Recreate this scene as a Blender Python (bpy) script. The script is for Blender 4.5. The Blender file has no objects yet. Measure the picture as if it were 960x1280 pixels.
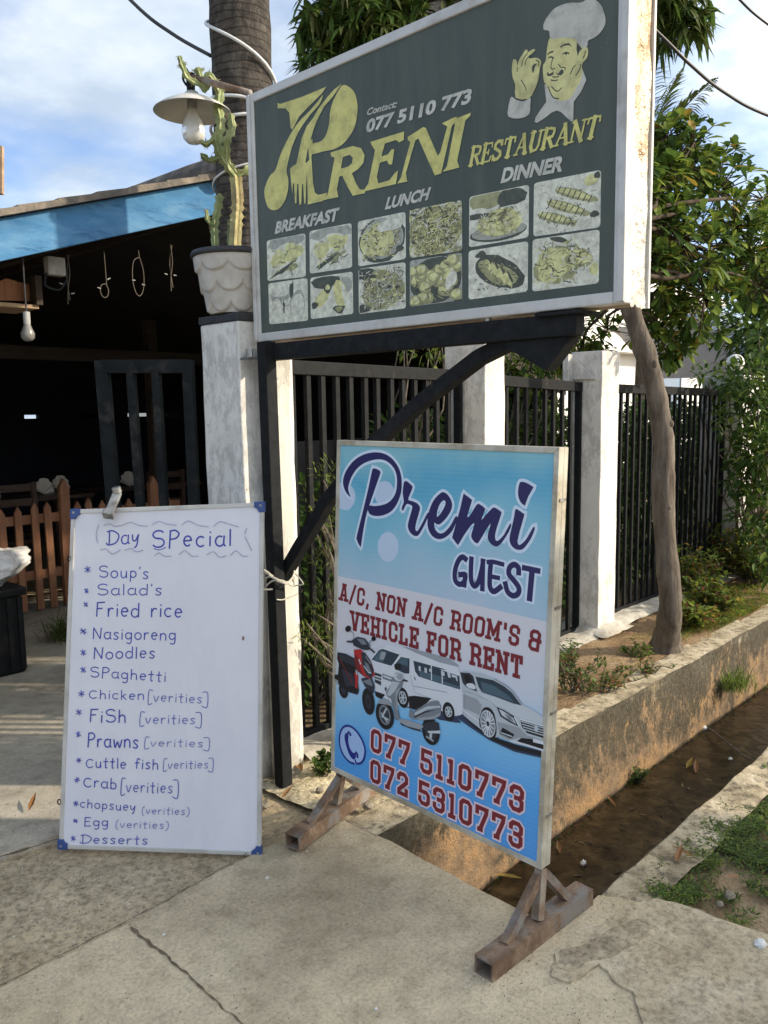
import bpy, math, random
from mathutils import Vector, Matrix, noise
from mathutils.geometry import tessellate_polygon
R = random.Random(7)
SC = bpy.context.scene
COL = SC.collection
PI = math.pi

# ------------------------------------------------------------------ camera
FPX, PW, PH = 1030.0, 960, 1280
PITCH, ROLL, HEAD, EYE = math.radians(7.1), math.radians(0.9), math.radians(43.5), 1.5
_fh = Vector((math.cos(HEAD), math.sin(HEAD), 0)); _rh = Vector((math.sin(HEAD), -math.cos(HEAD), 0)); _z = Vector((0, 0, 1))
CF = math.cos(PITCH) * _fh - math.sin(PITCH) * _z
_u0 = math.sin(PITCH) * _fh + math.cos(PITCH) * _z
CR = math.cos(ROLL) * _rh - math.sin(ROLL) * _u0
CU = math.sin(ROLL) * _rh + math.cos(ROLL) * _u0
CP = Vector((0, 0, EYE))
cam_data = bpy.data.cameras.new('camera')
cam = bpy.data.objects.new('camera', cam_data); COL.objects.link(cam)
cam_data.sensor_fit = 'VERTICAL'; cam_data.sensor_height = 36.0; cam_data.lens = FPX / PH * 36.0
cam_data.clip_start = 0.05; cam_data.clip_end = 2000
m3 = Matrix((CR, CU, -CF)).transposed()
cam.matrix_world = Matrix.Translation(CP) @ m3.to_4x4()
SC.camera = cam

# ------------------------------------------------------------------ light
SUN_DIR = Vector((0.85, -1.0, 0.62)).normalized()          # towards the sun
SUN_EL = math.asin(SUN_DIR.z); SUN_AZ = math.atan2(SUN_DIR.x, SUN_DIR.y)
SC.view_settings.view_transform = 'Standard'; SC.view_settings.look = 'None'
SC.view_settings.exposure = 0.84; SC.view_settings.gamma = 1.0
SC.view_settings.use_curve_mapping = False
sun = bpy.data.lights.new('sun', 'SUN'); sun.energy = 2.9; sun.angle = math.radians(1.2); sun.color = (1.0, 0.86, 0.66)
so = bpy.data.objects.new('sun', sun); COL.objects.link(so); so.rotation_euler = SUN_DIR.to_track_quat('Z', 'Y').to_euler()
so.location = (4, -6, 6)
world = bpy.data.worlds.new('World'); SC.world = world; world.use_nodes = True

def build_world():
    nt = world.node_tree; n = nt.nodes; l = nt.links
    for x in list(n): n.remove(x)
    out = n.new('ShaderNodeOutputWorld'); bg = n.new('ShaderNodeBackground'); bg.inputs[1].default_value = 0.1
    l.new(bg.outputs[0], out.inputs[0])
    sky = n.new('ShaderNodeTexSky'); sky.sky_type = 'NISHITA'; sky.sun_disc = False
    sky.sun_elevation = SUN_EL; sky.sun_rotation = SUN_AZ; sky.air_density = 1.0; sky.dust_density = 1.5
    tc = n.new('ShaderNodeTexCoord')
    sep = n.new('ShaderNodeSeparateXYZ'); l.new(tc.outputs['Generated'], sep.inputs[0])
    # flattened cloud layer: direction / (height + offset)
    ad = n.new('ShaderNodeMath'); ad.operation = 'ADD'; ad.inputs[1].default_value = 0.22; l.new(sep.outputs[2], ad.inputs[0])
    mx = n.new('ShaderNodeMath'); mx.operation = 'MAXIMUM'; mx.inputs[1].default_value = 0.05; l.new(ad.outputs[0], mx.inputs[0])
    dv = n.new('ShaderNodeVectorMath'); dv.operation = 'DIVIDE'
    cb = n.new('ShaderNodeCombineXYZ')
    for i in range(3): l.new(mx.outputs[0], cb.inputs[i])
    l.new(tc.outputs['Generated'], dv.inputs[0]); l.new(cb.outputs[0], dv.inputs[1])
    def nz(scale, det, off, rough=0.55):
        mp = n.new('ShaderNodeMapping'); mp.inputs['Location'].default_value = off; l.new(dv.outputs[0], mp.inputs[0])
        t = n.new('ShaderNodeTexNoise'); t.inputs['Scale'].default_value = scale; t.inputs['Detail'].default_value = det
        t.inputs['Roughness'].default_value = rough; l.new(mp.outputs[0], t.inputs['Vector']); return t
    def ramp(src, stops):
        r = n.new('ShaderNodeValToRGB'); l.new(src, r.inputs[0]); e = r.color_ramp.elements
        while len(e) < len(stops): e.new(0.5)
        for el, (p, c) in zip(e, stops): el.position = p; el.color = (*c, 1)
        return r
    cover = ramp(nz(1.6, 6, (0.7, 2.4, 0.2)).outputs[0], [(0.42, (0.1, 0.1, 0.1)), (0.60, (1, 1, 1))])
    dens = ramp(nz(2.6, 5, (1.7, 5.3, 2.0)).outputs[0], [(0.36, (3.3, 4.0, 4.9)), (0.5, (4.5, 5.1, 5.8)), (0.66, (6.2, 6.4, 6.7))])
    # clouds brighten on the sun's side of the sky and overhead
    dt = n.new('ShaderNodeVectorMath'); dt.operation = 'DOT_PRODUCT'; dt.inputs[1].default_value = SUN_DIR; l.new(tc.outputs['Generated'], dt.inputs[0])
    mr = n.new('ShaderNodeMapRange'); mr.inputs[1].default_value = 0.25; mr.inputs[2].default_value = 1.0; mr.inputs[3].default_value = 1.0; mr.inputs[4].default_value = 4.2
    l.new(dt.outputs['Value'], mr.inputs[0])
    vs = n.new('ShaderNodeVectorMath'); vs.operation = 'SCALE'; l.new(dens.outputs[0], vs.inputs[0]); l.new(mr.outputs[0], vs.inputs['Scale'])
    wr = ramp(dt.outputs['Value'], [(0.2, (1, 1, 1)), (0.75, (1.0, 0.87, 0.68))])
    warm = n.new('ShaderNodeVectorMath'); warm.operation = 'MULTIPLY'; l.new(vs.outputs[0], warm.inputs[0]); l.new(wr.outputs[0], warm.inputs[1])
    skm = n.new('ShaderNodeVectorMath'); skm.operation = 'MULTIPLY'; skm.inputs[1].default_value = (1.05, 1.15, 1.4); l.new(sky.outputs[0], skm.inputs[0])
    mix = n.new('ShaderNodeMix'); mix.data_type = 'RGBA'
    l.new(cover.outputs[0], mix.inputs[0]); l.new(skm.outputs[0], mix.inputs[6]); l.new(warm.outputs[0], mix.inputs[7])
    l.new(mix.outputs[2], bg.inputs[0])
build_world()

# ------------------------------------------------------------------ geometry helpers
def ray(px, py): return CF + CR * ((px - PW / 2) / FPX) - CU * ((py - PH / 2) / FPX)
def at_depth(px, py, d): return CP + ray(px, py) * d
def on_y(px, py, Y): d = ray(px, py); return CP + d * (Y / d.y)
def on_z(px, py, Z): d = ray(px, py); return CP + d * ((Z - EYE) / d.z)

class MB:
    """collects geometry in world coordinates, then links it as one mesh object"""
    def __init__(s): s.v = []; s.f = []; s.m = []
    def add(s, vs, fs, m=0):
        b = len(s.v); s.v += [Vector(p) for p in vs]; s.f += [tuple(b + i for i in f) for f in fs]; s.m += [m] * len(fs)
    def box(s, a, b, m=0):
        x0, y0, z0 = a; x1, y1, z1 = b
        s.add([(x0,y0,z0),(x1,y0,z0),(x1,y1,z0),(x0,y1,z0),(x0,y0,z1),(x1,y0,z1),(x1,y1,z1),(x0,y1,z1)],
              [(0,3,2,1),(4,5,6,7),(0,1,5,4),(1,2,6,5),(2,3,7,6),(3,0,4,7)], m)
    def bar(s, p, q, w, h, up=(0,0,1), m=0, w2=None, h2=None):
        p = Vector(p); q = Vector(q); d = (q - p).normalized(); u = Vector(up)
        sd = d.cross(u)
        if sd.length < 1e-4: sd = d.cross(Vector((1, 0, 0)))
        sd.normalize(); u = sd.cross(d).normalized()
        w2 = w if w2 is None else w2; h2 = h if h2 is None else h2
        vs = []
        for c, ww, hh in ((p, w, h), (q, w2, h2)):
            vs += [c - sd*ww/2 - u*hh/2, c + sd*ww/2 - u*hh/2, c + sd*ww/2 + u*hh/2, c - sd*ww/2 + u*hh/2]
        s.add(vs, [(0,3,2,1),(4,5,6,7),(0,1,5,4),(1,2,6,5),(2,3,7,6),(3,0,4,7)], m)
    def tube(s, pts, r, n=8, m=0, cap=True):
        pts = [Vector(p) for p in pts]; k = len(pts)
        rs = r if isinstance(r, (list, tuple)) else [r] * k
        b = len(s.v); u = None
        for i, p in enumerate(pts):
            d = (pts[min(i+1, k-1)] - pts[max(i-1, 0)])
            d = d.normalized() if d.length > 1e-9 else Vector((0,0,1))
            if u is None:
                u = d.orthogonal().normalized()
            else:
                u = (u - d * u.dot(d)); u = u.normalized() if u.length > 1e-6 else d.orthogonal().normalized()
            w = d.cross(u)
            for j in range(n):
                a = 2*PI*j/n; s.v.append(p + (u*math.cos(a) + w*math.sin(a)) * rs[i])
        for i in range(k-1):
            for j in range(n):
                j2 = (j+1) % n
                s.f.append((b+i*n+j, b+i*n+j2, b+(i+1)*n+j2, b+(i+1)*n+j)); s.m.append(m)
        if cap:
            s.f.append(tuple(b+j for j in reversed(range(n)))); s.f.append(tuple(b+(k-1)*n+j for j in range(n))); s.m += [m, m]
    def lathe(s, c, prof, n=24, m=0, axis=None):
        c = Vector(c); b = len(s.v); k = len(prof)
        for r, z in prof:
            for j in range(n):
                a = 2*PI*j/n; s.v.append(c + Vector((r*math.cos(a), r*math.sin(a), z)))
        for i in range(k-1):
            for j in range(n):
                j2 = (j+1) % n
                s.f.append((b+i*n+j, b+i*n+j2, b+(i+1)*n+j2, b+(i+1)*n+j)); s.m.append(m)
    def grid(s, f, nu, nv, m=0):
        b = len(s.v)
        for i in range(nu+1):
            for j in range(nv+1): s.v.append(Vector(f(i/nu, j/nv)))
        for i in range(nu):
            for j in range(nv):
                q = b + i*(nv+1) + j
                s.f.append((q, q+nv+1, q+nv+2, q+1)); s.m.append(m)
    def prism(s, poly, ext, m=0):
        """closed 3-D polygon extruded along ext"""
        n = len(poly); e = Vector(ext); P = [Vector(p) for p in poly]
        tri = tessellate_polygon([P])
        s.add(P + [p + e for p in P], [tuple(reversed(t)) for t in tri] + [tuple(i+n for i in t) for t in tri] +
              [(i, (i+1) % n, (i+1) % n + n, i+n) for i in range(n)], m)
    def build(s, name, mats, parent=None, loc=None, smooth=False, bevel=0.0):
        me = bpy.data.meshes.new(name)
        o = bpy.data.objects.new(name, me); COL.objects.link(o)
        if parent is not None:
            o.parent = parent; base = root_loc(parent)
        else:
            base = Vector(loc) if loc is not None else Vector((0, 0, 0)); o.location = base
        me.from_pydata([tuple(p - base) for p in s.v], [], s.f)
        for mt in (mats if isinstance(mats, (list, tuple)) else [mats]): me.materials.append(mt)
        me.polygons.foreach_set('material_index', s.m)
        if smooth: me.polygons.foreach_set('use_smooth', [True] * len(s.f))
        me.validate(); me.update()
        if bevel:
            bv = o.modifiers.new('edge', 'BEVEL'); bv.width = bevel; bv.segments = 2; bv.limit_method = 'ANGLE'
        return o
def root_loc(o):
    L = Vector(o.location); p = o.parent
    while p is not None: L = L + Vector(p.location); p = p.parent
    return L
def tag(o, label, cat, group=None, kind=None):
    if label: o['label'] = label
    if cat: o['category'] = cat
    if group: o['group'] = group
    if kind: o['kind'] = kind
    return o
def thing(name, label, cat, loc, group=None):
    o = bpy.data.objects.new(name, None); COL.objects.link(o); o.location = loc; o.empty_display_size = 0.1
    return tag(o, label, cat, group)
def struct(o): o['kind'] = 'structure'; return o
def dup(root, loc, label=None, rotz=None, scale=None):
    r = root.copy(); COL.objects.link(r); r.location = loc
    if label: r['label'] = label
    if rotz is not None: r.rotation_euler = (0, 0, rotz)
    if scale is not None: r.scale = (scale,) * 3
    for ch in list(root.children):
        c = ch.copy(); COL.objects.link(c); c.parent = r
        for g in list(ch.children):
            d = g.copy(); COL.objects.link(d); d.parent = c
    return r
def cr(pts, n=5, closed=False):
    """Catmull-Rom through points (2-D or 3-D)"""
    P = [Vector(p) for p in pts]; k = len(P); out = []
    for i in range(k if closed else k-1):
        if closed: a, b, c, d = P[(i-1) % k], P[i], P[(i+1) % k], P[(i+2) % k]
        else: a, b, c, d = P[max(i-1, 0)], P[i], P[i+1], P[min(i+2, k-1)]
        for j in range(n):
            t = j/n
            out.append(0.5*((2*b) + (c-a)*t + (2*a-5*b+4*c-d)*t*t + (3*b-a-3*c+d)*t**3))
    if not closed: out.append(P[-1])
    return out

# ------------------------------------------------------------------ materials
def lin(r, g, b, k=1.0):
    def f(v):
        v /= 255.0
        return v/12.92 if v <= 0.04045 else ((v+0.055)/1.055)**2.4
    return (min(f(r)*k, 0.95), min(f(g)*k, 0.95), min(f(b)*k, 0.95))
class NT:
    def __init__(s, name):
        s.mat = bpy.data.materials.new(name); s.mat.use_nodes = True
        s.n = s.mat.node_tree.nodes; s.l = s.mat.node_tree.links
        s.bsdf = s.n['Principled BSDF']; s.tc = s.n.new('ShaderNodeTexCoord')
    def coord(s, scale=(1,1,1), rot=(0,0,0), loc=(0,0,0), kind='Object'):
        mp = s.n.new('ShaderNodeMapping'); mp.inputs['Scale'].default_value = scale; mp.inputs['Rotation'].default_value = rot; mp.inputs['Location'].default_value = loc
        s.l.new(s.tc.outputs[kind], mp.inputs[0]); return mp.outputs[0]
    def noise(s, scale, det=6, rough=0.6, vec=None, dist=0.0):
        t = s.n.new('ShaderNodeTexNoise'); t.inputs['Scale'].default_value = scale; t.inputs['Detail'].default_value = det
        t.inputs['Roughness'].default_value = rough; t.inputs['Distortion'].default_value = dist
        s.l.new(vec if vec is not None else s.tc.outputs['Object'], t.inputs['Vector']); return t.outputs[0]
    def voro(s, scale, vec=None, feature='F1', out='Distance'):
        t = s.n.new('ShaderNodeTexVoronoi'); t.inputs['Scale'].default_value = scale; t.feature = feature
        s.l.new(vec if vec is not None else s.tc.outputs['Object'], t.inputs['Vector']); return t.outputs[out]
    def ramp(s, src, stops, interp='LINEAR'):
        r = s.n.new('ShaderNodeValToRGB'); s.l.new(src, r.inputs[0]); e = r.color_ramp.elements; r.color_ramp.interpolation = interp
        while len(e) < len(stops): e.new(0.5)
        for el, (p, c) in zip(e, stops):
            el.position = p; el.color = (*c, 1) if isinstance(c, tuple) else (c, c, c, 1)
        return r.outputs[0]
    def mix(s, fac, a, b, mode='MIX'):
        m = s.n.new('ShaderNodeMix'); m.data_type = 'RGBA'; m.blend_type = mode
        for i, v in ((0, fac), (6, a), (7, b)):
            if isinstance(v, tuple): m.inputs[i].default_value = (*v, 1)
            elif isinstance(v, (int, float)): m.inputs[i].default_value = v
            else: s.l.new(v, m.inputs[i])
        return m.outputs[2]
    def math(s, op, a, b=0.0):
        m = s.n.new('ShaderNodeMath'); m.operation = op
        for i, v in enumerate((a, b)):
            if isinstance(v, (int, float)): m.inputs[i].default_value = v
            else: s.l.new(v, m.inputs[i])
        return m.outputs[0]
    def xyz(s, i, kind='Object'):
        q = s.n.new('ShaderNodeSeparateXYZ'); s.l.new(s.tc.outputs[kind], q.inputs[0]); return q.outputs[i]
    def color(s, c):
        if isinstance(c, tuple): s.bsdf.inputs['Base Color'].default_value = (*c, 1)
        else: s.l.new(c, s.bsdf.inputs['Base Color'])
    def rough(s, r):
        if isinstance(r, (int, float)): s.bsdf.inputs['Roughness'].default_value = r
        else: s.l.new(r, s.bsdf.inputs['Roughness'])
    def bump(s, h, strength=0.3, dist=0.01):
        b = s.n.new('ShaderNodeBump'); b.inputs['Strength'].default_value = strength; b.inputs['Distance'].default_value = dist
        s.l.new(h, b.inputs['Height']); s.l.new(b.outputs[0], s.bsdf.inputs['Normal'])
    def set(s, **k):
        for a, v in k.items(): s.bsdf.inputs[a.replace('_', ' ')].default_value = v
def mat(name, c, rough=0.6, var=0.12, scale=18, bump=0.0, bscale=60, metal=0.0, spec=0.5, dirt=None, dirt_amt=0.35, dirt_scale=5, stretch=(1,1,1)):
    t = NT(name); v = t.coord(stretch)
    dk = tuple(x*(1-var) for x in c); lt = tuple(min(x*(1+var), 0.95) for x in c)
    col = t.ramp(t.noise(scale, 6, 0.6, v), [(0.3, dk), (0.7, lt)])
    if dirt is not None:
        col = t.mix(t.ramp(t.noise(dirt_scale, 8, 0.65, t.coord(stretch, loc=(3.3, 1.2, 7.7))), [(0.62 - dirt_amt*0.5, 0.0), (0.75 - dirt_amt*0.3, 0.85)]), col, dirt)
    t.color(col); t.rough(rough); t.set(Metallic=metal)
    t.bsdf.inputs['Specular IOR Level'].default_value = spec
    if bump: t.bump(t.noise(bscale, 5, 0.6), bump, 0.01)
    return t.mat
M = {}
# ------------------------------------------------------------------ setting materials
def concrete(name, c, dark, light, sp=140, bumps=0.5, rough=0.9, speck=0.5, big=1.3):
    t = NT(name)
    base = t.ramp(t.noise(big, 9, 0.62, dist=0.3), [(0.32, dark), (0.5, c), (0.68, light)])
    mid = t.ramp(t.noise(11, 8, 0.7), [(0.36, (0.80, 0.785, 0.76)), (0.5, (1, 1, 1)), (0.64, (1.1, 1.09, 1.07))])
    base = t.mix(1.0, base, mid, 'MULTIPLY')
    base = t.mix(1.0, base, t.ramp(t.noise(0.85, 7, 0.6, t.coord(loc=(4, 9, 0)), 0.5), [(0.38, (0.74, 0.735, 0.73)), (0.52, (1, 1, 1)), (0.66, (1.1, 1.09, 1.07))]), 'MULTIPLY')
    base = t.mix(t.ramp(t.noise(4.5, 9, 0.7, t.coord(loc=(2, 7, 1)), 0.6), [(0.57, 0.0), (0.68, 0.38)]), base, tuple(x*0.55 for x in dark))
    fine = t.ramp(t.noise(sp, 4, 0.75), [(0.36, (0.38, 0.36, 0.33)), (0.5, (1, 1, 1)), (0.66, (1.4, 1.38, 1.32))])
    base = t.mix(speck, base, t.mix(1.0, base, fine, 'MULTIPLY'))
    v = t.voro(sp*0.55, out='Color')
    pit = t.ramp(t.voro(sp*0.3), [(0.08, 0.0), (0.22, 1.0)])
    base = t.mix(t.math('MULTIPLY', t.math('SUBTRACT', 1.0, pit), 0.35*speck), base, tuple(x*0.35 for x in dark))
    t.color(base); t.rough(rough); t.bsdf.inputs['Specular IOR Level'].default_value = 0.25
    h = t.math('ADD', t.math('MULTIPLY', t.noise(sp, 5, 0.7), 0.5), t.math('MULTIPLY', t.noise(9, 8, 0.6), 1.2))
    t.bump(t.math('ADD', h, t.math('MULTIPLY', pit, 0.25)), bumps, 0.012)
    return t.mat
M['slab'] = concrete('front_slab_concrete', (0.56, 0.47, 0.325), (0.47, 0.385, 0.255), (0.63, 0.54, 0.385), 85, 0.55, speck=0.38)
M['forecourt'] = concrete('forecourt_concrete', (0.44, 0.36, 0.24), (0.32, 0.255, 0.165), (0.53, 0.445, 0.31), 40, 0.8, speck=0.7)
M['court'] = concrete('courtyard_concrete', (0.44, 0.405, 0.335), (0.36, 0.325, 0.26), (0.50, 0.47, 0.40), 120, 0.3, speck=0.35)
M['patch'] = concrete('cement_patch', (0.49, 0.41, 0.285), (0.40, 0.33, 0.22), (0.57, 0.49, 0.36), 55, 0.9, speck=0.55, big=5)
M['patch_dark'] = concrete('cement_patch_grey', (0.40, 0.335, 0.235), (0.33, 0.275, 0.19), (0.46, 0.395, 0.285), 50, 1.0, speck=0.7, big=8)
M['rubble'] = concrete('rubble_concrete', (0.48, 0.42, 0.29), (0.3, 0.25, 0.17), (0.6, 0.53, 0.38), 50, 1.0, speck=0.9, big=6)

def soil(name, a, b, c):
    t = NT(name)
    col = t.ramp(t.noise(2.2, 9, 0.65, dist=0.4), [(0.3, a), (0.5, b), (0.68, c)])
    col = t.mix(1.0, col, t.ramp(t.noise(60, 6, 0.7), [(0.3, (0.55, 0.5, 0.45)), (0.6, (1, 1, 1)), (0.8, (1.25, 1.22, 1.15))]), 'MULTIPLY')
    t.color(col); t.rough(0.95); t.bsdf.inputs['Specular IOR Level'].default_value = 0.1
    t.bump(t.math('ADD', t.noise(45, 6, 0.7), t.noise(7, 6, 0.6)), 0.8, 0.02)
    return t.mat
M['soil'] = soil('verge_soil', (0.23, 0.155, 0.085), (0.42, 0.315, 0.195), (0.52, 0.42, 0.285))
M['soil_strip'] = soil('planting_strip_soil', (0.19, 0.125, 0.07), (0.35, 0.245, 0.145), (0.46, 0.35, 0.225))
M['earth'] = soil('wide_ground_soil', (0.13, 0.10, 0.06), (0.23, 0.18, 0.11), (0.32, 0.26, 0.17))

def drain_wall_mat():
    t = NT('drain_wall_plaster')
    z = t.xyz(2)
    base = t.ramp(t.noise(4, 9, 0.65, t.coord((1, 1, 0.6))), [(0.38, (0.22, 0.17, 0.105)), (0.5, (0.37, 0.31, 0.21)), (0.6, (0.52, 0.46, 0.35))])
    # rusty clay tide marks low on the wall
    low = t.math('ADD', t.math('MULTIPLY', z, -2.6), t.math('MULTIPLY', t.noise(3.0, 6, 0.6, t.coord((1, 1, 0.7), loc=(5, 1, 0))), 1.6))
    base = t.mix(t.ramp(low, [(0.93, 0.0), (1.5, 0.95)]), base, t.ramp(t.noise(7, 6, 0.6), [(0.36, (0.13, 0.09, 0.06)), (0.5, (0.25, 0.175, 0.11)), (0.64, (0.40, 0.25, 0.125))]))
    # black mould in blotches under the rim
    mo = t.math('ADD', t.noise(15, 12, 0.82, t.coord((1, 1, 0.6), loc=(1, 4, 2))), t.math('MULTIPLY', z, 0.55))
    mo = t.math('ADD', mo, t.math('MULTIPLY', t.math('SUBTRACT', t.noise(1.6, 5, 0.5, t.coord(loc=(9, 2, 0))), 0.5), 0.6))
    base = t.mix(t.ramp(mo, [(0.345, 0.0), (0.385, 0.8), (0.45, 0.96)]), base, t.ramp(t.noise(40, 4, 0.6), [(0.3, (0.045, 0.04, 0.028)), (0.7, (0.12, 0.105, 0.075))]))
    # wet dark foot at the water line
    base = t.mix(t.ramp(t.math('ADD', t.math('MULTIPLY', z, -6.0), t.math('MULTIPLY', t.noise(9, 6), 0.8)), [(2.9, 0.0), (3.2, 0.8)]), base, (0.07, 0.05, 0.03))
    t.color(base); t.rough(0.92); t.bsdf.inputs['Specular IOR Level'].default_value = 0.2
    t.bump(t.math('ADD', t.noise(14, 9, 0.7), t.math('MULTIPLY', t.noise(80, 4, 0.7), 0.4)), 0.8, 0.02)
    return t.mat
M['drain'] = drain_wall_mat()
t = NT('drain_cement_cap')
c0 = t.ramp(t.noise(6, 9, 0.7), [(0.36, (0.25, 0.20, 0.125)), (0.5, (0.46, 0.385, 0.26)), (0.64, (0.60, 0.52, 0.38))])
c0 = t.mix(t.ramp(t.noise(18, 8, 0.75, t.coord(loc=(4, 4, 4))), [(0.5, 0.0), (0.6, 0.85)]), c0, (0.12, 0.10, 0.065))
t.color(c0); t.rough(0.93); t.bump(t.noise(30, 8, 0.7), 0.7, 0.015); M['drain_cap'] = t.mat

t = NT('drain_mud')
t.color(t.ramp(t.noise(9, 8, 0.65), [(0.3, (0.035, 0.024, 0.012)), (0.5, (0.075, 0.05, 0.025)), (0.7, (0.13, 0.09, 0.05))])); t.rough(0.8); t.bump(t.noise(12, 8), 0.6, 0.02)
M['mud'] = t.mat
t = NT('drain_water')
t.color(t.ramp(t.noise(11, 9, 0.7, dist=0.6), [(0.36, (0.014, 0.009, 0.004)), (0.5, (0.042, 0.027, 0.011)), (0.66, (0.095, 0.062, 0.028))])); t.rough(0.3)
t.bsdf.inputs['Specular IOR Level'].default_value = 0.25
t.bump(t.math('ADD', t.noise(9, 5, 0.55, dist=0.8), t.math('MULTIPLY', t.noise(30, 3, 0.5), 0.25)), 0.35, 0.02)
M['water'] = t.mat

def sheet(name, poly, z, material, thick=0.0, nz=None):
    """a flat ground piece from a 2-D outline"""
    P = [Vector((x, y, z)) for x, y in poly]
    mb = MB()
    if thick: mb.prism(P, (0, 0, -thick))
    else: mb.add(P, tessellate_polygon([P]))
    # face up
    o = mb.build(name, material, loc=(0, 0, 0))
    import bmesh
    bm = bmesh.new(); bm.from_mesh(o.data); bmesh.ops.recalc_face_normals(bm, faces=bm.faces)
    if not thick:
        for f in bm.faces:
            if f.normal.z < 0: f.normal_flip()
    bm.to_mesh(o.data); bm.free()
    return struct(o)
def ragged(pts, amp=0.012, step=0.05, seed=0):
    out = []; k = len(pts)
    for i in range(k):
        a = Vector(pts[i]).to_2d(); b = Vector(pts[(i+1) % k]).to_2d()
        n = max(1, min(60, int((b-a).length/step))); d = (b-a)
        pr = Vector((-d.y, d.x)).normalized() if d.length > 0 else Vector((0, 0))
        for j in range(n):
            p = a + d*(j/n)
            q = noise.noise(Vector((p.x*9+seed, p.y*9, 3.1))) + 0.5*noise.noise(Vector((p.x*28+seed, p.y*28, 1.7)))
            out.append(tuple(p + pr*q*amp*(0 if j == 0 and False else 1)))
    return out
def rough_sheet(name, x0, x1, y0, y1, z, material, amp, step, scale=2.0, clip=None, seed=0.0):
    nx = max(2, int((x1-x0)/step)); ny = max(2, int((y1-y0)/step))
    def f(u, v):
        x = x0+(x1-x0)*u; y = y0+(y1-y0)*v
        h = noise.fractal(Vector((x*scale+seed, y*scale, 0.3)), 0.9, 2.1, 5)
        return (x, y, z + amp*h)
    mb = MB(); mb.grid(f, nx, ny)
    mb.f = [tuple(reversed(q)) if False else q for q in mb.f]
    return struct(mb.build(name, material, smooth=True))

DX0, DY0, DY1, WT = 1.94, 1.17, 1.93, 0.16           # drain: start, road-side lip, property-side lip, wall thickness
# the wide ground, open where the drain runs
mb = MB()
for a, b, c, d in ((-90, 140, -90, DY0-0.1), (-90, 140, DY1+0.1, 160), (-90, DX0-0.05, DY0-0.1, DY1+0.1)):
    mb.add([(a, c, -0.09), (b, c, -0.09), (b, d, -0.09), (a, d, -0.09)], [(0, 1, 2, 3)])
struct(mb.build('ground', M['earth']))
# front slab: the concrete apron that bridges the drain
g = lambda x, y: tuple(on_z(x, y, 0.0).to_2d())
edge_r = [g(748, 1119), g(775, 1122), g(812, 1130), g(862, 1136), g(905, 1150), g(960, 1168), g(1010, 1185)]
er = edge_r[::-1]; slab = [(-9, -9), (2.7, -9), (2.7, -0.5)]
for i_ in range(len(er)-1): slab += [er[i_]]
slab += [edge_r[0]]
far_edge = ragged([(DX0, DY0-0.004), (DX0+0.01, 1.5), (DX0+0.035, 1.86), (DX0+0.03, 2.10), (1.66, 2.17), (1.1, 2.13), (-0.5, 2.13), (-9, 2.13)], 0.006, 0.04)
k_end = next(i for i, p in enumerate(far_edge) if p[0] < -8.9)
slab += far_edge[:k_end+1]
sheet('front_slab', slab, 0.0, M['slab'], thick=0.12)
# forecourt behind it, a little lower and pebbly
sheet('forecourt', [(-9, 2.0), (1.97, 2.0), (1.97, 2.12), (2.35, 2.12), (2.35, 3.4), (-9, 3.4)], -0.022, M['forecourt'], thick=0.05)
# paler courtyard slab inside the gate with a straight near edge
sheet('courtyard', [(-8, 2.86), (0.6, 2.83), (1.06, 2.805), (1.22, 2.775), (1.5, 2.98), (1.72, 3.36), (3.4, 3.38), (3.4, 6.6), (-8, 6.6)], 0.004, M['court'], thick=0.05)
sheet('restaurant_floor', [(-8, 6.602), (6.4, 6.602), (6.4, 10.4), (-8, 10.4)], 0.03, M['forecourt'], thick=0.1)

# joints and cracks in the apron: thin grooves filled with dirt
t = NT('joint_dirt'); t.color(t.ramp(t.noise(60, 5), [(0.3, (0.09, 0.065, 0.04)), (0.7, (0.2, 0.155, 0.1))])); t.rough(1.0); M['joint'] = t.mat
def crack(pts, w0, w1, seed):
    P = cr([Vector((x, y, 0.0035)) for x, y in pts], 16); mb = MB(); k = len(P); L = []; Rr = []
    for i, p in enumerate(P):
        d = (P[min(i+1, k-1)] - P[max(i-1, 0)]).normalized(); s = Vector((-d.y, d.x, 0))
        w = (w0+(w1-w0)*i/k) * (0.25 + 1.5*abs(noise.noise(Vector((p.x*24+seed, p.y*24, seed)))))
        j = s * 0.007 * noise.noise(Vector((p.x*30, p.y*30, seed+4)))
        L.append(p+j+s*w/2); Rr.append(p+j-s*w/2)
    mb.add(L+Rr, [(i, k+i, k+i+1, i+1) for i in range(k-1)])
    o = mb.build('ground_crack', M['joint']); return struct(o)
crack([g(163, 1160), g(188, 1182), g(210, 1198), g(240, 1225), g(268, 1250), g(310, 1290)], 0.016, 0.004, 1.3)
crack([(0.2, 2.137), (0.7, 2.135), (1.11, 2.137), (1.35, 2.15), (1.62, 2.178)], 0.006, 0.006, 5.2)
crack([g(0, 1072), g(40, 1060), g(84, 1046)], 0.02, 0.012, 8.1)
crack([g(758, 1150), g(790, 1178), g(812, 1205), g(826, 1240), g(840, 1290)], 0.006, 0.004, 2.7)
crack([g(775, 1150), g(800, 1160), g(818, 1152)], 0.008, 0.004, 6.6)
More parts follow.
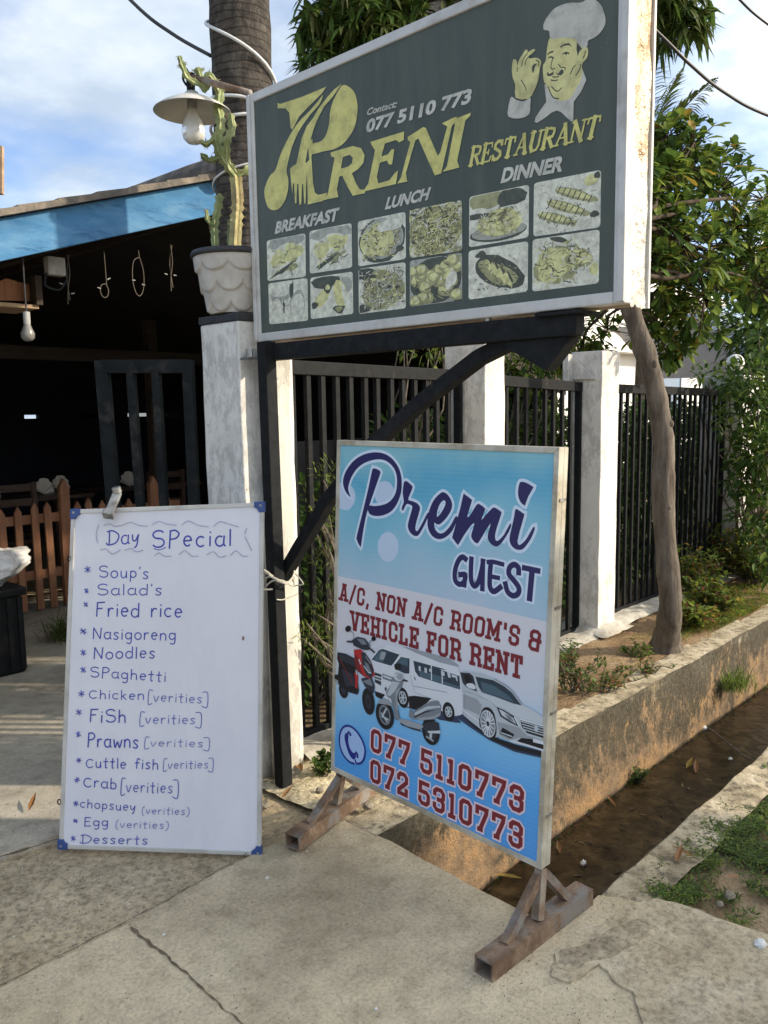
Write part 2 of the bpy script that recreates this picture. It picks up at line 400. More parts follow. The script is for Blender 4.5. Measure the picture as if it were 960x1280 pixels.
# raised cement patches near the road
def lobe(name, pix, h, material, seed):
    P = [on_z(x, y, 0.0) for x, y in pix]; Pc = cr([p.to_2d() for p in P], 6, True)
    c = sum((Vector(p) for p in Pc), Vector((0, 0)))/len(Pc); mb = MB(); rings = 14; n = len(Pc)
    for r in range(rings+1):
        s = r/rings
        for i, p in enumerate(Pc):
            q = c + (Vector(p)-c)*s
            if s > 0.7: q = q + Vector((noise.noise(Vector((p.x*12, p.y*12, seed))), noise.noise(Vector((p.x*12, p.y*12, seed+3)))))*0.08*(s-0.7)/0.3
            z = 0.004 + h*max(0.0, 1-s**5)**0.6 + 0.010*noise.fractal(Vector((q.x*9, q.y*9, seed)), 0.8, 2.2, 5)*(1 if s < 0.9 else 0.35)*min(1, h*200)
            mb.v.append(Vector((q.x, q.y, max(z, 0.003) if s < 1 else -0.01)))
    for r in range(rings):
        for i in range(n):
            j = (i+1) % n; mb.f.append((r*n+i, r*n+j, (r+1)*n+j, (r+1)*n+i)); mb.m.append(0)
    return struct(mb.build(name, material, smooth=True))
cp_ = [g(*p) for p in ((690,1192),(706,1181),(733,1180),(747,1166),(766,1147),(786,1134),(822,1126),(870,1138),(922,1161),(990,1192),(1010,1260),(1000,1330),(812,1330),(800,1275),(788,1243),(766,1226),(748,1207),(738,1216),(713,1231),(691,1222))]
sheet('cement_patch', ragged(cp_, 0.016, 0.012, 3), 0.007, M['patch'], thick=0.03)
cp2 = [g(*p) for p in ((700,1190),(725,1186),(748,1176),(775,1160),(800,1152),(820,1160),(800,1180),(765,1200),(735,1206),(715,1218),(698,1212))]
sheet('cement_smear', ragged(cp2, 0.014, 0.012, 9), 0.0085, M['patch_dark'], thick=0.003)
# drain: two walls with rough plaster, closed end, mud bed, brown water
def wall_grid(mb, p0, p1, z0, z1, nrm, m, step=0.035, amp=0.012):
    p0 = Vector(p0); p1 = Vector(p1); L = (p1-p0).length; nu = max(2, int(L/step)); nv = max(2, int((z1-z0)/step))
    nr = Vector(nrm)
    def f(u, v):
        p = p0+(p1-p0)*u; z = z0+(z1-z0)*v
        h = noise.fractal(Vector((p.x*3, p.y*3, z*4)), 0.9, 2.2, 4)
        edge = 0.006*noise.noise(Vector((p.x*9, p.y*9, 0))) if v > 0.999 else 0
        return p + nr*h*amp*(1 if v < 0.999 else 0.4) + Vector((0, 0, z+edge))
    mb.grid(f, nu, nv, m)
def cap_grid(mb, x0, x1, y0, y1, z, m, step=0.04, amp=0.006):
    def f(u, v):
        x = x0+(x1-x0)*u; y = y0+(y1-y0)*v
        return (x, y + (0.012*noise.noise(Vector((x*4, y*2, 5))) if v in (0.0, 1.0) else 0), z + amp*noise.fractal(Vector((x*5, y*5, 2)), 0.9, 2.2, 4))
    mb.grid(f, max(2, int((x1-x0)/step)), max(2, int((y1-y0)/step)), m)
mb = MB()
wall_grid(mb, (DX0-0.0, DY1, 0), (9.0, DY1, 0), -0.62, 0.0, (0, -1, 0), 0)
cap_grid(mb, DX0+0.03, 9.0, DY1-0.004, DY1+WT, 0.0, 1)
wall_grid(mb, (9.0, DY0, 0), (DX0, DY0, 0), -0.62, -0.004, (0, 1, 0), 0)
cap_grid(mb, DX0+0.2, 9.0, DY0-0.15, DY0+0.004, -0.006, 1, amp=0.012)
wall_grid(mb, (DX0-0.004, DY0, 0), (DX0-0.004, DY1, 0), -0.62, -0.02, (1, 0, 0), 0)
mb.box((9.0, DY0-WT, -0.62), (60, DY0, -0.012), 0); mb.box((9.0, DY1, -0.62), (60, DY1+WT, -0.004), 0)
struct(mb.build('drain_channel', [M['drain'], M['drain_cap']], smooth=True))
mb = MB(); mb.grid(lambda u, v: (DX0+(60-DX0)*u*u*(1 if u > 0.2 else 1), DY0+(DY1-DY0)*v, -0.60+0.03*noise.noise(Vector((u*40, v*3, 0)))), 60, 8)
struct(mb.build('drain_bed', M['mud'], smooth=True))
mb = MB(); mb.add([(DX0, DY0, -0.485), (60, DY0, -0.485), (60, DY1, -0.485), (DX0, DY1, -0.485)], [(0, 1, 2, 3)])
struct(mb.build('drain_water', M['water']))

# soil between drain and fence, gravelly by the gate, and the grassy verge on the road side
rough_sheet('planting_strip', 2.75, 9.0, DY1+0.13, 2.66, 0.004, M['soil_strip'], 0.022, 0.04, 2.2)
rough_sheet('rubble_ground', 1.94, 2.80, 2.085, 2.62, -0.004, M['rubble'], 0.026, 0.025, 5.0, seed=4)
rough_sheet('verge', 2.05, 9.0, -4.0, DY0-0.12, -0.034, M['soil'], 0.019, 0.045, 1.7, seed=2)
sheet('planting_strip_far', [(9.0, 2.06), (60, 2.06), (60, 2.62), (9.0, 2.62)], -0.01, M['soil_strip'])
sheet('verge_far', [(9.0, -4.0), (60, -4.0), (60, 1.05), (9.0, 1.05)], -0.03, M['soil'])
# ------------------------------------------------------------------ pillars, fence, gate
def whitewash(name, c, mould=0.5, streak=0.6):
    t = NT(name)
    col = t.ramp(t.noise(5, 8, 0.65), [(0.3, tuple(x*0.86 for x in c)), (0.6, c)])
    st = t.noise(16, 8, 0.7, t.coord((1, 1, 0.05)))
    col = t.mix(t.ramp(st, [(0.48, 0.0), (0.66, streak)]), col, tuple(x*0.5 for x in c))
    mo = t.math('ADD', t.noise(22, 10, 0.8, t.coord((1, 1, 0.5), loc=(3, 8, 1))), t.math('MULTIPLY', t.noise(2.5, 4, 0.5, t.coord(loc=(1, 2, 7))), 0.5))
    col = t.mix(t.ramp(mo, [(0.76, 0.0), (0.86, mould)]), col, (0.16, 0.155, 0.14))
    sp = t.ramp(t.voro(26, t.coord((1, 1, 0.7))), [(0.05, 0.75), (0.09, 0.0)])
    col = t.mix(t.math('MULTIPLY', sp, t.ramp(t.noise(4, 3), [(0.52, 0.0), (0.6, 1.0)])), col, (0.1, 0.095, 0.085))
    # splash-back dirt near the ground
    z = t.xyz(2)
    dz = t.math('ADD', t.math('MULTIPLY', z, -4.0), t.math('MULTIPLY', t.noise(9, 8, 0.7, t.coord(loc=(0, 5, 3))), 1.6))
    col = t.mix(t.ramp(dz, [(0.35, 0.0), (0.8, 0.75)]), col, t.ramp(t.noise(30, 6, 0.7), [(0.35, (0.22, 0.19, 0.14)), (0.65, (0.42, 0.38, 0.30))]))
    t.color(col); t.rough(0.85); t.bsdf.inputs['Specular IOR Level'].default_value = 0.2
    t.bump(t.math('ADD', t.noise(20, 8, 0.7), t.math('MULTIPLY', t.noise(120, 3, 0.6), 0.3)), 0.35, 0.01)
    return t.mat
M['white'] = whitewash('whitewashed_concrete', (0.83, 0.815, 0.77), 0.35, 0.12)
M['white_warm'] = whitewash('whitewashed_plaster', (0.72, 0.69, 0.62), 0.35, 0.35)
M['black_paint'] = mat('black_band_paint', (0.035, 0.035, 0.038), 0.6, 0.3, 30, 0.3)

def pillar_mesh(mb, x0, x1, y0, y1, z0, z1, m=0, seed=0.0):
    """a cast pillar with slightly wandering arrises"""
    nz = 24; pts = []
    for k in range(nz+1):
        z = z0+(z1-z0)*k/nz
        ring = []
        for i, (x, y) in enumerate(((x0, y0), (x1, y0), (x1, y1), (x0, y1))):
            ring.append(Vector((x+0.006*noise.noise(Vector((i*7+seed, 1, z*5))), y+0.006*noise.noise(Vector((i*7+seed, 4, z*5))), z+(0.006*noise.noise(Vector((i*5+seed, 9, 0))) if k == nz else 0))))
        pts.append(ring)
    b = len(mb.v)
    for ring in pts: mb.v += ring
    for k in range(nz):
        for i in range(4):
            j = (i+1) % 4; mb.f.append((b+k*4+i, b+k*4+j, b+k*4+4+j, b+k*4+4+i)); mb.m.append(m)
    mb.f.append(tuple(b+nz*4+i for i in range(4))); mb.m.append(m)
FY = 2.75
def pillar(label, x0, x1, y0, y1, z1, seed, material=None, z0=-0.05):
    r = thing('concrete_pillar', label, 'pillar', ((x0+x1)/2, (y0+y1)/2, 0.0), 'white concrete pillars along the fence')
    mb = MB(); pillar_mesh(mb, x0, x1, y0, y1, z0, z1, 0, seed); mb.build('shaft', material or M['white'], r, bevel=0.006)
    return r
p1 = pillar('white gate pillar carrying the scalloped flower pot, black band at its top', 1.949, 2.215, 2.60, 2.85, 1.845, 1.0)
mb = MB(); mb.box((1.944, 2.595, 1.846), (2.10, 2.856, 1.876)); mb.build('cap_band', M['black_paint'], p1, bevel=0.004)
mb = MB(); mb.box((2.102, 2.597, 1.843), (2.215, 2.85, 1.888)); mb.build('cap_slab', M['white'], p1, bevel=0.004)
mb = MB(); pillar_mesh(mb, 2.035, 2.137, 2.525, 2.597, -0.05, 1.745, 0, 8.0); mb.build('buttress', M['white_warm'], p1, bevel=0.004)
pillar('white pillar with black specks rising behind the blue guest board', 3.518, 3.70, 2.60, 2.87, 1.99, 3.0)
p3 = pillar('white pillar between two black fence panels, beside the bent tree trunk', 4.745, 4.972, 2.60, 2.82, 1.845, 5.0)
mb = MB(); mb.prism([(4.66, 2.79, 1.66), (4.66, 2.79, 1.83), (4.75, 2.79, 1.83), (4.75, 2.79, 1.66)], (0, 0.04, 0)); mb.prism([(4.742, 2.64, 1.67), (4.742, 2.80, 1.67), (4.742, 2.80, 1.82)], (-0.02, 0, 0)); mb.build('side_bracket', M['white'], p3)
mb = MB(); mb.grid(lambda u, v: (4.68+0.38*u, 2.50+0.42*v, 0.03+0.05*(1-abs(2*u-1)**4)*(1-abs(2*v-1)**4)+0.012*noise.noise(Vector((u*6, v*6, 2)))), 14, 14); mb.build('footing', M['white_warm'], p3, smooth=True)
p4 = pillar('far white pillar half hidden by leaves, with a round lamp on top', 7.13, 7.62, 2.60, 2.95, 1.74, 7.0)

steel = NT('black_fence_steel')
c0 = steel.ramp(steel.noise(30, 6, 0.7), [(0.3, (0.008, 0.009, 0.0105)), (0.7, (0.02, 0.0215, 0.023))])
c0 = steel.mix(steel.ramp(steel.noise(9, 8, 0.75, steel.coord((1, 1, 0.4), loc=(2, 2, 2))), [(0.6, 0.0), (0.74, 0.4)]), c0, (0.12, 0.11, 0.095))
steel.color(c0); steel.rough(0.7); steel.bsdf.inputs['Specular IOR Level'].default_value = 0.15; steel.bump(steel.noise(60, 4), 0.2, 0.004); M['steel'] = steel.mat
rust = NT('rusty_steel')
c0 = rust.ramp(rust.noise(14, 9, 0.7), [(0.3, (0.09, 0.055, 0.035)), (0.5, (0.20, 0.13, 0.085)), (0.66, (0.34, 0.25, 0.175))])
c0 = rust.mix(rust.ramp(rust.noise(7, 6, 0.6, rust.coord(loc=(7, 1, 3))), [(0.52, 0.0), (0.6, 0.75)]), c0, (0.25, 0.245, 0.235))
rust.color(c0); rust.rough(0.7); rust.bump(rust.noise(70, 6, 0.7), 0.5, 0.004); rust.set(Metallic=0.25); M['rust'] = rust.mat

def fence(label, x0, x1, zt0, zt1, zb, step, bw, wide_every=0, y=FY):
    r = thing('steel_fence_panel', label, 'fence', ((x0+x1)/2, y, 0.0), 'black bar fence panels')
    zt = lambda x: zt0+(zt1-zt0)*(x-x0)/(x1-x0)
    mb = MB(); mb.bar((x0, y, zt0-0.03), (x1, y, zt1-0.03), 0.04, 0.06); mb.build('top_rail', M['steel'], r, bevel=0.003)
    mb = MB(); mb.bar((x0, y, zb+0.03), (x1, y, zb+0.03), 0.036, 0.05); mb.build('bottom_rail', M['steel'], r, bevel=0.003)
    n = max(2, int(round((x1-x0)/step)))
    for i in range(n+1):
        x = x0+0.02+(x1-x0-0.04)*i/n + R.uniform(-0.004, 0.004)
        w = bw*(1.8 if i in (0, n) else 1.0); ln = R.uniform(-0.004, 0.004)
        mb = MB(); mb.bar((x, y, zb+0.045), (x+ln, y, zt(x)-0.055), w, bw); mb.build('bar', M['steel'], r)
    return r
fence('black steel gate leaf of flat bars between gate pillar and speckled pillar', 2.225, 3.505, 1.716, 1.70, 0.0, 0.092, 0.024)
fence('black bar fence panel just behind the top corner of the blue guest board', 3.71, 4.74, 1.685, 1.652, 0.0, 0.10, 0.022)
mb = MB()
f3 = fence('long black bar fence panel behind the bent tree trunk', 4.98, 7.12, 1.648, 1.624, 0.02, 0.098, 0.02)
# low plinth under the fence
pl = MB()
pl.grid(lambda u, v: (2.22+4.9*u, 2.56+0.28*v, 0.012+0.02*min(1, v*8)*min(1, (1-v)*8)+0.012*noise.noise(Vector((u*40, v*3, 0)))+ (0.02 if u > 0.5 else 0)), 110, 6)
o = pl.build('fence_plinth', M['white_warm'], loc=(4.6, 2.6, 0), smooth=True); tag(o, 'low worn concrete kerb running under the black fence', 'plinth')

# globe lamp on the far pillar
t = NT('opal_globe'); t.color((0.85, 0.83, 0.78)); t.rough(0.25); t.set(); M['globe'] = t.mat
gl = thing('globe_lamp', 'round white globe lamp on the far leafy pillar', 'lamp', (7.25, 2.72, 1.735))
mb = MB(); mb.lathe((7.25, 2.72, 1.735), [(0.001, 0), (0.05, 0), (0.05, 0.02), (0.03, 0.03), (0.03, 0.045)], 20); mb.build('base', M['black_paint'], gl)
mb = MB(); mb.lathe((7.25, 2.72, 1.845), [(0.075*math.sin(PI*k/14)+0.0001, -0.075*math.cos(PI*k/14)) for k in range(15)], 24); mb.build('globe', M['globe'], gl, smooth=True)

# dark steel gate standing open beside the gate pillar
og = thing('entrance_gate', 'dark open steel gate with three wide bars behind the whiteboard', 'gate', (1.5, 2.9, 0.0))
ga, gb = at_depth(139, 456, 3.42).to_2d().to_3d(), Vector((1.93, 2.90, 0)); gd = (gb-ga).normalized()
M['gate_paint'] = mat('grey_black_gate_paint', (0.013, 0.0155, 0.0165), 0.75, 0.35, 14, 0.2, 40, 0.0, 0.12, (0.05, 0.047, 0.043), 0.2, 9)
def gbar(name, s, z0, z1, w):
    mb = MB(); p = ga+(gb-ga)*s; lean = gd*0.05*(1-s)
    mb.bar(p+Vector((0, 0, z0)), p-lean*(1)+Vector((0, 0, z1)), 0.03, w, up=gd); mb.build(name, M['gate_paint'], og, bevel=0.003)
gbar('stile', 0.02, 0.05, 1.72, 0.058); gbar('bar', 0.34, 0.1, 1.675, 0.034); gbar('bar', 0.62, 0.1, 1.672, 0.034); gbar('stile', 0.97, 0.05, 1.71, 0.045)
mb = MB(); mb.bar(ga+gd*-0.045+Vector((0, 0, 1.695)), gb+Vector((0, 0, 1.685)), 0.032, 0.055); mb.build('top_rail', M['gate_paint'], og, bevel=0.003)
mb = MB(); mb.bar(ga+Vector((0, 0, 0.10)), gb+Vector((0, 0, 0.10)), 0.032, 0.055); mb.build('bottom_rail', M['gate_paint'], og, bevel=0.003)
# latch: a short galvanised hasp swinging out over the top of the whiteboard
M['galv'] = mat('galvanised_steel', (0.42, 0.42, 0.40), 0.4, 0.25, 30, 0.2, metal=0.7, dirt=(0.12, 0.11, 0.10), dirt_amt=0.3, dirt_scale=14)
pa, pb = at_depth(147, 616, 2.86), at_depth(137, 640, 2.80)
mb = MB(); mb.bar(pa, pb, 0.03, 0.012, up=CF*-1); mb.bar(pb, pb+(pb-pa).normalized()*0.02, 0.036, 0.03, up=CF*-1)
mb.tube([pa+Vector((-0.005, 0, 0.02)), pa], 0.016, 10); mb.build('hasp', M['galv'], og, bevel=0.002)

# ------------------------------------------------------------------ picket fence inside
def wood(name, a, b, c, rough=0.75, stretch=(1, 1, 0.08), scale=14, bump=0.4):
    t = NT(name); v = t.coord(stretch)
    col = t.ramp(t.noise(scale, 8, 0.65, v, 0.4), [(0.3, a), (0.5, b), (0.7, c)])
    col = t.mix(1.0, col, t.ramp(t.noise(3, 5, 0.6), [(0.3, (0.7, 0.7, 0.7)), (0.65, (1.1, 1.1, 1.1))]), 'MULTIPLY')
    t.color(col); t.rough(rough); t.bump(t.noise(scale*2.5, 6, 0.7, v), bump, 0.006); return t.mat
M['picket'] = wood('brown_picket_wood', (0.24, 0.095, 0.045), (0.42, 0.19, 0.095), (0.56, 0.30, 0.165))
pf = thing('picket_fence', 'low brown wooden picket fence with pointed tops inside the gate', 'fence', (3.0, 6.2, 0.0))
n_p = 15
for i in range(n_p):
    x = 2.20 + i*0.115 + R.uniform(-0.012, 0.012); big = i in (6, 13); w = 0.075 if big else 0.052
    h = (0.99 if big else 0.83) + R.uniform(-0.03, 0.03); tl = R.uniform(-0.01, 0.01)
    y = 6.17 if not big else 6.16; th = 0.05 if big else 0.022
    mb = MB(); mb.prism([(x-w/2, y, 0.02), (x+w/2, y, 0.02), (x+w/2+tl, y, h-w*0.9), (x+tl, y, h), (x-w/2+tl, y, h-w*0.9)], (0, th, 0)); mb.build('post' if big else 'picket', M['picket'], pf)
for z in (0.25, 0.68):
    mb = MB(); mb.box((2.1, 6.197, z), (3.95, 6.222, z+0.07)); mb.build('rail', M['picket'], pf)

# ------------------------------------------------------------------ restaurant shed
YF = 3.85
fz = lambda x: 2.735 + 0.318*(x-2.74)                     # top edge of the rake board
t = NT('blue_fascia_paint')
v = t.coord((0.35, 1, 1))
col = t.ramp(t.noise(7, 8, 0.65, v), [(0.3, (0.04, 0.14, 0.29)), (0.5, (0.07, 0.205, 0.385)), (0.68, (0.13, 0.29, 0.47))])
col = t.mix(t.ramp(t.noise(16, 9, 0.75, t.coord((0.15, 1, 1), rot=(0, 0.3, 0), loc=(2, 0, 1))), [(0.54, 0.0), (0.62, 0.7)]), col, (0.03, 0.10, 0.22))
col = t.mix(t.ramp(t.noise(9, 8, 0.7, t.coord((0.3, 1, 1), loc=(6, 0, 2))), [(0.54, 0.0), (0.72, 0.3)]), col, (0.22, 0.34, 0.45))
t.color(col); t.rough(0.8); t.bsdf.inputs['Specular IOR Level'].default_value = 0.15; t.bump(t.noise(12, 8, 0.7, v), 0.4, 0.01); M['fascia'] = t.mat
M['tile'] = mat('old_roof_tile', (0.24, 0.20, 0.16), 0.9, 0.35, 10, 0.7, 40, dirt=(0.09, 0.085, 0.075), dirt_amt=0.5, dirt_scale=9)
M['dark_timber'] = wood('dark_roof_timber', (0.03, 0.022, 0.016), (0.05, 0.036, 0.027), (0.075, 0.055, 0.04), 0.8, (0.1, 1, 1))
M['shade_dark'] = mat('shade_dark_wall', (0.022, 0.021, 0.021), 0.95, 0.3, 3, 0.2)  # near-black colour standing in for the deep shade inside the shed
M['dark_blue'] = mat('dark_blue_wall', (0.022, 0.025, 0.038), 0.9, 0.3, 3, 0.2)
sh = thing('restaurant_shed', 'open-fronted dark dining shed under a tiled roof with blue rake board', 'building', (2.0, 7.0, 0.0))
mb = MB(); XL, XR = -2.2, 2.82
mb.prism([(XL, YF, fz(XL)-0.215), (XR, YF, fz(XR)-0.175), (XR, YF, fz(XR)), (XL, YF, fz(XL))], (0, 0.035, 0)); mb.build('fascia_board', M['fascia'], sh, bevel=0.004)
# roof: tile courses following the rake, and a falling plane past the ridge
mb = MB()
def roof_plane(mb, xa, xb, za, zb, y0, y1, n, m):
    for i in range(n):
        u0, u1 = i/n, (i+1)/n; xA, xB = xa+(xb-xa)*u0, xa+(xb-xa)*u1; zA, zB = za+(zb-za)*u0, za+(zb-za)*u1
        j = 0.003*noise.noise(Vector((i*3.1, 0, 1)))
        mb.prism([(xA, y0+j, zA+0.004), (xB+0.012, y0+j, zB+0.004+0.004), (xB+0.012, y0+j, zB+0.036), (xA, y0+j, zA+0.040)], (0, y1-y0, 0), m)
roof_plane(mb, XL, XR, fz(XL), fz(XR), YF-0.05, 10.4, 26, 0)
roof_plane(mb, 6.4, XR+0.03, fz(XR)-1.0, fz(XR)+0.01, YF-0.05, 10.4, 20, 0)
mb.build('roof', M['tile'], sh)
mb = MB(); mb.tube([(XR, YF-0.12, fz(XR)+0.05), (XR, YF+0.3, fz(XR)+0.055), (XR, 10.4, fz(XR)+0.06)], [0.075, 0.08, 0.08], 12); mb.build('ridge_tile', M['tile'], sh)
mb = MB(); mb.prism([(XR, YF, fz(XR)-0.01), (6.4, YF, fz(XR)-1.01), (6.4, YF, fz(XR)-1.16), (XR, YF, fz(XR)-0.17)], (0, 0.035, 0)); mb.build('fascia_board', M['dark_timber'], sh)
mb = MB(); mb.prism([(XL, YF+0.04, fz(XL)-0.025), (XR, YF+0.04, fz(XR)-0.025), (XR, YF+0.04, fz(XR)-0.005), (XL, YF+0.04, fz(XL)-0.005)], (0, 6.2, 0)); mb.prism([(XR, YF+0.04, fz(XR)-0.035), (6.4, YF+0.04, fz(XR)-1.035), (6.4, YF+0.04, fz(XR)-1.018), (XR, YF+0.04, fz(XR)-0.018)], (0, 6.2, 0)); mb.build('added_shade_sheet', M['shade_dark'], sh)  # dark sheet added under the tiles to deepen the shade inside
mb = MB()
for k in range(9):
    y = YF+0.5+k*0.75
    mb.bar((XL, y, fz(XL)-0.06), (XR, y, fz(XR)-0.06), 0.05, 0.09); 
for k in range(7):
    x = XL+0.3+k*0.8; mb.box((x, YF+0.05, fz(x)-0.15), (x+0.05, 10.3, fz(x)-0.10))
mb.build('rafters', M['dark_timber'], sh)
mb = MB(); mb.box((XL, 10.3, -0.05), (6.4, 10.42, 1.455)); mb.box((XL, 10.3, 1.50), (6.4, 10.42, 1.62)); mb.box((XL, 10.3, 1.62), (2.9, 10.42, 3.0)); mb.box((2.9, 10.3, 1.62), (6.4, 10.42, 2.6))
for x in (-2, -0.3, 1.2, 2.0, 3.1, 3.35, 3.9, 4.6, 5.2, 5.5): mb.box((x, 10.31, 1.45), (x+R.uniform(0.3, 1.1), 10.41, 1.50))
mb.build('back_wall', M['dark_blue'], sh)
mb = MB(); mb.box((-2.3, 4.0, -0.05), (-2.2, 10.4, 2.2)); mb.build('side_wall', M['shade_dark'], sh)
mb = MB(); mb.box((6.4, 4.0, -0.05), (6.5, 10.4, 2.2)); mb.build('side_wall', M['shade_dark'], sh)
mb = MB(); mb.box((2.95, 4.05, -0.05), (6.4, 4.12, 1.30)); mb.build('added_dark_screen', M['shade_dark'], sh)  # low dark wall added to hide the sunlit floor behind it
for x, y in ((0.9, 6.5), (3.9, 6.5), (2.4, 8.3), (5.4, 6.5)):
    mb = MB(); mb.box((x, y, 0.02), (x+0.09, y+0.09, fz(min(x, 5-x+0.6))-0.1)); mb.build('post', M['dark_timber'], sh)
mb = MB(); mb.box((XL, 6.45, 1.93), (6.4, 6.55, 2.03)); mb.build('cross_beam', M['dark_timber'], sh)
mb = MB(); mb.box((XL, 3.95, fz(0.4)-0.33), (0.4, 4.05, fz(0.4)-0.24)); mb.build('plate_beam', M['dark_timber'], sh)

# string of bare hanging lights under the rake board: each loop its own
t = NT('pale_string'); t.color((0.10, 0.08, 0.06)); t.rough(0.7); M['string'] = t.mat
M['led'] = mat('clear_plastic', (0.4, 0.4, 0.38), 0.25, 0.05, 20)
def hang_loop(px, py0, py1, kind, label):
    top = on_y(px, py0, 4.05); bot = on_y(px+1, py1, 4.05); L = top.z-bot.z
    r = thing('hanging_light_string', label, 'string lights', top, 'light strings hanging under the eaves')
    mb = MB(); w = L*0.16
    if kind == 0: mb.tube(cr([top, top+Vector((0.008, 0, -L*0.35)), top+Vector((-0.006, 0, -L*0.7)), bot], 5), 0.0026, 5); mb.tube(cr([top+Vector((0.01, 0, 0)), top+Vector((-0.004, 0.01, -L*0.4)), bot+Vector((0.012, 0, 0.02))], 5), 0.0026, 5)
    else:
        c = bot+Vector((0, 0, w*1.3)); sw = w*(0.6 if kind == 1 else 0.9); hh = L*(0.3 if kind == 1 else 0.85)
        mb.tube(cr([top, top+Vector((0.004, 0, -(L-hh)))] + [Vector((c.x+sw*math.sin(a), c.y, bot.z+hh/2+hh/2*math.cos(a))) for a in [k*PI/5 for k in range(1, 10)]] + [top+Vector((0.002, 0, -(L-hh)))], 4), 0.0026, 5)
    mb.build('cord', M['string'], r)
    for s in (-1, 1):
        mb = MB(); p = bot+Vector((s*0.02, 0, L*R.uniform(0.18, 0.4))); mb.tube([p, p+Vector((s*0.018, 0, R.uniform(-0.004, 0.012)))], [0.0035, 0.002], 6); mb.build('bulb', M['led'], r)
hang_loop(84, 318, 380, 0, 'straight twisted light string hanging under the blue rake board')
hang_loop(130, 314, 372, 1, 'light string ending in a small knot loop under the blue rake board')
hang_loop(173, 313, 370, 2, 'light string in one long open loop under the blue rake board')
hang_loop(213, 306, 364, 0, 'short thin light string nearest the flower pot under the eaves')
bb = at_depth(34, 420, 3.9); bt = at_depth(33, 392, 3.9)
r = thing('hanging_bulb', 'bare white bulb hanging by a cord inside the dark shed', 'light bulb', bb)
mb = MB(); mb.tube([bt+Vector((0, 0, 0.35)), bt], 0.004, 6); mb.build('cord', M['black_paint'], r)
mb = MB(); mb.lathe(bt-Vector((0, 0, 0.05)), [(0.001, 0.06), (0.016, 0.058), (0.016, 0.01), (0.015, 0)], 14); mb.build('socket', M['led'], r)
mb = MB(); mb.lathe(bt-Vector((0, 0, 0.10)), [(0.015, 0.05), (0.022, 0.03), (0.032, 0.008), (0.03, -0.014), (0.018, -0.026), (0.001, -0.03)], 16); mb.build('bulb', mat('dusty_bulb_glass', (0.2, 0.195, 0.18), 0.3, 0.1, 9), r, smooth=True)
# timber box fixed near the eave, lit through from the side
pc = at_depth(20, 366, 4.4)
M['pale_wood'] = wood('pale_plank_wood', (0.30, 0.20, 0.12), (0.42, 0.29, 0.18), (0.52, 0.38, 0.25), 0.7, (0.1, 1, 1))
r = thing('timber_shelf_box', 'pale timber box shelf hanging under the dark eaves', 'shelf', pc)
mb = MB(); mb.box((pc.x-0.35, pc.y, pc.z-0.075), (pc.x+0.12, pc.y+0.3, pc.z-0.055)); mb.build('shelf_board', M['pale_wood'], r)
mb = MB(); mb.prism([(pc.x-0.3, pc.y+0.06, pc.z-0.05), (pc.x+0.1, pc.y+0.06, pc.z-0.03), (pc.x+0.1, pc.y+0.06, pc.z+0.06), (pc.x-0.02, pc.y+0.06, pc.z+0.08)], (0, 0.02, 0)); mb.build('side_board', M['picket'], r)
mb = MB(); mb.box((pc.x+0.10, pc.y-0.02, pc.z-0.055), (pc.x+0.135, pc.y+0.3, pc.z+0.10)); mb.build('end_board', M['dark_timber'], r)
pj = on_y(70, 331, 4.0)
r = thing('junction_box', 'dusty grey electrical junction box behind the blue rake board', 'junction box', pj)
mb = MB(); mb.box((pj.x-0.04, pj.y, pj.z-0.05), (pj.x+0.05, pj.y+0.05, pj.z+0.04)); mb.build('housing', mat('dusty_grey_box', (0.24, 0.23, 0.20), 0.8, 0.3, 20), r, bevel=0.006)
mb = MB(); mb.tube(cr([(pj.x-0.04, pj.y+0.02, pj.z-0.04), (pj.x-0.05, pj.y+0.02, pj.z-0.10), (pj.x+0.02, pj.y+0.02, pj.z-0.115), (pj.x+0.06, pj.y+0.02, pj.z-0.06)], 6), 0.006, 6); mb.build('conduit', M['steel'], r)
# sunlit plank edge of a neighbouring board, at the left rim of the view
pq = at_depth(-6, 215, 5.2)
r = thing('plank_sign_edge', 'tan plank board standing above the blue rake board', 'board', (pq.x, pq.y, 0.0))
mb = MB(); mb.bar(pq-CR*0.28-CU*0.14, pq-CR*0.28+CU*0.16, 0.66, 0.03, up=(-CF)); mb.build('plank', M['pale_wood'], r)
mb = MB(); mb.bar((pq.x-0.3, pq.y+0.12, 0), (pq.x-0.3, pq.y+0.12, pq.z), 0.06, 0.06); mb.build('post', M['dark_timber'], r)

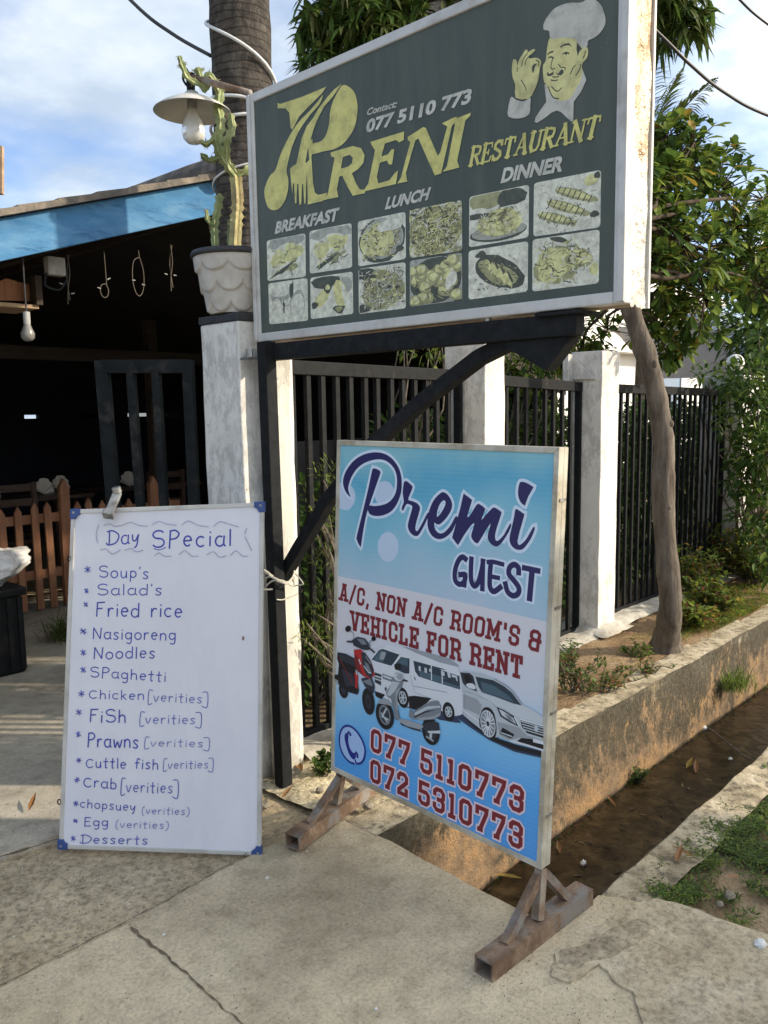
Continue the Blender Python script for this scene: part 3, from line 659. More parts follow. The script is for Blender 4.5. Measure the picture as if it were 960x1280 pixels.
# dining tables in the gloom
M['table_wood'] = wood('dark_table_wood', (0.05, 0.03, 0.02), (0.085, 0.05, 0.032), (0.12, 0.07, 0.045), 0.45, (0.1, 1, 1))
M['napkin'] = mat('cream_napkin', (0.85, 0.78, 0.66), 0.8, 0.08, 8)
def table(x, y, label):
    r = thing('dining_table', label, 'table', (x, y, 0.03), 'dining tables in the shed')
    mb = MB(); mb.box((x-0.55, y-0.38, 0.75), (x+0.55, y+0.38, 0.78)); mb.build('tabletop', M['table_wood'], r, bevel=0.004)
    for sx in (-1, 1):
        for sy in (-1, 1):
            mb = MB(); mb.box((x+sx*0.5-0.025, y+sy*0.33-0.025, 0.03), (x+sx*0.5+0.025, y+sy*0.33+0.025, 0.75)); mb.build('leg', M['table_wood'], r)
    return r
def napkin(x, y, label):
    r = MB(); n = 12
    for k in range(n):
        a0, a1 = PI*k/n - 0.2, PI*(k+1)/n - 0.2
        r.add([(x, y, 0.782), (x+0.09*math.cos(a0), y+0.015*(-1)**k, 0.79+0.13*math.sin(a0)+0.01), (x+0.09*math.cos(a1), y-0.015*(-1)**k, 0.79+0.13*math.sin(a1)+0.01)], [(0, 1, 2)])
    o = r.build('folded_napkin', M['napkin'], loc=(x, y, 0.78)); tag(o, label, 'napkin', 'fan napkins on the dining tables')
table(3.1, 7.5, 'dark wooden dining table behind the picket fence, set with fan napkins')
table(4.4, 7.7, 'dark wooden dining table behind the open gate, one fan napkin on it')
napkin(2.8, 7.35, 'cream fan napkin on the table behind the picket fence, by its end')
napkin(3.3, 7.4, 'cream fan napkin on the table behind the picket fence, by the gate stile')
napkin(4.2, 7.5, 'cream fan napkin on the table behind the open gate')
napkin(2.62, 7.45, 'cream fan napkin on the table behind the picket fence, by the black bin')
napkin(3.55, 7.6, 'cream fan napkin at the far corner of the table behind the picket fence')
def chair(x, y, label):
    r = thing('dining_chair', label, 'chair', (x, y, 0.03), 'chairs in the dining shed')
    mb = MB(); mb.box((x-0.2, y-0.2, 0.45), (x+0.2, y+0.2, 0.48)); mb.build('seat', M['table_wood'], r, bevel=0.004)
    for sx in (-1, 1):
        mb = MB(); mb.box((x+sx*0.18-0.02, y-0.2, 0.03), (x+sx*0.18+0.02, y-0.16, 0.95)); mb.build('leg', M['table_wood'], r)
        mb = MB(); mb.box((x+sx*0.18-0.02, y+0.16, 0.03), (x+sx*0.18+0.02, y+0.2, 0.45)); mb.build('leg', M['table_wood'], r)
    mb = MB()
    for z in (0.62, 0.76, 0.88): mb.box((x-0.16, y-0.19, z), (x+0.16, y-0.17, z+0.06))
    mb.build('backrest', M['table_wood'], r)
chair(2.75, 6.95, 'dark wooden chair drawn up to the table behind the picket fence')
chair(4.3, 7.15, 'dark wooden chair in front of the table behind the open gate')

# black slatted planter with a white sack on it
M['plast_black'] = mat('black_plastic', (0.010, 0.0105, 0.011), 0.6, 0.3, 12, 0.1, spec=0.2, dirt=(0.04, 0.036, 0.032), dirt_amt=0.2)
pb_ = thing('black_bin', 'black ribbed plastic bin standing inside the entrance', 'bin', (1.72, 4.95, 0.004))
mb = MB(); mb.box((1.46, 4.76, 0.004), (1.955, 5.2, 0.50)); mb.build('body', M['plast_black'], pb_, bevel=0.02)
for k in range(8):
    x = 1.49+k*0.061; mb = MB(); mb.box((x, 4.745, 0.03), (x+0.03, 4.758, 0.46)); mb.build('rib', M['plast_black'], pb_, bevel=0.003)
mb = MB(); mb.box((1.44, 4.74, 0.465), (1.975, 5.22, 0.512)); mb.build('rim', M['plast_black'], pb_, bevel=0.01)
t = NT('white_sack_plastic'); t.color(t.ramp(t.noise(8, 5), [(0.3, (0.6, 0.6, 0.58)), (0.7, (0.78, 0.78, 0.77))])); t.rough(0.4); t.bump(t.noise(10, 5, 0.6, dist=1.2), 0.8, 0.03); M['sack'] = t.mat
mb = MB()
def sackf(u, v):
    a = 2*PI*u; b = PI*v; d = Vector((math.cos(a)*math.sin(b), math.sin(a)*math.sin(b), math.cos(b)))
    h = 1+0.22*noise.fractal(d*2.2, 0.9, 2.1, 4)
    neck = max(0, d.x-0.55)*0.55
    return (1.76+d.x*0.25*h+neck*0.3, 4.95+d.y*0.2*h, max(0.514, 0.615+d.z*0.125*h+neck*0.22))
mb.grid(sackf, 48, 28); o = mb.build('tied_sack', M['sack'], loc=(1.76, 4.95, 0.514), smooth=True); tag(o, 'crumpled white plastic sack lying on the black bin', 'sack')
# ------------------------------------------------------------------ flat artwork on sign faces
class Plane:
    def __init__(s, p, u, v):
        s.p = Vector(p); s.u = Vector(u).normalized(); v = Vector(v); s.v = (v - s.u*v.dot(s.u)).normalized(); s.n = s.u.cross(s.v)
        if s.n.dot(CP - s.p) < 0: s.n = -s.n
    def hit(s, px, py):
        d = ray(px, py); return CP + d*((s.p-CP).dot(s.n)/d.dot(s.n))
    def to2(s, px, py):
        q = s.hit(px, py)-s.p; return Vector((q.dot(s.u), q.dot(s.v)))
    def pt(s, q, d): return s.p + s.u*q[0] + s.v*q[1] + s.n*d
class Art:
    """flat printed shapes on a plane; every shape sits a hair above the one before"""
    def __init__(s, plane, parent, base):
        s.pl = plane; s.parent = parent; s.base = base; s.k = 0; s.mb = None
    def begin(s): s.mb = MB(); return s
    def _d(s): s.k += 1; return s.base + s.k*1e-5
    def poly2(s, pts, holes=(), m=0):
        loops = [[Vector((p[0], p[1], 0)) for p in pts]] + [[Vector((p[0], p[1], 0)) for p in h] for h in holes]
        flat = [p for L in loops for p in L]; d = s._d()
        tr = tessellate_polygon(loops)
        fs = []
        for t in tr:
            a, b, c = (flat[i] for i in t); cz = (b-a).cross(c-a).z
            fs.append(t if cz > 0 else tuple(reversed(t)))
        s.mb.add([s.pl.pt(p, d) for p in flat], fs, m)
    def poly(s, pix, holes=(), m=0, smooth=0, grow=0.0):
        P = [s.pl.to2(*p) for p in pix]
        if smooth: P = cr(P, smooth, True)
        H = [[s.pl.to2(*p) for p in h] for h in holes]
        if smooth: H = [cr(h, smooth, True) for h in H]
        if grow: P = grow_poly(P, grow); H = [grow_poly(h, -grow) for h in H]
        s.poly2(P, H, m)
    def ell(s, pix, rx, ry, m=0, rot=0.0, n=28):
        a = math.radians(rot)
        s.poly([(pix[0]+rx*math.cos(t)*math.cos(a)-ry*math.sin(t)*math.sin(a), pix[1]+rx*math.cos(t)*math.sin(a)+ry*math.sin(t)*math.cos(a)) for t in [2*PI*i/n for i in range(n)]], m=m)
    def ring(s, pix, rx, ry, rx2, ry2, m=0, rot=0.0, n=32):
        a = math.radians(rot)
        f = lambda x, y: [(pix[0]+x*math.cos(t)*math.cos(a)-y*math.sin(t)*math.sin(a), pix[1]+x*math.cos(t)*math.sin(a)+y*math.sin(t)*math.cos(a)) for t in [2*PI*i/n for i in range(n)]]
        s.poly(f(rx, ry), [f(rx2, ry2)], m)
    def rib2(s, pts, w, m=0, cap=0.0, closed=False, taper=False):
        """stroke of width w along 2-D plane points (metres)"""
        P = []
        for p in pts:
            p = Vector(p)
            if not P or (p-P[-1]).length > 1e-6: P.append(p)
        if closed and (P[0]-P[-1]).length < 1e-6: P.pop()
        k = len(P)
        if k < 2: return
        ws = w if isinstance(w, list) else [w]*k
        if cap and not closed:
            P[0] = P[0] + (P[0]-P[1]).normalized()*cap; P[-1] = P[-1] + (P[-1]-P[-2]).normalized()*cap
        L = []; Q = []; d = s._d()
        for i in range(k):
            if closed: e0 = (P[i]-P[i-1]).normalized(); e1 = (P[(i+1) % k]-P[i]).normalized()
            else:
                e0 = (P[i]-P[max(i-1, 0)]) if i else (P[1]-P[0]); e1 = (P[min(i+1, k-1)]-P[i]) if i < k-1 else (P[-1]-P[-2])
                e0 = e0.normalized(); e1 = e1.normalized()
            n0 = Vector((-e0.y, e0.x)); n1 = Vector((-e1.y, e1.x)); nn = n0+n1
            if nn.length < 1e-5: nn = n1
            nn.normalize(); c = max(nn.dot(n1), 0.45)
            o = nn*(ws[min(i, len(ws)-1)]/2/c); L.append(P[i]+o); Q.append(P[i]-o)
        vs = [s.pl.pt(p, d) for p in L+Q]
        rng = range(k if closed else k-1)
        s.mb.add(vs, [(k+i, k+(i+1) % k, (i+1) % k, i) for i in rng], m)
    def rib(s, pix, w, m=0, smooth=0, cap=0.0, closed=False):
        P = [s.pl.to2(*p) for p in pix]
        if smooth: P = cr(P, smooth, closed)
        if isinstance(w, list) and smooth:
            ww = []
            for i in range(len(w)-1): ww += [w[i]+(w[i+1]-w[i])*j/smooth for j in range(smooth)]
            w = ww+[w[-1]]
        s.rib2(P, w, m, cap, closed)
    def end(s, name, mats, label=None):
        o = s.mb.build(name, mats, s.parent); s.mb = None
        if label: o['label'] = label
        return o
    # text set between three pixel corners: baseline start, baseline end, cap-height start
    def frame(s, O, B, T):
        o, b, t = s.pl.to2(*O), s.pl.to2(*B), s.pl.to2(*T); return o, b-o, t-o
    def strokes(s, text, font, O, B, T, t, m=0, gap=0.22, extra=0.0, smooth=False, cap=None, jitter=0.0):
        o, U, V = s.frame(O, B, T); H = V.length
        lay = []; x = 0.0
        for ch in text:
            if ch == ' ': x += font.get('space', 0.42); continue
            w, st = font[ch]; lay.append((x, w, st)); x += w+gap
        W = x-gap
        tt = t*H + extra
        for x, w, st in lay:
            dy = R.uniform(-jitter, jitter)
            for q in st:
                wid = 1.0
                if isinstance(q, tuple): wid, q = q
                cl = q[0] == q[-1] and len(q) > 2
                P = [o + U*((x+a*w)/W) + V*(b+dy) for a, b in (q[:-1] if cl else q)]
                if smooth and len(P) > 2: P = cr(P, 6, cl)
                s.rib2(P, tt*wid, m, (t*H/2*wid + extra*0.5) if cap is None else cap, cl)
    def text(s, body, O, B, T, m=0, bold=0.0, gap=1.0):
        cu = bpy.data.curves.new('print', 'FONT'); cu.body = body; cu.size = 1.0; cu.offset = bold; cu.resolution_u = 3; cu.space_character = gap
        ob = bpy.data.objects.new('print', cu); COL.objects.link(ob)
        dg = bpy.context.evaluated_depsgraph_get(); dg.update()
        me = ob.evaluated_get(dg).to_mesh()
        V0 = [v.co.copy() for v in me.vertices]; F0 = [tuple(p.vertices) for p in me.polygons]
        ob.evaluated_get(dg).to_mesh_clear(); bpy.data.objects.remove(ob); bpy.data.curves.remove(cu)
        x0 = min(v.x for v in V0); x1 = max(v.x for v in V0); y1 = max(v.y for v in V0); y0 = min(v.y for v in V0)
        o, U, V = s.frame(O, B, T); d = s._d()
        s.mb.add([s.pl.pt(o+U*((v.x-x0)/(x1-x0))+V*((v.y-y0)/(y1-y0)), d) for v in V0], F0, m)
def grow_poly(P, g):
    P = [Vector(p) for p in P]; k = len(P)
    area = sum(P[i].x*P[(i+1) % k].y-P[(i+1) % k].x*P[i].y for i in range(k)); sg = 1 if area > 0 else -1
    out = []
    for i in range(k):
        e0 = (P[i]-P[i-1]); e1 = (P[(i+1) % k]-P[i])
        if e0.length < 1e-7 or e1.length < 1e-7: out.append(P[i]); continue
        e0.normalize(); e1.normalize(); n = Vector((e0.y, -e0.x))+Vector((e1.y, -e1.x))
        if n.length < 1e-4: out.append(P[i]); continue
        n.normalize(); c = max(n.dot(Vector((e1.y, -e1.x))), 0.6)
        out.append(P[i]+n*(g*sg/c))
    return out
def zz(s, ox, oy): return lambda *pts: [(ox+x/s, oy+y/s) for x, y in pts]

# slab-serif stroke font: glyph = (width, strokes on a unit box)
_sr = lambda x, y, w=0.22: [(x-w, y), (x+w, y)]
OCT = [(0.24, 0), (0.76, 0), (1, 0.13), (1, 0.87), (0.76, 1), (0.24, 1), (0, 0.87), (0, 0.13), (0.24, 0)]
SLAB = {'space': 0.42,
 'A': (0.52, [[(0.08, 0), (0.42, 1)], [(0.92, 0), (0.58, 1)], [(0.3, 1), (0.7, 1)], [(0.25, 0.3), (0.75, 0.3)], _sr(0.06, 0), _sr(0.94, 0)]),
 'C': (0.44, [[(1, 0.70), (1, 0.87), (0.76, 1), (0.24, 1), (0, 0.87), (0, 0.13), (0.24, 0), (0.76, 0), (1, 0.13), (1, 0.30)]]),
 'O': (0.46, [OCT]),
 'N': (0.50, [[(0.08, 0), (0.08, 1)], [(0.08, 1), (0.92, 0)], [(0.92, 0), (0.92, 1)], _sr(0.08, 0, 0.2), _sr(0.92, 1, 0.2), [(-0.12, 1), (0.1, 1)]]),
 'M': (0.66, [[(0.08, 0), (0.08, 1)], [(0.08, 1), (0.5, 0.25)], [(0.5, 0.25), (0.92, 1)], [(0.92, 0), (0.92, 1)], _sr(0.08, 0, 0.16), _sr(0.92, 0, 0.16), [(-0.08, 1), (0.08, 1)], [(0.92, 1), (1.08, 1)]]),
 'R': (0.50, [[(0.12, 0), (0.12, 1)], [(-0.08, 1), (0.7, 1), (0.95, 0.88), (0.95, 0.62), (0.7, 0.48), (0.15, 0.48)], [(0.62, 0.48), (0.92, 0.30), (0.92, 0)], _sr(0.12, 0, 0.2), [(0.92, 0), (1.1, 0)]]),
 'S': (0.44, [[(1, 0.72), (1, 0.87), (0.76, 1), (0.24, 1), (0, 0.87), (0, 0.64), (0.24, 0.53), (0.76, 0.47), (1, 0.36), (1, 0.13), (0.76, 0), (0.24, 0), (0, 0.13), (0, 0.28)]]),
 'V': (0.52, [[(0.06, 1), (0.44, 0)], [(0.94, 1), (0.56, 0)], [(0.36, 0), (0.64, 0)], _sr(0.06, 1), _sr(0.94, 1)]),
 'E': (0.44, [[(0.12, 0), (0.12, 1)], [(-0.1, 1), (1, 1), (1, 0.78)], [(-0.1, 0), (1, 0), (1, 0.22)], [(0.12, 0.5), (0.68, 0.5)], [(0.68, 0.40), (0.68, 0.60)]]),
 'F': (0.44, [[(0.12, 0), (0.12, 1)], [(-0.1, 1), (1, 1), (1, 0.76)], [(0.12, 0.5), (0.68, 0.5)], [(0.68, 0.40), (0.68, 0.60)], _sr(0.12, 0, 0.24)]),
 'H': (0.52, [[(0.1, 0), (0.1, 1)], [(0.9, 0), (0.9, 1)], [(0.1, 0.5), (0.9, 0.5)]] + [_sr(a, b, 0.2) for a in (0.1, 0.9) for b in (0, 1)]),
 'I': (0.20, [[(0.5, 0), (0.5, 1)], [(-0.1, 0), (1.1, 0)], [(-0.1, 1), (1.1, 1)]]),
 'L': (0.42, [[(0.14, 0), (0.14, 1)], [(-0.1, 0), (1, 0), (1, 0.26)], _sr(0.14, 1, 0.26)]),
 'T': (0.48, [[(0.5, 0), (0.5, 1)], [(0, 0.74), (0, 1), (1, 1), (1, 0.74)], _sr(0.5, 0, 0.26)]),
 '/': (0.34, [[(0.0, -0.12), (1.0, 1.1)]]), ',': (0.12, [[(0.6, 0.06), (0.2, -0.16)]]), "'": (0.10, [[(0.5, 1), (0.5, 0.78)]]),
 '&': (0.50, [[(0.95, 0.72), (0.95, 0.88), (0.7, 1), (0.25, 1), (0.05, 0.88), (0.05, 0.68), (0.3, 0.54)], [(0.9, 0.5), (0.3, 0.54), (0, 0.40), (0, 0.13), (0.24, 0), (0.9, 0), (0.9, 0.62)], [(0.75, 0.5), (1.08, 0.5)]]),
 '0': (0.46, [OCT]), '1': (0.24, [[(0.5, 0), (0.5, 1)], [(0.0, 0), (1.0, 0)], [(0.1, 0.98), (0.5, 1)]]),
 '7': (0.46, [[(0.0, 0.76), (0.0, 1), (1, 1), (0.95, 0.8), (0.35, 0)], _sr(0.35, 0, 0.15)]),
 '5': (0.46, [[(0.95, 1), (0.05, 1), (0.05, 0.58), (0.76, 0.58), (1, 0.46), (1, 0.13), (0.76, 0), (0.24, 0), (0, 0.13), (0, 0.26)]]),
 '3': (0.46, [[(0.0, 0.74), (0.0, 0.87), (0.24, 1), (0.76, 1), (1, 0.87), (1, 0.64), (0.76, 0.52), (0.4, 0.52)], [(0.76, 0.52), (1, 0.40), (1, 0.13), (0.76, 0), (0.24, 0), (0, 0.13), (0, 0.26)]]),
 '2': (0.46, [[(0.0, 0.72), (0.0, 0.87), (0.24, 1), (0.76, 1), (1, 0.87), (1, 0.64), (0.06, 0.16), (0.06, 0), (1, 0), (1, 0.24)]]),
}
# thick-and-thin roman stroke font
ROM = {'space': 0.3,
 'R': (0.56, [(1.5, [(0.15, 0), (0.15, 1)]), (0.6, [(-0.05, 0), (0.35, 0)]), (0.6, [(-0.05, 1), (0.5, 1)]), (1.0, [(0.5, 1), (0.85, 0.93), (0.9, 0.75), (0.8, 0.55), (0.45, 0.5)]), (0.6, [(0.2, 0.5), (0.5, 0.5)]), (1.4, [(0.5, 0.5), (0.9, 0.03)]), (0.6, [(0.85, 0), (1.08, 0)])]),
 'E': (0.50, [(1.5, [(0.18, 0), (0.18, 1)]), (0.6, [(-0.05, 0), (0.95, 0), (1.02, 0.24)]), (0.6, [(-0.05, 1), (0.92, 1), (0.98, 0.78)]), (0.6, [(0.2, 0.52), (0.66, 0.52)]), (0.6, [(0.66, 0.40), (0.66, 0.64)])]),
 'S': (0.46, [(1.2, [(0.88, 0.80), (0.7, 0.97), (0.35, 0.99), (0.1, 0.85), (0.12, 0.65), (0.45, 0.52), (0.85, 0.38), (0.92, 0.18), (0.68, 0.02), (0.3, 0.0), (0.05, 0.2)]), (0.6, [(0.92, 0.72), (0.92, 1.0)]), (0.6, [(0.03, 0.0), (0.03, 0.28)])]),
 'T': (0.54, [(1.5, [(0.5, 0), (0.5, 1)]), (0.7, [(0.0, 0.76), (0.03, 1), (0.97, 1), (1.0, 0.76)]), (0.6, [(0.28, 0), (0.72, 0)])]),
 'A': (0.60, [(0.7, [(0.1, 0), (0.5, 1)]), (1.5, [(0.52, 1), (0.9, 0)]), (0.6, [(0.25, 0.34), (0.75, 0.34)]), (0.6, [(-0.05, 0), (0.26, 0)]), (0.6, [(0.72, 0), (1.06, 0)])]),
 'U': (0.56, [(1.5, [(0.16, 1), (0.16, 0.25), (0.3, 0.03)]), (0.9, [(0.3, 0.03), (0.5, 0.0), (0.74, 0.04), (0.86, 0.25), (0.86, 1)]), (0.6, [(-0.05, 1), (0.38, 1)]), (0.6, [(0.7, 1), (1.03, 1)])]),
 'N': (0.60, [(0.7, [(0.12, 0), (0.12, 1)]), (1.6, [(0.12, 1), (0.88, 0)]), (0.7, [(0.88, 0), (0.88, 1)]), (0.6, [(-0.06, 0), (0.3, 0)]), (0.6, [(0.7, 1), (1.06, 1)]), (0.6, [(-0.06, 1), (0.2, 1)])]),
}

# ------------------------------------------------------------------ big sign box on its steel frame
KS = 1.22                                                    # print colours: photographed in open shade
def ink(name, r, g, b, k=1.0, rough=0.45, var=0.13): return mat(name, lin(r, g, b, KS*k), rough, var, 16, spec=0.4, dirt=lin(r*0.8, g*0.8, b*0.8, KS*k), dirt_amt=0.3, dirt_scale=22)
SX, SY0, SY1, SZ0, SZ1, SD = 2.0, 1.037, 2.562, 1.762, 2.660, 0.135
big = thing('sign_box', 'big dark green restaurant sign box with yellow lettering on a black steel frame', 'sign', (SX+SD/2, (SY0+SY1)/2, SZ0))
M['alu'] = mat('painted_aluminium', (0.58, 0.57, 0.54), 0.4, 0.08, 10, metal=0.15, dirt=(0.38, 0.36, 0.32), dirt_amt=0.25, dirt_scale=6)
t = NT('green_sign_vinyl')
c0 = t.ramp(t.noise(2.5, 6, 0.6), [(0.3, lin(62, 71, 66, KS)), (0.7, lin(74, 81, 75, KS))])
c0 = t.mix(t.ramp(t.noise(14, 8, 0.7, t.coord((1, 1, 0.15))), [(0.45, 0.0), (0.7, 0.3)]), c0, lin(100, 104, 92, KS))
c0 = t.mix(t.math('MULTIPLY', t.ramp(t.voro(40), [(0.03, 1.0), (0.05, 0.0)]), t.ramp(t.noise(6, 3), [(0.6, 0.0), (0.66, 0.4)])), c0, (0.5, 0.5, 0.47))
t.color(c0); t.rough(0.55); t.bsdf.inputs['Specular IOR Level'].default_value = 0.35; M['vinyl'] = t.mat
FB = 0.032                                                    # width of the aluminium edging
mb = MB(); mb.box((SX+0.006, SY0+FB-0.004, SZ0+FB-0.004), (SX+0.02, SY1-FB+0.004, SZ1-FB+0.004)); mb.build('face_panel', M['vinyl'], big)
mb = MB()
for z0, z1 in ((SZ0, SZ0+FB), (SZ1-FB, SZ1)): mb.box((SX, SY0+FB, z0), (SX+0.04, SY1-FB, z1))
for y0, y1 in ((SY0, SY0+FB), (SY1-FB, SY1)): mb.box((SX, y0, SZ0), (SX+0.04, y1, SZ1))
mb.build('front_frame', M['alu'], big, bevel=0.004)
mb = MB()                                                     # second lip of the edging
mb.box((SX-0.006, SY1-FB*0.5, SZ0+0.004), (SX+0.001, SY1+0.001, SZ1-0.003)); mb.build('edge_lip', M['alu'], big, bevel=0.002); mb = MB(); mb.box((SX-0.006, SY0-0.001, SZ0+0.004), (SX+0.001, SY0+FB*0.6, SZ1-0.003)); mb.build('edge_lip', M['alu'], big, bevel=0.002)
t = NT('dented_tin')
col = t.ramp(t.noise(5, 8, 0.65), [(0.3, (0.50, 0.47, 0.39)), (0.6, (0.68, 0.65, 0.57))])
rz = t.math('ADD', t.math('MULTIPLY', t.xyz(2), 0.55), t.noise(9, 9, 0.75, t.coord((1, 1, 0.6), loc=(1, 7, 2))))
col = t.mix(t.ramp(rz, [(0.66, 0.0), (0.82, 0.85)]), col, t.ramp(t.noise(20, 6, 0.7), [(0.35, (0.30, 0.15, 0.06)), (0.65, (0.55, 0.37, 0.18))]))
t.color(col); t.rough(0.38); t.set(Metallic=0.25); t.bump(t.math('ADD', t.noise(4, 4, 0.5, t.coord((1, 1, 0.7))), t.math('MULTIPLY', t.noise(14, 6, 0.6), 0.35)), 1.0, 0.06); M['tin'] = t.mat
mb = MB()
mb.grid(lambda u, v: (SX+0.041+(SD-0.041)*u, SY0+0.004+0.006*noise.noise(Vector((u*4, v*9, 1)))*(1 if 0 < u < 1 and 0 < v < 1 else 0), SZ0-0.004+(SZ1-SZ0+0.008)*v + (0.01*noise.noise(Vector((u*5, 3, 3))) if v == 0 else 0)), 10, 60)
mb.box((SX+0.041, SY0+0.01, SZ0+0.01), (SX+SD-0.002, SY0+0.02, SZ1-0.01))
mb.build('side_panel', M['tin'], big, smooth=True)
mb = MB(); mb.box((SX+SD-0.004, SY0-0.002, SZ0-0.004), (SX+SD+0.006, SY0+0.012, SZ1+0.002)); mb.build('edge_strip', M['alu'], big)
mb = MB(); mb.box((SX+0.041, SY1-0.012, SZ0), (SX+SD, SY1, SZ1)); mb.build('side_panel', M['alu'], big)
mb = MB(); mb.box((SX+0.041, SY0+0.021, SZ0+0.004), (SX+SD, SY1-0.013, SZ0+0.012)); mb.build('bottom_panel', mat('stained_bottom_ply', (0.42, 0.33, 0.24), 0.8, 0.25, 9), big)
mb = MB(); mb.box((SX+0.041, SY0+0.021, SZ1-0.012), (SX+SD, SY1-0.013, SZ1-0.004)); mb.build('top_panel', M['alu'], big)
mb = MB(); mb.box((SX+SD-0.012, SY0+0.021, SZ0+0.013), (SX+SD-0.004, SY1-0.013, SZ1-0.013)); mb.build('back_panel', M['alu'], big)

PB = Plane((SX+0.006, 1.8, 2.2), (0, -1, 0), (0, 0, 1))
A = Art(PB, big, 0.0005)
YEL = ink('sign_yellow_ink', 192, 187, 112); CRM = ink('sign_cream_ink', 186, 186, 176, 0.98); DRK = ink('sign_shadow_ink', 46, 56, 52)
z1_ = zz(3.2, 310, 80)
LOGO = {
 'flag': z1_((118,156),(130,160),(215,132),(314,91),(296,118),(243,170),(205,210),(178,262),(171,255),(166,195),(150,177),(120,178)),
 'spoon': z1_((66,520),(72,482),(90,445),(110,424),(128,370),(150,320),(180,265),(210,225),(245,190),(280,150),(300,124),(287,160),(256,195),(226,235),(201,275),(181,320),(166,370),(155,425),(162,465),(159,510),(146,550),(125,578),(100,585),(79,570)),
 'fork': z1_((376,79),(340,130),(305,170),(281,215),(263,260),(249,310),(238,350),(230,392),(236,402),(234,470),(230,558),(226,558),(221,480),(217,480),(213,562),(206,562),(202,480),(197,480),(194,558),(189,557),(184,478),(180,478),(178,520),(172,460),(169,420),(180,408),(194,400),(205,350),(215,300),(235,250),(262,215),(285,175),(320,130),(345,102)),
 'bowl': z1_((378,86),(405,92),(428,118),(438,160),(437,205),(424,258),(392,308),(352,338),(300,350),(254,360),(260,328),(262,318),(290,310),(312,285),(325,240),(328,200),(335,165),(352,125)),
 'stem': z1_((240,312),(258,300),(262,345),(254,372),(260,470),(268,515),(282,524),(318,515),(300,548),(240,562),(238,470),(233,396),(246,384)),
 'E': z1_((490,312),(625,270),(623,304),(606,314),(592,304),(548,318),(534,370),(560,362),(574,342),(586,340),(577,402),(565,402),(556,386),(528,395),(516,450),(522,478),(566,465),(588,436),(601,425),(592,480),(460,511),(482,478),(509,345),(496,326)),
 'N': z1_((640,292),(702,252),(712,256),(760,368),(770,352),(798,250),(776,238),(818,217),(836,210),(832,228),(816,248),(773,438),(748,446),(682,298),(670,305),(632,436),(638,470),(598,478),(612,455),(650,312),(640,304)),
 'I': z1_((824,222),(892,195),(889,208),(870,226),(837,388),(846,414),(778,432),(796,410),(828,245)),
}
RR = (z1_((330,355),(350,348),(420,328),(453,337),(467,365),(462,395),(442,420),(416,437),(434,480),(448,502),(470,503),(468,517),(420,527),(398,490),(378,447),(366,450),(356,500),(362,532),(300,545),(320,520),(347,375),(334,370)), z1_((380,372),(408,363),(420,376),(416,398),(400,411),(372,419)))
A.begin()
off = lambda pts, dx=1.0, dy=1.2: [(x+dx, y+dy) for x, y in pts]
for k, p in LOGO.items(): A.poly(off(p), m=0, smooth=4 if k in ('spoon', 'bowl') else 0)
A.poly(off(RR[0]), [off(RR[1])])
A.end('logo_shadow', DRK)
A.begin()
for k, p in LOGO.items(): A.poly(p, smooth=4 if k in ('spoon', 'bowl') else 0)
A.poly(RR[0], [RR[1]])
A.end('logo_lettering', YEL)
z3_ = zz(4.8, 570, 120); q3 = lambda x, y: z3_((x, y))[0]
A.begin(); A.strokes('RESTAURANT', ROM, q3(83, 421), q3(846, 246), q3(104, 313), 0.15, gap=0.12, extra=0.0); A.end('restaurant_shadow', DRK)
A.begin(); A.strokes('RESTAURANT', ROM, q3(80, 418), q3(843, 243), q3(101, 310), 0.15, gap=0.12); A.end('restaurant_lettering', YEL)
q1 = lambda x, y: z1_((x, y))[0]
z5_ = zz(4.364, 560, 190); q5 = lambda x, y: z5_((x, y))[0]
for nm, s_, o_, b_, t_, w_ in (('contact_lettering', 'Contact:', q1(474, 208), q1(593, 174), q1(482, 178), 0.028), ('phone_lettering', '077 5110 773', q1(471, 279), q1(890, 158), q1(479, 223), 0.042),
        ('breakfast_lettering', 'BREAKFAST', q1(108, 681), q1(358, 628), q1(117, 630), 0.045), ('lunch_lettering', 'LUNCH', q1(548, 584), q1(719, 545), q1(562, 533), 0.045), ('dinner_lettering', 'DINNER', q5(288, 172), q5(624, 106), q5(308, 88), 0.045)):
    A.begin(); A.text(s_, o_, b_, t_, bold=w_); A.end(nm, CRM)
# chef emblem
zc = zz(6, 620, 0)
FACE = ink('chef_face_ink', 194, 190, 132); LINE = ink('chef_line_ink', 62, 66, 56); WHT = ink('chef_white_ink', 178, 177, 168)
A.begin()
A.poly(zc((655,530),(680,600),(640,690),(585,765),(582,905),(567,914),(530,880),(490,842),(460,830),(420,845),(370,885),(310,924),(292,914),(300,880),(340,820),(380,765),(366,640),(400,600),(640,520)), m=1)
A.poly(zc((410,285),(500,275),(600,283),(640,330),(655,358),(684,352),(694,390),(682,440),(656,468),(645,500),(652,530),(640,600),(600,670),(560,735),(500,758),(440,738),(400,688),(375,632),(360,600),(354,500),(374,460),(382,400),(390,340)), m=0, smooth=3)
A.poly(zc((362,225),(358,190),(380,140),(430,75),(490,40),(560,22),(640,20),(690,-4),(745,0),(790,40),(810,90),(823,140),(820,185),(790,240),(740,285),(695,305),(688,345),(655,362),(612,318),(600,292),(500,284),(415,292),(402,238),(380,228)), m=1, smooth=3)
A.poly(zc((610,318),(648,366),(630,386),(616,424),(606,370)), m=2)
A.poly(zc((485,350),(515,330),(550,324),(572,352),(545,340),(510,346),(488,362)), m=2); A.poly(zc((388,405),(405,390),(432,380),(434,394),(405,402),(390,418)), m=2)
A.rib(zc((500,410),(525,394),(552,404)), 0.0035, 2, 4); A.ell(zc((527,404))[0], 1.6, 1.6, 2); A.rib(zc((395,436),(415,428),(436,438)), 0.004, 2, 4)
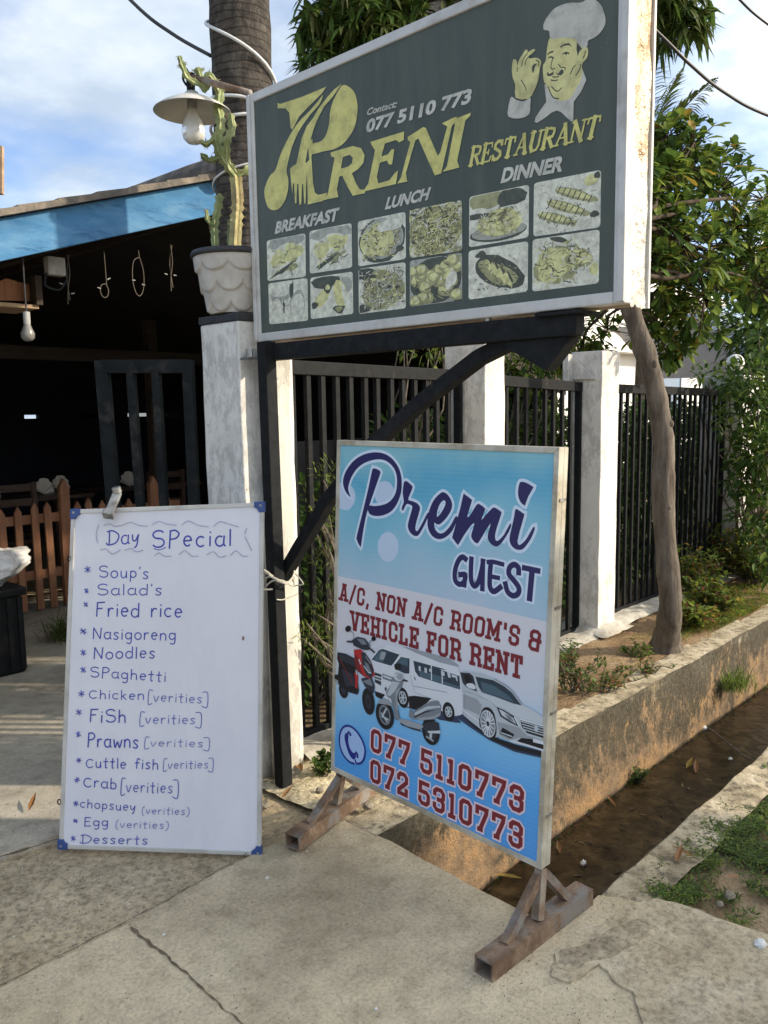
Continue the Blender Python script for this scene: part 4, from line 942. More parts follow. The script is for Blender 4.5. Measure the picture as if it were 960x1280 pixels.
A.rib(zc((428,440),(414,498),(424,520),(446,514)), 0.0028, 2, 4); A.rib(zc((470,480),(490,506),(520,508),(520,530)), 0.0025, 2, 4)
A.poly(zc((383,560),(388,540),(404,556),(424,545),(436,532),(434,558),(412,572),(392,572)), m=2); A.poly(zc((450,545),(470,553),(492,520),(510,530),(508,550),(490,568),(465,562)), m=2)
for L in (((412,600),(440,606),(468,600)), ((418,650),(460,686),(498,658)), ((392,650),(428,728),(476,742)), ((560,560),(580,510),(600,490)), ((600,570),(630,520),(636,480)), ((425,575),(450,580),(475,572)), ((655,440),(668,410),(676,380))):
    A.rib(zc(*L), 0.0028, 2, 4)
A.poly(zc((125,560),(121,520),(130,455),(145,446),(158,460),(164,500),(170,465),(200,410),(225,374),(240,378),(240,395),(270,374),(292,369),(296,380),(265,412),(248,440),(300,434),(330,445),(343,466),(332,510),(326,560),(318,605),(290,680),(246,742),(150,735),(148,640),(130,590)), m=0, smooth=2)
A.poly(zc((277,548),(272,510),(284,486),(312,478),(296,500),(286,540)), m=2, smooth=2)
for L in (((165,505),(160,540)), ((240,400),(205,450),(195,500)), ((262,412),(230,450),(220,490)), ((190,600),(215,640),(232,680)), ((300,448),(325,470),(318,500))): A.rib(zc(*L), 0.0028, 2, 3)
A.poly(zc((110,740),(130,730),(150,748),(205,762),(240,746),(263,735),(260,790),(255,855),(205,884),(150,890),(105,880),(89,850)), m=1, smooth=2)
A.end('chef_emblem', [FACE, WHT, LINE])

# dish pictures
z4_ = zz(3.556, 320, 250)
def pink(n, r, g, b): return mat(n, lin(r, g, b, KS), 0.45, 0.30, 55, spec=0.4)
OLV = [pink('dish_cream', 196, 197, 182), pink('dish_yellow', 190, 189, 134), pink('dish_olive', 142, 142, 104), pink('dish_dark', 70, 74, 64), pink('dish_grey', 150, 152, 142)]
DISH = [z4_((48,181),(220,148),(222,341),(52,361)), z4_((238,139),(425,102),(428,300),(240,328)), z4_((55,371),(229,346),(232,536),(60,553)), z4_((242,346),(430,318),(433,506),(244,530)),
        z4_((453,96),(665,52),(667,262),(455,296)), z4_((684,46),(915,0),(917,226),(685,258)), z4_((456,307),(665,276),(667,481),(458,507)), z4_((684,271),(916,233),(917,445),(684,475)),
        z5_((117,245),(443,178),(440,466),(115,521)), z5_((470,170),(836,97),(831,411),(466,462)), z5_((113,540),(438,486),(435,761),(113,806)), z5_((462,478),(828,422),(823,716),(460,762))]
def dish(q, kind, rg):
    P = [PB.to2(*p) for p in q]                               # tl, tr, br, bl
    bil = lambda u, v: (P[0]*(1-u)+P[1]*u)*(1-v)+(P[3]*(1-u)+P[2]*u)*v
    A.begin()
    rr = 0.055; rp = []
    for (cx, cy, a0) in ((1-rr, rr, -90), (1-rr, 1-rr, 0), (rr, 1-rr, 90), (rr, rr, 180)):
        for k in range(5):
            a = math.radians(a0+k*22.5); rp.append(bil(cx+rr*math.cos(a), cy+rr*math.sin(a)))
    A.poly2(rp, m=0 if kind not in ('fry', 'curry') else 4)
    cl = lambda v: min(max(v, 0.012), 0.988)
    def blob(u, v, ru, rv, m, wob=0.2, n=11, rot=0.0):
        ph = rg.uniform(0, 9); pts = []
        for k in range(n):
            t = 2*PI*k/n; s = 1+wob*math.sin(3*t+ph)*0.6+rg.uniform(-wob, wob)*0.5
            x, y = ru*s*math.cos(t), rv*s*math.sin(t)
            pts.append(bil(cl(u+x*math.cos(rot)-y*math.sin(rot)), cl(v+x*math.sin(rot)+y*math.cos(rot))))
        A.poly2(pts, m=m)
    def worms(n, u0, u1, v0, v1, ms, ln, w):
        for _ in range(n):
            u, v = rg.uniform(u0, u1), rg.uniform(v0, v1); a = rg.uniform(0, 2*PI); pts = []
            for k in range(4):
                pts.append(bil(cl(u), cl(v))); u += ln*math.cos(a); v += ln*math.sin(a); a += rg.uniform(-0.9, 0.9)
            A.rib2(cr(pts, 3), w, rg.choice(ms))
    S = (P[1]-P[0]).length
    if kind == 'plate':
        blob(0.5, 0.12, 0.5, 0.16, 4, 0.2); blob(0.55, 0.55, 0.44, 0.40, 0, 0.03, 24); blob(0.3, 0.5, 0.2, 0.2, 1, 0.3); blob(0.68, 0.38, 0.24, 0.2, 1, 0.35); blob(0.62, 0.7, 0.25, 0.1, 2, 0.5, rot=-0.5); blob(0.4, 0.78, 0.3, 0.05, 3, 0.4, rot=-0.5)
        worms(26, 0.15, 0.85, 0.3, 0.85, [1, 2, 2, 3, 0], 0.05, S*0.016)
    elif kind == 'drink':
        blob(0.3, 0.3, 0.26, 0.2, 4, 0.15); blob(0.3, 0.22, 0.25, 0.15, 0, 0.1); blob(0.22, 0.7, 0.15, 0.3, 0, 0.1); blob(0.6, 0.25, 0.05, 0.22, 3, 0.3); blob(0.4, 0.6, 0.03, 0.14, 3, 0.4); blob(0.75, 0.6, 0.2, 0.35, 4, 0.1); blob(0.75, 0.65, 0.17, 0.32, 0, 0.1); worms(8, 0.1, 0.5, 0.25, 0.7, [3, 4], 0.05, S*0.012)
    elif kind == 'rolls':
        blob(0.35, 0.15, 0.35, 0.14, 3, 0.2); blob(0.85, 0.3, 0.13, 0.22, 4, 0.2); blob(0.3, 0.5, 0.13, 0.33, 1, 0.1, rot=0.6); blob(0.42, 0.3, 0.1, 0.12, 3, 0.2); blob(0.42, 0.29, 0.06, 0.07, 1, 0.2); blob(0.72, 0.5, 0.16, 0.36, 1, 0.08, rot=-0.2); blob(0.82, 0.55, 0.05, 0.32, 0, 0.1, rot=-0.2); blob(0.68, 0.85, 0.13, 0.1, 3, 0.3); blob(0.68, 0.84, 0.08, 0.06, 2, 0.3); blob(0.1, 0.68, 0.08, 0.08, 3, 0.2)
    elif kind == 'rice':
        blob(0.5, 0.5, 0.49, 0.49, 3, 0.05, 20); blob(0.5, 0.48, 0.45, 0.44, 4, 0.05, 24); blob(0.42, 0.5, 0.36, 0.36, 1, 0.12, 20); worms(190, 0.1, 0.85, 0.12, 0.9, [1, 1, 2, 0, 2, 3], 0.022, S*0.016); blob(0.68, 0.22, 0.26, 0.14, 0, 0.2); blob(0.66, 0.52, 0.12, 0.12, 1, 0.15); blob(0.88, 0.75, 0.08, 0.07, 3, 0.2)
    elif kind == 'noodle':
        blob(0.5, 0.5, 0.5, 0.5, 2, 0.0, 20); worms(420, 0, 1, 0, 1, [1, 1, 1, 0, 2, 2, 3], 0.045, S*0.013)
    elif kind == 'biryani':
        blob(0.15, 0.12, 0.2, 0.15, 3, 0.2); blob(0.1, 0.9, 0.14, 0.1, 3, 0.2); blob(0.52, 0.52, 0.45, 0.44, 2, 0.08, 20); worms(300, 0.1, 0.95, 0.1, 0.92, [0, 0, 1, 2, 4, 3], 0.03, S*0.014)
        for _ in range(12): blob(rg.uniform(0.2, 0.85), rg.uniform(0.2, 0.85), 0.05, 0.03, rg.choice([3, 2, 1]), 0.3)
    elif kind == 'curry':
        blob(0.5, 0.5, 0.5, 0.5, 3, 0.0, 20)
        for _ in range(26): u, v = rg.uniform(0.05, 0.95), rg.uniform(0.05, 0.95); blob(u, v, 0.13, 0.14, 2, 0.15); blob(u-0.015, v-0.03, 0.09, 0.09, 1, 0.2); blob(u+0.03, v-0.05, 0.03, 0.02, 0, 0.2)
        blob(0.8, 0.55, 0.1, 0.2, 0, 0.1, rot=0.3); worms(20, 0, 1, 0, 1, [3, 2], 0.05, S*0.014)
    elif kind == 'noodleplate':
        blob(0.3, 0.12, 0.34, 0.2, 2, 0.15); blob(0.72, 0.14, 0.24, 0.22, 3, 0.2); blob(0.15, 0.36, 0.2, 0.1, 0, 0.1); blob(0.15, 0.42, 0.2, 0.06, 3, 0.1); blob(0.5, 0.80, 0.48, 0.17, 3, 0.03, 24); blob(0.5, 0.775, 0.46, 0.15, 4, 0.03, 24); blob(0.52, 0.64, 0.38, 0.22, 1, 0.1, 16); blob(0.55, 0.50, 0.25, 0.16, 1, 0.15)
        worms(130, 0.2, 0.85, 0.42, 0.82, [1, 1, 2, 0, 2], 0.03, S*0.012); worms(26, 0.35, 0.75, 0.35, 0.6, [3, 2], 0.025, S*0.013)
    elif kind == 'fish':
        worms(60, 0.0, 1.0, 0.0, 1.0, [4, 4, 0], 0.03, S*0.008); blob(0.5, 0.55, 0.44, 0.4, 0, 0.05, 24)
        for u, v, r, rt in ((0.62, 0.34, 0.33, 0.5), (0.5, 0.55, 0.35, 0.5), (0.34, 0.72, 0.3, 0.45)):
            blob(u, v, r, 0.085, 2, 0.06, 22, rt); blob(u-0.01, v-0.02, r*0.9, 0.05, 1, 0.1, 20, rt)
            for k in range(7):
                s = -0.8+1.6*k/6; cx, cy = u+r*s*math.cos(rt), v+r*s*math.sin(rt); A.rib2([bil(cl(cx+0.03), cl(cy-0.06)), bil(cl(cx-0.03), cl(cy+0.07))], S*0.016, 3)
            blob(u+r*math.cos(rt), v+r*math.sin(rt), 0.06, 0.05, 2, 0.4)
        blob(0.86, 0.14, 0.1, 0.1, 1, 0.1); blob(0.95, 0.08, 0.05, 0.06, 3, 0.2); blob(0.92, 0.75, 0.07, 0.06, 3, 0.2); worms(40, 0.2, 0.7, 0.3, 0.85, [3, 2, 1], 0.02, S*0.011)
    elif kind == 'grill':
        blob(0.52, 0.52, 0.50, 0.27, 3, 0.07, 22, 0.68); blob(0.22, 0.12, 0.1, 0.08, 3, 0.4); blob(0.5, 0.54, 0.40, 0.17, 2, 0.12, 20, 0.68)
        for k in range(4):
            s = -0.6+1.2*k/3; blob(0.52+0.34*s*math.cos(0.7), 0.54+0.42*s*math.sin(0.7), 0.045, 0.17, 1, 0.2, 12, -0.35); blob(0.56+0.34*s*math.cos(0.7), 0.50+0.42*s*math.sin(0.7), 0.02, 0.14, 3, 0.2, 12, -0.35)
        worms(50, 0.15, 0.8, 0.2, 0.9, [3, 2, 3], 0.02, S*0.012)
    elif kind == 'chicken':
        blob(0.42, 0.08, 0.16, 0.05, 3, 0.2, rot=0.5); blob(0.36, 0.56, 0.34, 0.36, 2, 0.12, 18); blob(0.34, 0.52, 0.30, 0.32, 1, 0.15, 18); blob(0.72, 0.48, 0.22, 0.16, 2, 0.2, rot=0.4); blob(0.72, 0.46, 0.18, 0.12, 1, 0.2, rot=0.4); blob(0.93, 0.72, 0.07, 0.13, 1, 0.2)
        worms(90, 0.08, 0.7, 0.15, 0.9, [2, 2, 3, 0, 1], 0.04, S*0.013); worms(30, 0.55, 0.9, 0.35, 0.65, [2, 3, 0], 0.03, S*0.012)
    A.end('dish_picture', OLV)
for q, k in zip(DISH, ('plate', 'plate', 'drink', 'rolls', 'rice', 'noodle', 'biryani', 'curry', 'noodleplate', 'fish', 'grill', 'chicken')):
    A.k = 0; dish(q, k, random.Random(len(k)*7+int(q[0][0])))

# black steel frame that carries it
fr = thing('sign_support', 'black steel post with arm and slanting brace under the big sign', 'sign support', (2.0, 2.49, 0.0))
mb = MB(); mb.bar((2.012, 2.492, -0.03), (1.995, 2.492, 1.76), 0.052, 0.052, up=(0, 1, 0)); mb.build('post', M['steel'], fr, bevel=0.004)
mb = MB(); mb.bar((2.03, 2.52, 1.722), (2.03, 1.18, 1.722), 0.05, 0.062); mb.build('arm', M['steel'], fr, bevel=0.004)
br0 = Plane((2.06, 2, 1), (0, -1, 0), (0, 0, 1))
ba, bm_, bb_, bc_ = br0.hit(352, 724), br0.hit(470, 553), br0.hit(600, 447), br0.hit(700, 396)
mb = MB(); pts = [ba, br0.hit(410, 626), bm_, br0.hit(533, 498), bb_, bc_]
for k in range(5): mb.bar(pts[k], pts[k+1]+(pts[k+1]-pts[k]).normalized()*0.003, 0.045, 0.047, up=(1, 0, 0))
mb.build('brace', M['steel'], fr, bevel=0.003)
mb = MB(); mb.box((1.99, 1.16, 1.748), (2.10, 1.30, 1.757)); mb.prism([(2.02, 1.45, 1.69), (2.02, 1.2, 1.69), (2.02, 1.28, 1.60)], (0.05, 0, 0)); mb.build('gusset', M['steel'], fr)
mb = MB(); mb.bar((1.97, 2.535, 1.70), (1.97, 2.59, 1.70), 0.05, 0.008); mb.tube([(1.968, 2.56, 1.70), (1.968, 2.56, 1.735)], 0.014, 8); mb.build('wall_cleat', M['galv'], fr)
mb = MB(); mb.tube([(2.03, 1.2, 1.745), (2.03, 1.2, 1.775)], 0.012, 6); mb.tube([(2.02, 1.48, 1.75), (2.02, 1.48, 1.768)], 0.01, 6); mb.build('bolt', M['galv'], fr)
M['rope'] = mat('white_nylon_rope', (0.55, 0.52, 0.44), 0.8, 0.15, 60)
mb = MB(); c = Vector((2.02, 2.49, 0.845))
for k in range(3):
    mb.tube([c+Vector((0.062*math.cos(a), 0.05*math.sin(a)-0.005, 0.02*math.sin(a*2+k)+k*0.012-0.01)) for a in [2*PI*i/16+k for i in range(17)]], 0.0035, 5)
mb.tube(cr([c+Vector((-0.045, -0.02, 0.02)), c+Vector((-0.085, 0.0, 0.05)), c+Vector((-0.09, 0.01, -0.02)), c+Vector((-0.05, -0.02, -0.03))], 6), 0.0035, 5)
mb.tube(cr([c+Vector((0.05, -0.02, 0.03)), c+Vector((0.05, -0.07, 0.0)), c+Vector((0.055, -0.075, -0.02)), c+Vector((0.04, -0.03, -0.03))], 6), 0.003, 5)
mb.tube(cr([c+Vector((-0.04, -0.03, -0.07)), c+Vector((-0.01, -0.035, -0.075)), c+Vector((0.05, -0.05, -0.06))], 5), 0.003, 5)
o = mb.build('tied_rope', M['rope'], loc=c); tag(o, 'white rope tying the brace to the black post', 'rope')

# lamp on a pipe at the sign's upper corner
lt = thing('sign_lamp', 'white enamel disc lamp with clear bulb on a rusty pipe beside the sign', 'lamp', (1.95, 2.85, 2.70))
a0 = Vector((2.01, 2.556, 2.668)); a1 = on_y(238, 96, 2.86)
mb = MB(); mb.tube([a0, a0+(a1-a0)*0.35, a1], 0.0125, 10); mb.build('pipe_arm', M['rust'], lt, smooth=True)
mb = MB(); mb.tube([a1+Vector((0, 0, 0.012)), a1+Vector((0, 0, -0.05))], [0.018, 0.016], 10); mb.tube(cr([a1, a1+Vector((-0.015, 0.01, 0.03)), a1+Vector((-0.02, 0.02, -0.01)), a1+Vector((0, 0.01, -0.04))], 5), 0.005, 6); mb.build('socket', M['steel'], lt)
lc = a1+Vector((0.003, 0, -0.105))
t = NT('lamp_enamel'); t.color(t.ramp(t.noise(12, 6), [(0.3, (0.52, 0.50, 0.45)), (0.7, (0.66, 0.64, 0.58))])); t.rough(0.35); M['enamel'] = t.mat
mb = MB(); pr = [(0.001, 0.052), (0.022, 0.05), (0.035, 0.036), (0.075, 0.020), (0.115, 0.0), (0.148, -0.022), (0.150, -0.026), (0.147, -0.025), (0.113, -0.004), (0.073, 0.015), (0.03, 0.030), (0.001, 0.034)]
mb.lathe(lc, pr, 40); mb.build('lamp_shade', M['enamel'], lt, smooth=True)
mb = MB(); mb.lathe(lc+Vector((0, 0, -0.012)), [(0.001, 0.045), (0.02, 0.045), (0.02, 0.0), (0.019, -0.005)], 16); mb.build('bulb_cap', M['galv'], lt, smooth=True)
t = NT('milky_bulb_glass'); t.color((0.80, 0.80, 0.76)); t.rough(0.12); t.bsdf.inputs['Transmission Weight'].default_value = 0.35; M['bulb_glass'] = t.mat
mb = MB(); mb.lathe(lc+Vector((0, 0, -0.075)), [(0.017, 0.06), (0.02, 0.045), (0.034, 0.02), (0.044, -0.008), (0.046, -0.025), (0.04, -0.05), (0.024, -0.066), (0.001, -0.072)], 24); mb.build('bulb', M['bulb_glass'], lt, smooth=True)
# ------------------------------------------------------------------ standing guest board
# near-vertical face, its top leaning a few centimetres away from the viewer
PG = Plane((1.90, 1.6, 0.2), (0, -1, 0), (0.05, 0, 1.2))
q = {k: PG.to2(*v) for k, v in (('tl', (421.7, 550)), ('tr', (700, 559)), ('br', (677.2, 1087)), ('bl', (414, 962)))}
gb0 = PG.pt((q['bl']+q['br'])/2, 0)
gs = thing('guest_board', 'blue and white guest house board on rusty feet beside the drain', 'sign board', (gb0.x, gb0.y, 0.0))
M['cream_frame'] = mat('cream_painted_angle', (0.55, 0.52, 0.43), 0.5, 0.15, 12, 0.1, dirt=(0.30, 0.25, 0.17), dirt_amt=0.35, dirt_scale=8)
def inset(d):
    c = (q['tl']+q['tr']+q['br']+q['bl'])/4; out = {}
    for k, (sx, sy) in (('tl', (1, -1)), ('tr', (-1, -1)), ('br', (-1, 1)), ('bl', (1, 1))): out[k] = q[k]+Vector((sx*d, sy*d))
    return out
fi = inset(0.017); ids = ['tl', 'tr', 'br', 'bl']
mb = MB(); W3 = lambda v, d: PG.pt(v, d)
for i in range(4):
    a, b = ids[i], ids[(i+1) % 4]
    P = [W3(q[a], 0.004), W3(q[b], 0.004), W3(fi[b], 0.004), W3(fi[a], 0.004)]
    if i % 2: P = [W3(q[a]+(q[a]-q[b]).normalized()*-0.0, 0.003), W3(q[b], 0.003), W3(fi[b], 0.003), W3(fi[a], 0.003)]
    mb.prism(P, PG.n*-0.026)
mb.build('front_frame', M['cream_frame'], gs, bevel=0.0015)
mb = MB()
o1 = 0.004
for i in range(4):
    a, b = ids[i], ids[(i+1) % 4]
    mb.prism([W3(q[a], -0.0235), W3(q[b], -0.0235), W3(fi[b], -0.0235), W3(fi[a], -0.0235)], PG.n*-0.022)
mb.build('back_frame', M['cream_frame'], gs, bevel=0.002)
mb = MB(); mb.prism([W3(fi[k], -0.034) for k in ids], PG.n*-0.004); mb.build('back_sheet', M['alu'], gs)
for k in range(4):
    mb = MB(); p = W3(q['tr']*(1-(0.12+k*0.25))+q['br']*(0.12+k*0.25), -0.023)
    mb.bar(p+PG.u*-0.006, p+PG.u*0.0035, 0.03, 0.008, up=(0, 0, 1)); mb.build('clamp', M['galv'], gs)

KG = 1.30
def gink(name, r, g, b, k=1.0, var=0.03): return mat(name, lin(r, g, b, KG*k), 0.38, var, 7, spec=0.4)
def banner(name, stops, blot, z0, z1, zig):
    """printed colour wash: bands by height broken by soft clouds of ink"""
    t = NT(name); z = t.xyz(2); y = t.xyz(1)
    h = t.math('DIVIDE', t.math('SUBTRACT', z, z0), z1-z0)
    h = t.math('ADD', h, t.math('MULTIPLY', t.math('SUBTRACT', t.noise(3.2, 3, 0.5, t.coord((1, 1, 0.7), loc=(zig, 0, 0))), 0.5), blot))
    h = t.math('ADD', h, t.math('MULTIPLY', y, 0.12))
    c = t.ramp(h, stops)
    w = t.n.new('ShaderNodeTexWave'); w.bands_direction = 'Z'; w.inputs['Scale'].default_value = 22; w.inputs['Distortion'].default_value = 0.6
    t.l.new(t.tc.outputs['Object'], w.inputs['Vector'])
    c = t.mix(t.math('MULTIPLY', w.outputs[1], 0.05), c, (0.7, 0.8, 0.82))
    t.color(c); t.rough(0.36); t.bsdf.inputs['Specular IOR Level'].default_value = 0.4; t.bump(t.noise(5, 3), 0.08, 0.01); return t.mat
b_top = banner('printed_sky_blue', [(0.0, lin(172, 184, 200, KG)), (0.32, lin(144, 180, 198, KG)), (0.55, lin(118, 174, 194, KG)), (0.8, lin(84, 156, 186, KG)), (1.0, lin(122, 174, 186, KG))], 0.9, 0.86, 1.39, 1.0)
b_low = banner('printed_white_to_blue', [(0.0, lin(70, 140, 205, KG)), (0.25, lin(74, 150, 212, KG)), (0.46, lin(120, 178, 214, KG)), (0.62, lin(186, 194, 206, KG)), (0.8, lin(198, 196, 202, KG))], 0.22, 0.16, 0.93, 4.0)
div = [(421, 719.5), (510, 738), (600, 758), (688, 778.5)]
dv2 = [PG.to2(*p) for p in div]
AG = Art(PG, gs, 0.0)
AG.begin(); AG.poly2([fi['tl'], fi['tr'], dv2[3], dv2[2], dv2[1], dv2[0]]); AG.end('printed_face', b_top)
AG.begin(); AG.poly2([dv2[0], dv2[1], dv2[2], dv2[3], fi['br'], fi['bl']]); AG.end('printed_face', b_low)
zA = zz(6.4, 415, 550); zB = zz(6, 550, 570); zC = zz(3, 400, 540)
BOK = gink('printed_pale_disc', 176, 192, 212)
AG.begin(); AG.ell(zA((448, 855))[0], 13.0, 18.5); AG.end('bokeh_disc', BOK)
AG.begin(); AG.ell(zA((420, 430))[0], 12.5, 16); AG.end('bokeh_disc', BOK)
AG.begin(); AG.poly([(421.5, 606)] + zA((120,350),(165,380),(188,450),(170,520),(120,562),(60,545)) + [(421.2, 632)], smooth=2)
AG.end('bokeh_disc', BOK)
NAVY = gink('navy_script_ink', 42, 40, 84); HALO = gink('pale_outline_ink', 190, 204, 226)
SCR = [
 (zA((150,455),(120,430),(97,385),(88,340),(95,290),(120,235),(170,170),(240,122),(320,100),(390,102),(450,125),(500,170),(537,230),(556,300),(558,380),(548,440),(520,510),(480,565),(430,595),(380,608),(330,605),(300,590),(287,560),(290,537),(305,523),(340,528),(400,520),(450,500),(490,460),(512,410),(520,350),(518,290),(500,235),(465,190),(420,162),(370,155),(310,165),(250,190),(200,230),(160,290),(138,345),(130,390),(138,425)), 4, []),
 (zA((322,240),(332,230),(352,229),(380,244),(387,258),(380,290),(300,520),(270,620),(245,760),(232,850),(228,852),(214,835),(200,800),(198,770),(240,600),(290,390)), 2, []),
 (zA((575,340),(598,329),(630,356),(646,378),(624,435),(610,478),(640,488),(680,505),(701,530),(703,560),(680,640),(667,700),(674,728),(692,718),(735,640),(765,582),(776,596),(740,680),(702,748),(682,768),(655,765),(625,740),(608,700),(610,660),(640,552),(638,525),(605,511),(588,525),(571,562),(558,558),(562,530),(574,500),(572,470),(566,420)), 2, []),
 (zC((403,335),(408,300),(425,258),(452,229),(468,227),(485,243),(495,266),(493,290),(476,320),(452,344),(438,346),(429,340),(432,364),(446,379),(465,377),(490,350),(508,317),(516,325),(497,369),(472,394),(446,402),(422,391),(407,366)), 3, [zC((440,318),(456,300),(469,275),(470,260),(462,257),(449,272),(440,298))]),
 (zB((175,290),(188,289),(234,324),(238,342),(205,455),(228,440),(270,372),(294,360),(333,388),(338,406),(310,480),(345,440),(392,392),(414,388),(455,415),(460,435),(426,540),(413,600),(420,634),(441,631),(480,590),(524,510),(535,520),(516,570),(470,642),(436,676),(405,675),(375,652),(358,615),(362,575),(380,505),(330,582),(292,645),(275,655),(251,637),(235,605),(240,570),(258,505),(230,525),(180,595),(140,662),(128,661),(98,620),(95,596),(150,400)), 2, []),
 (zB((565,402),(580,400),(624,430),(632,446),(600,560),(582,640),(592,666),(612,659),(650,620),(698,535),(712,545),(682,620),(632,690),(596,705),(560,695),(530,662),(521,620),(530,570),(555,460)), 2, []),
 (zB((598,202),(610,194),(642,198),(692,226),(699,240),(664,300),(641,362),(632,371),(602,342),(586,292),(588,240)), 2, [])]
GST = [([(195,775),(172,758),(145,775),(120,830),(110,890),(118,940),(148,962),(180,945),(190,892),(150,890)], 1), ([(190,892),(182,972)], 1),
       ([(236,768),(232,870),(236,940),(258,975),(288,945),(314,850),(324,785)], 1), ([(322,786),(318,1000)], 1),
       ([(382,796),(374,900),(376,985),(405,1016),(456,982)], 1), ([(362,795),(400,794),(470,812)], 0.8), ([(374,902),(438,914)], 0.8),
       ([(590,880),(588,838),(558,814),(524,835),(518,886),(560,940),(592,990),(585,1032),(548,1048),(508,1018),(490,955)], 1),
       ([(628,838),(740,862)], 0.95), ([(692,855),(682,960),(672,1074)], 1.1)]
AG.begin()
for p, s, h in SCR: AG.poly(p, h, smooth=s, grow=0.009)
for p, w in GST: AG.rib(zB(*p), 0.031*w, smooth=5, cap=0.012)
AG.end('script_outline', HALO)
AG.begin()
for p, s, h in SCR: AG.poly(p, h, smooth=s)
for p, w in GST: AG.rib(zB(*p), 0.0168*w, smooth=5, cap=0.006)
AG.end('script_lettering', NAVY)
RED = gink('maroon_ink', 112, 36, 44); PALE = gink('pale_pink_outline_ink', 205, 188, 198)
AG.begin()
AG.strokes("A/C, NON A/C ROOM'S &", SLAB, (425.5, 748.6), (673, 813.0), (426.9, 730.5), 0.20, gap=0.30, cap=0.005)
AG.strokes('VEHICLE FOR RENT', SLAB, (439.5, 785.5), (651, 846.5), (439.8, 765), 0.20, gap=0.30, cap=0.005)
AG.end('service_lettering', RED)
lines = [("077 5110773", (465.5, 936.5), (652, 1014.2), (466.2, 912.8)), ("072 5310773", (465, 974.6), (651, 1059.2), (465.4, 951))]
for s, o, b, t_ in lines: AG.begin(); AG.strokes(s, SLAB, o, b, t_, 0.21, gap=0.34, extra=0.012, cap=0.011); AG.end('number_outline', PALE)
for s, o, b, t_ in lines: AG.begin(); AG.strokes(s, SLAB, o, b, t_, 0.21, gap=0.34, cap=0.0055); AG.end('number_lettering', RED)
# telephone symbol
zP = zz(6.4, 410, 890)
AG.begin(); AG.poly(zP((250,405),(222,412),(180,402),(140,360),(108,300),(95,240),(100,170),(120,125),(150,108),(190,115),(235,155),(275,220),(298,290),(296,350),(278,395)), smooth=3)
AG.end('phone_disc', gink('phone_disc_ink', 150, 178, 218))
AG.begin()
ringp = ((216,412),(180,400),(140,362),(108,302),(95,240),(100,172),(120,128),(150,110),(190,118),(235,158),(275,222),(298,292),(296,350),(278,395),(250,412),(228,405),(222,380))
AG.rib(zP(*ringp), 0.0075, smooth=5)
AG.poly(zP((138,180),(150,165),(165,172),(168,195),(166,235),(180,290),(205,325),(222,322),(228,345),(222,372),(205,378),(180,350),(158,300),(142,240),(136,205)), smooth=3)
AG.rib(zP((160,160),(176,168),(186,190)), 0.010, smooth=4); AG.rib(zP((222,318),(238,338),(238,366)), 0.010, smooth=4)
AG.end('phone_symbol', gink('phone_navy_ink', 26, 40, 120))

# printed vehicles
zV = zz(6.4, 410, 770); zW = zz(6.4, 550, 800)
V = {k: gink('vehicle_'+k, *c) for k, c in (('white', (196, 200, 206)), ('pearl', (180, 186, 192)), ('silver', (168, 176, 182)), ('grey', (112, 118, 126)), ('mid', (140, 146, 152)), ('dark', (46, 50, 60)), ('black', (26, 27, 32)), ('glass', (70, 92, 104)), ('glassd', (44, 58, 70)), ('red', (168, 42, 44)), ('redd', (112, 34, 38)), ('shade', (48, 58, 84)))}
VK = list(V); VI = {k: i for i, k in enumerate(VK)}; VM = [V[k] for k in VK]
def car(polys, name):
    AG.begin()
    for kind, col, *a in polys:
        if kind == 'p': AG.poly(a[0], m=VI[col], smooth=a[1] if len(a) > 1 else 0)
        elif kind == 'e': AG.ell(a[0][0], a[1]/6.4, a[2]/6.4, VI[col], a[3] if len(a) > 3 else -12)
        elif kind == 'r': AG.ring(a[0][0], a[1]/6.4, a[2]/6.4, a[3]/6.4, a[4]/6.4, VI[col], -12)
        elif kind == 'l': AG.rib(a[0], a[1], VI[col], a[2] if len(a) > 2 else 0)
    AG.end(name, VM)
def spokes(c, rx, ry, n, col, w): 
    return [('l', col, [(c[0]+0.2*rx/6.4*math.cos(2*PI*k/n), c[1]+0.2*ry/6.4*math.sin(2*PI*k/n)), (c[0]+rx/6.4*math.cos(2*PI*k/n), c[1]+ry/6.4*math.sin(2*PI*k/n))], w) for k in range(n)]
vw1, vw2 = zV((602, 652)), zW((73, 572))
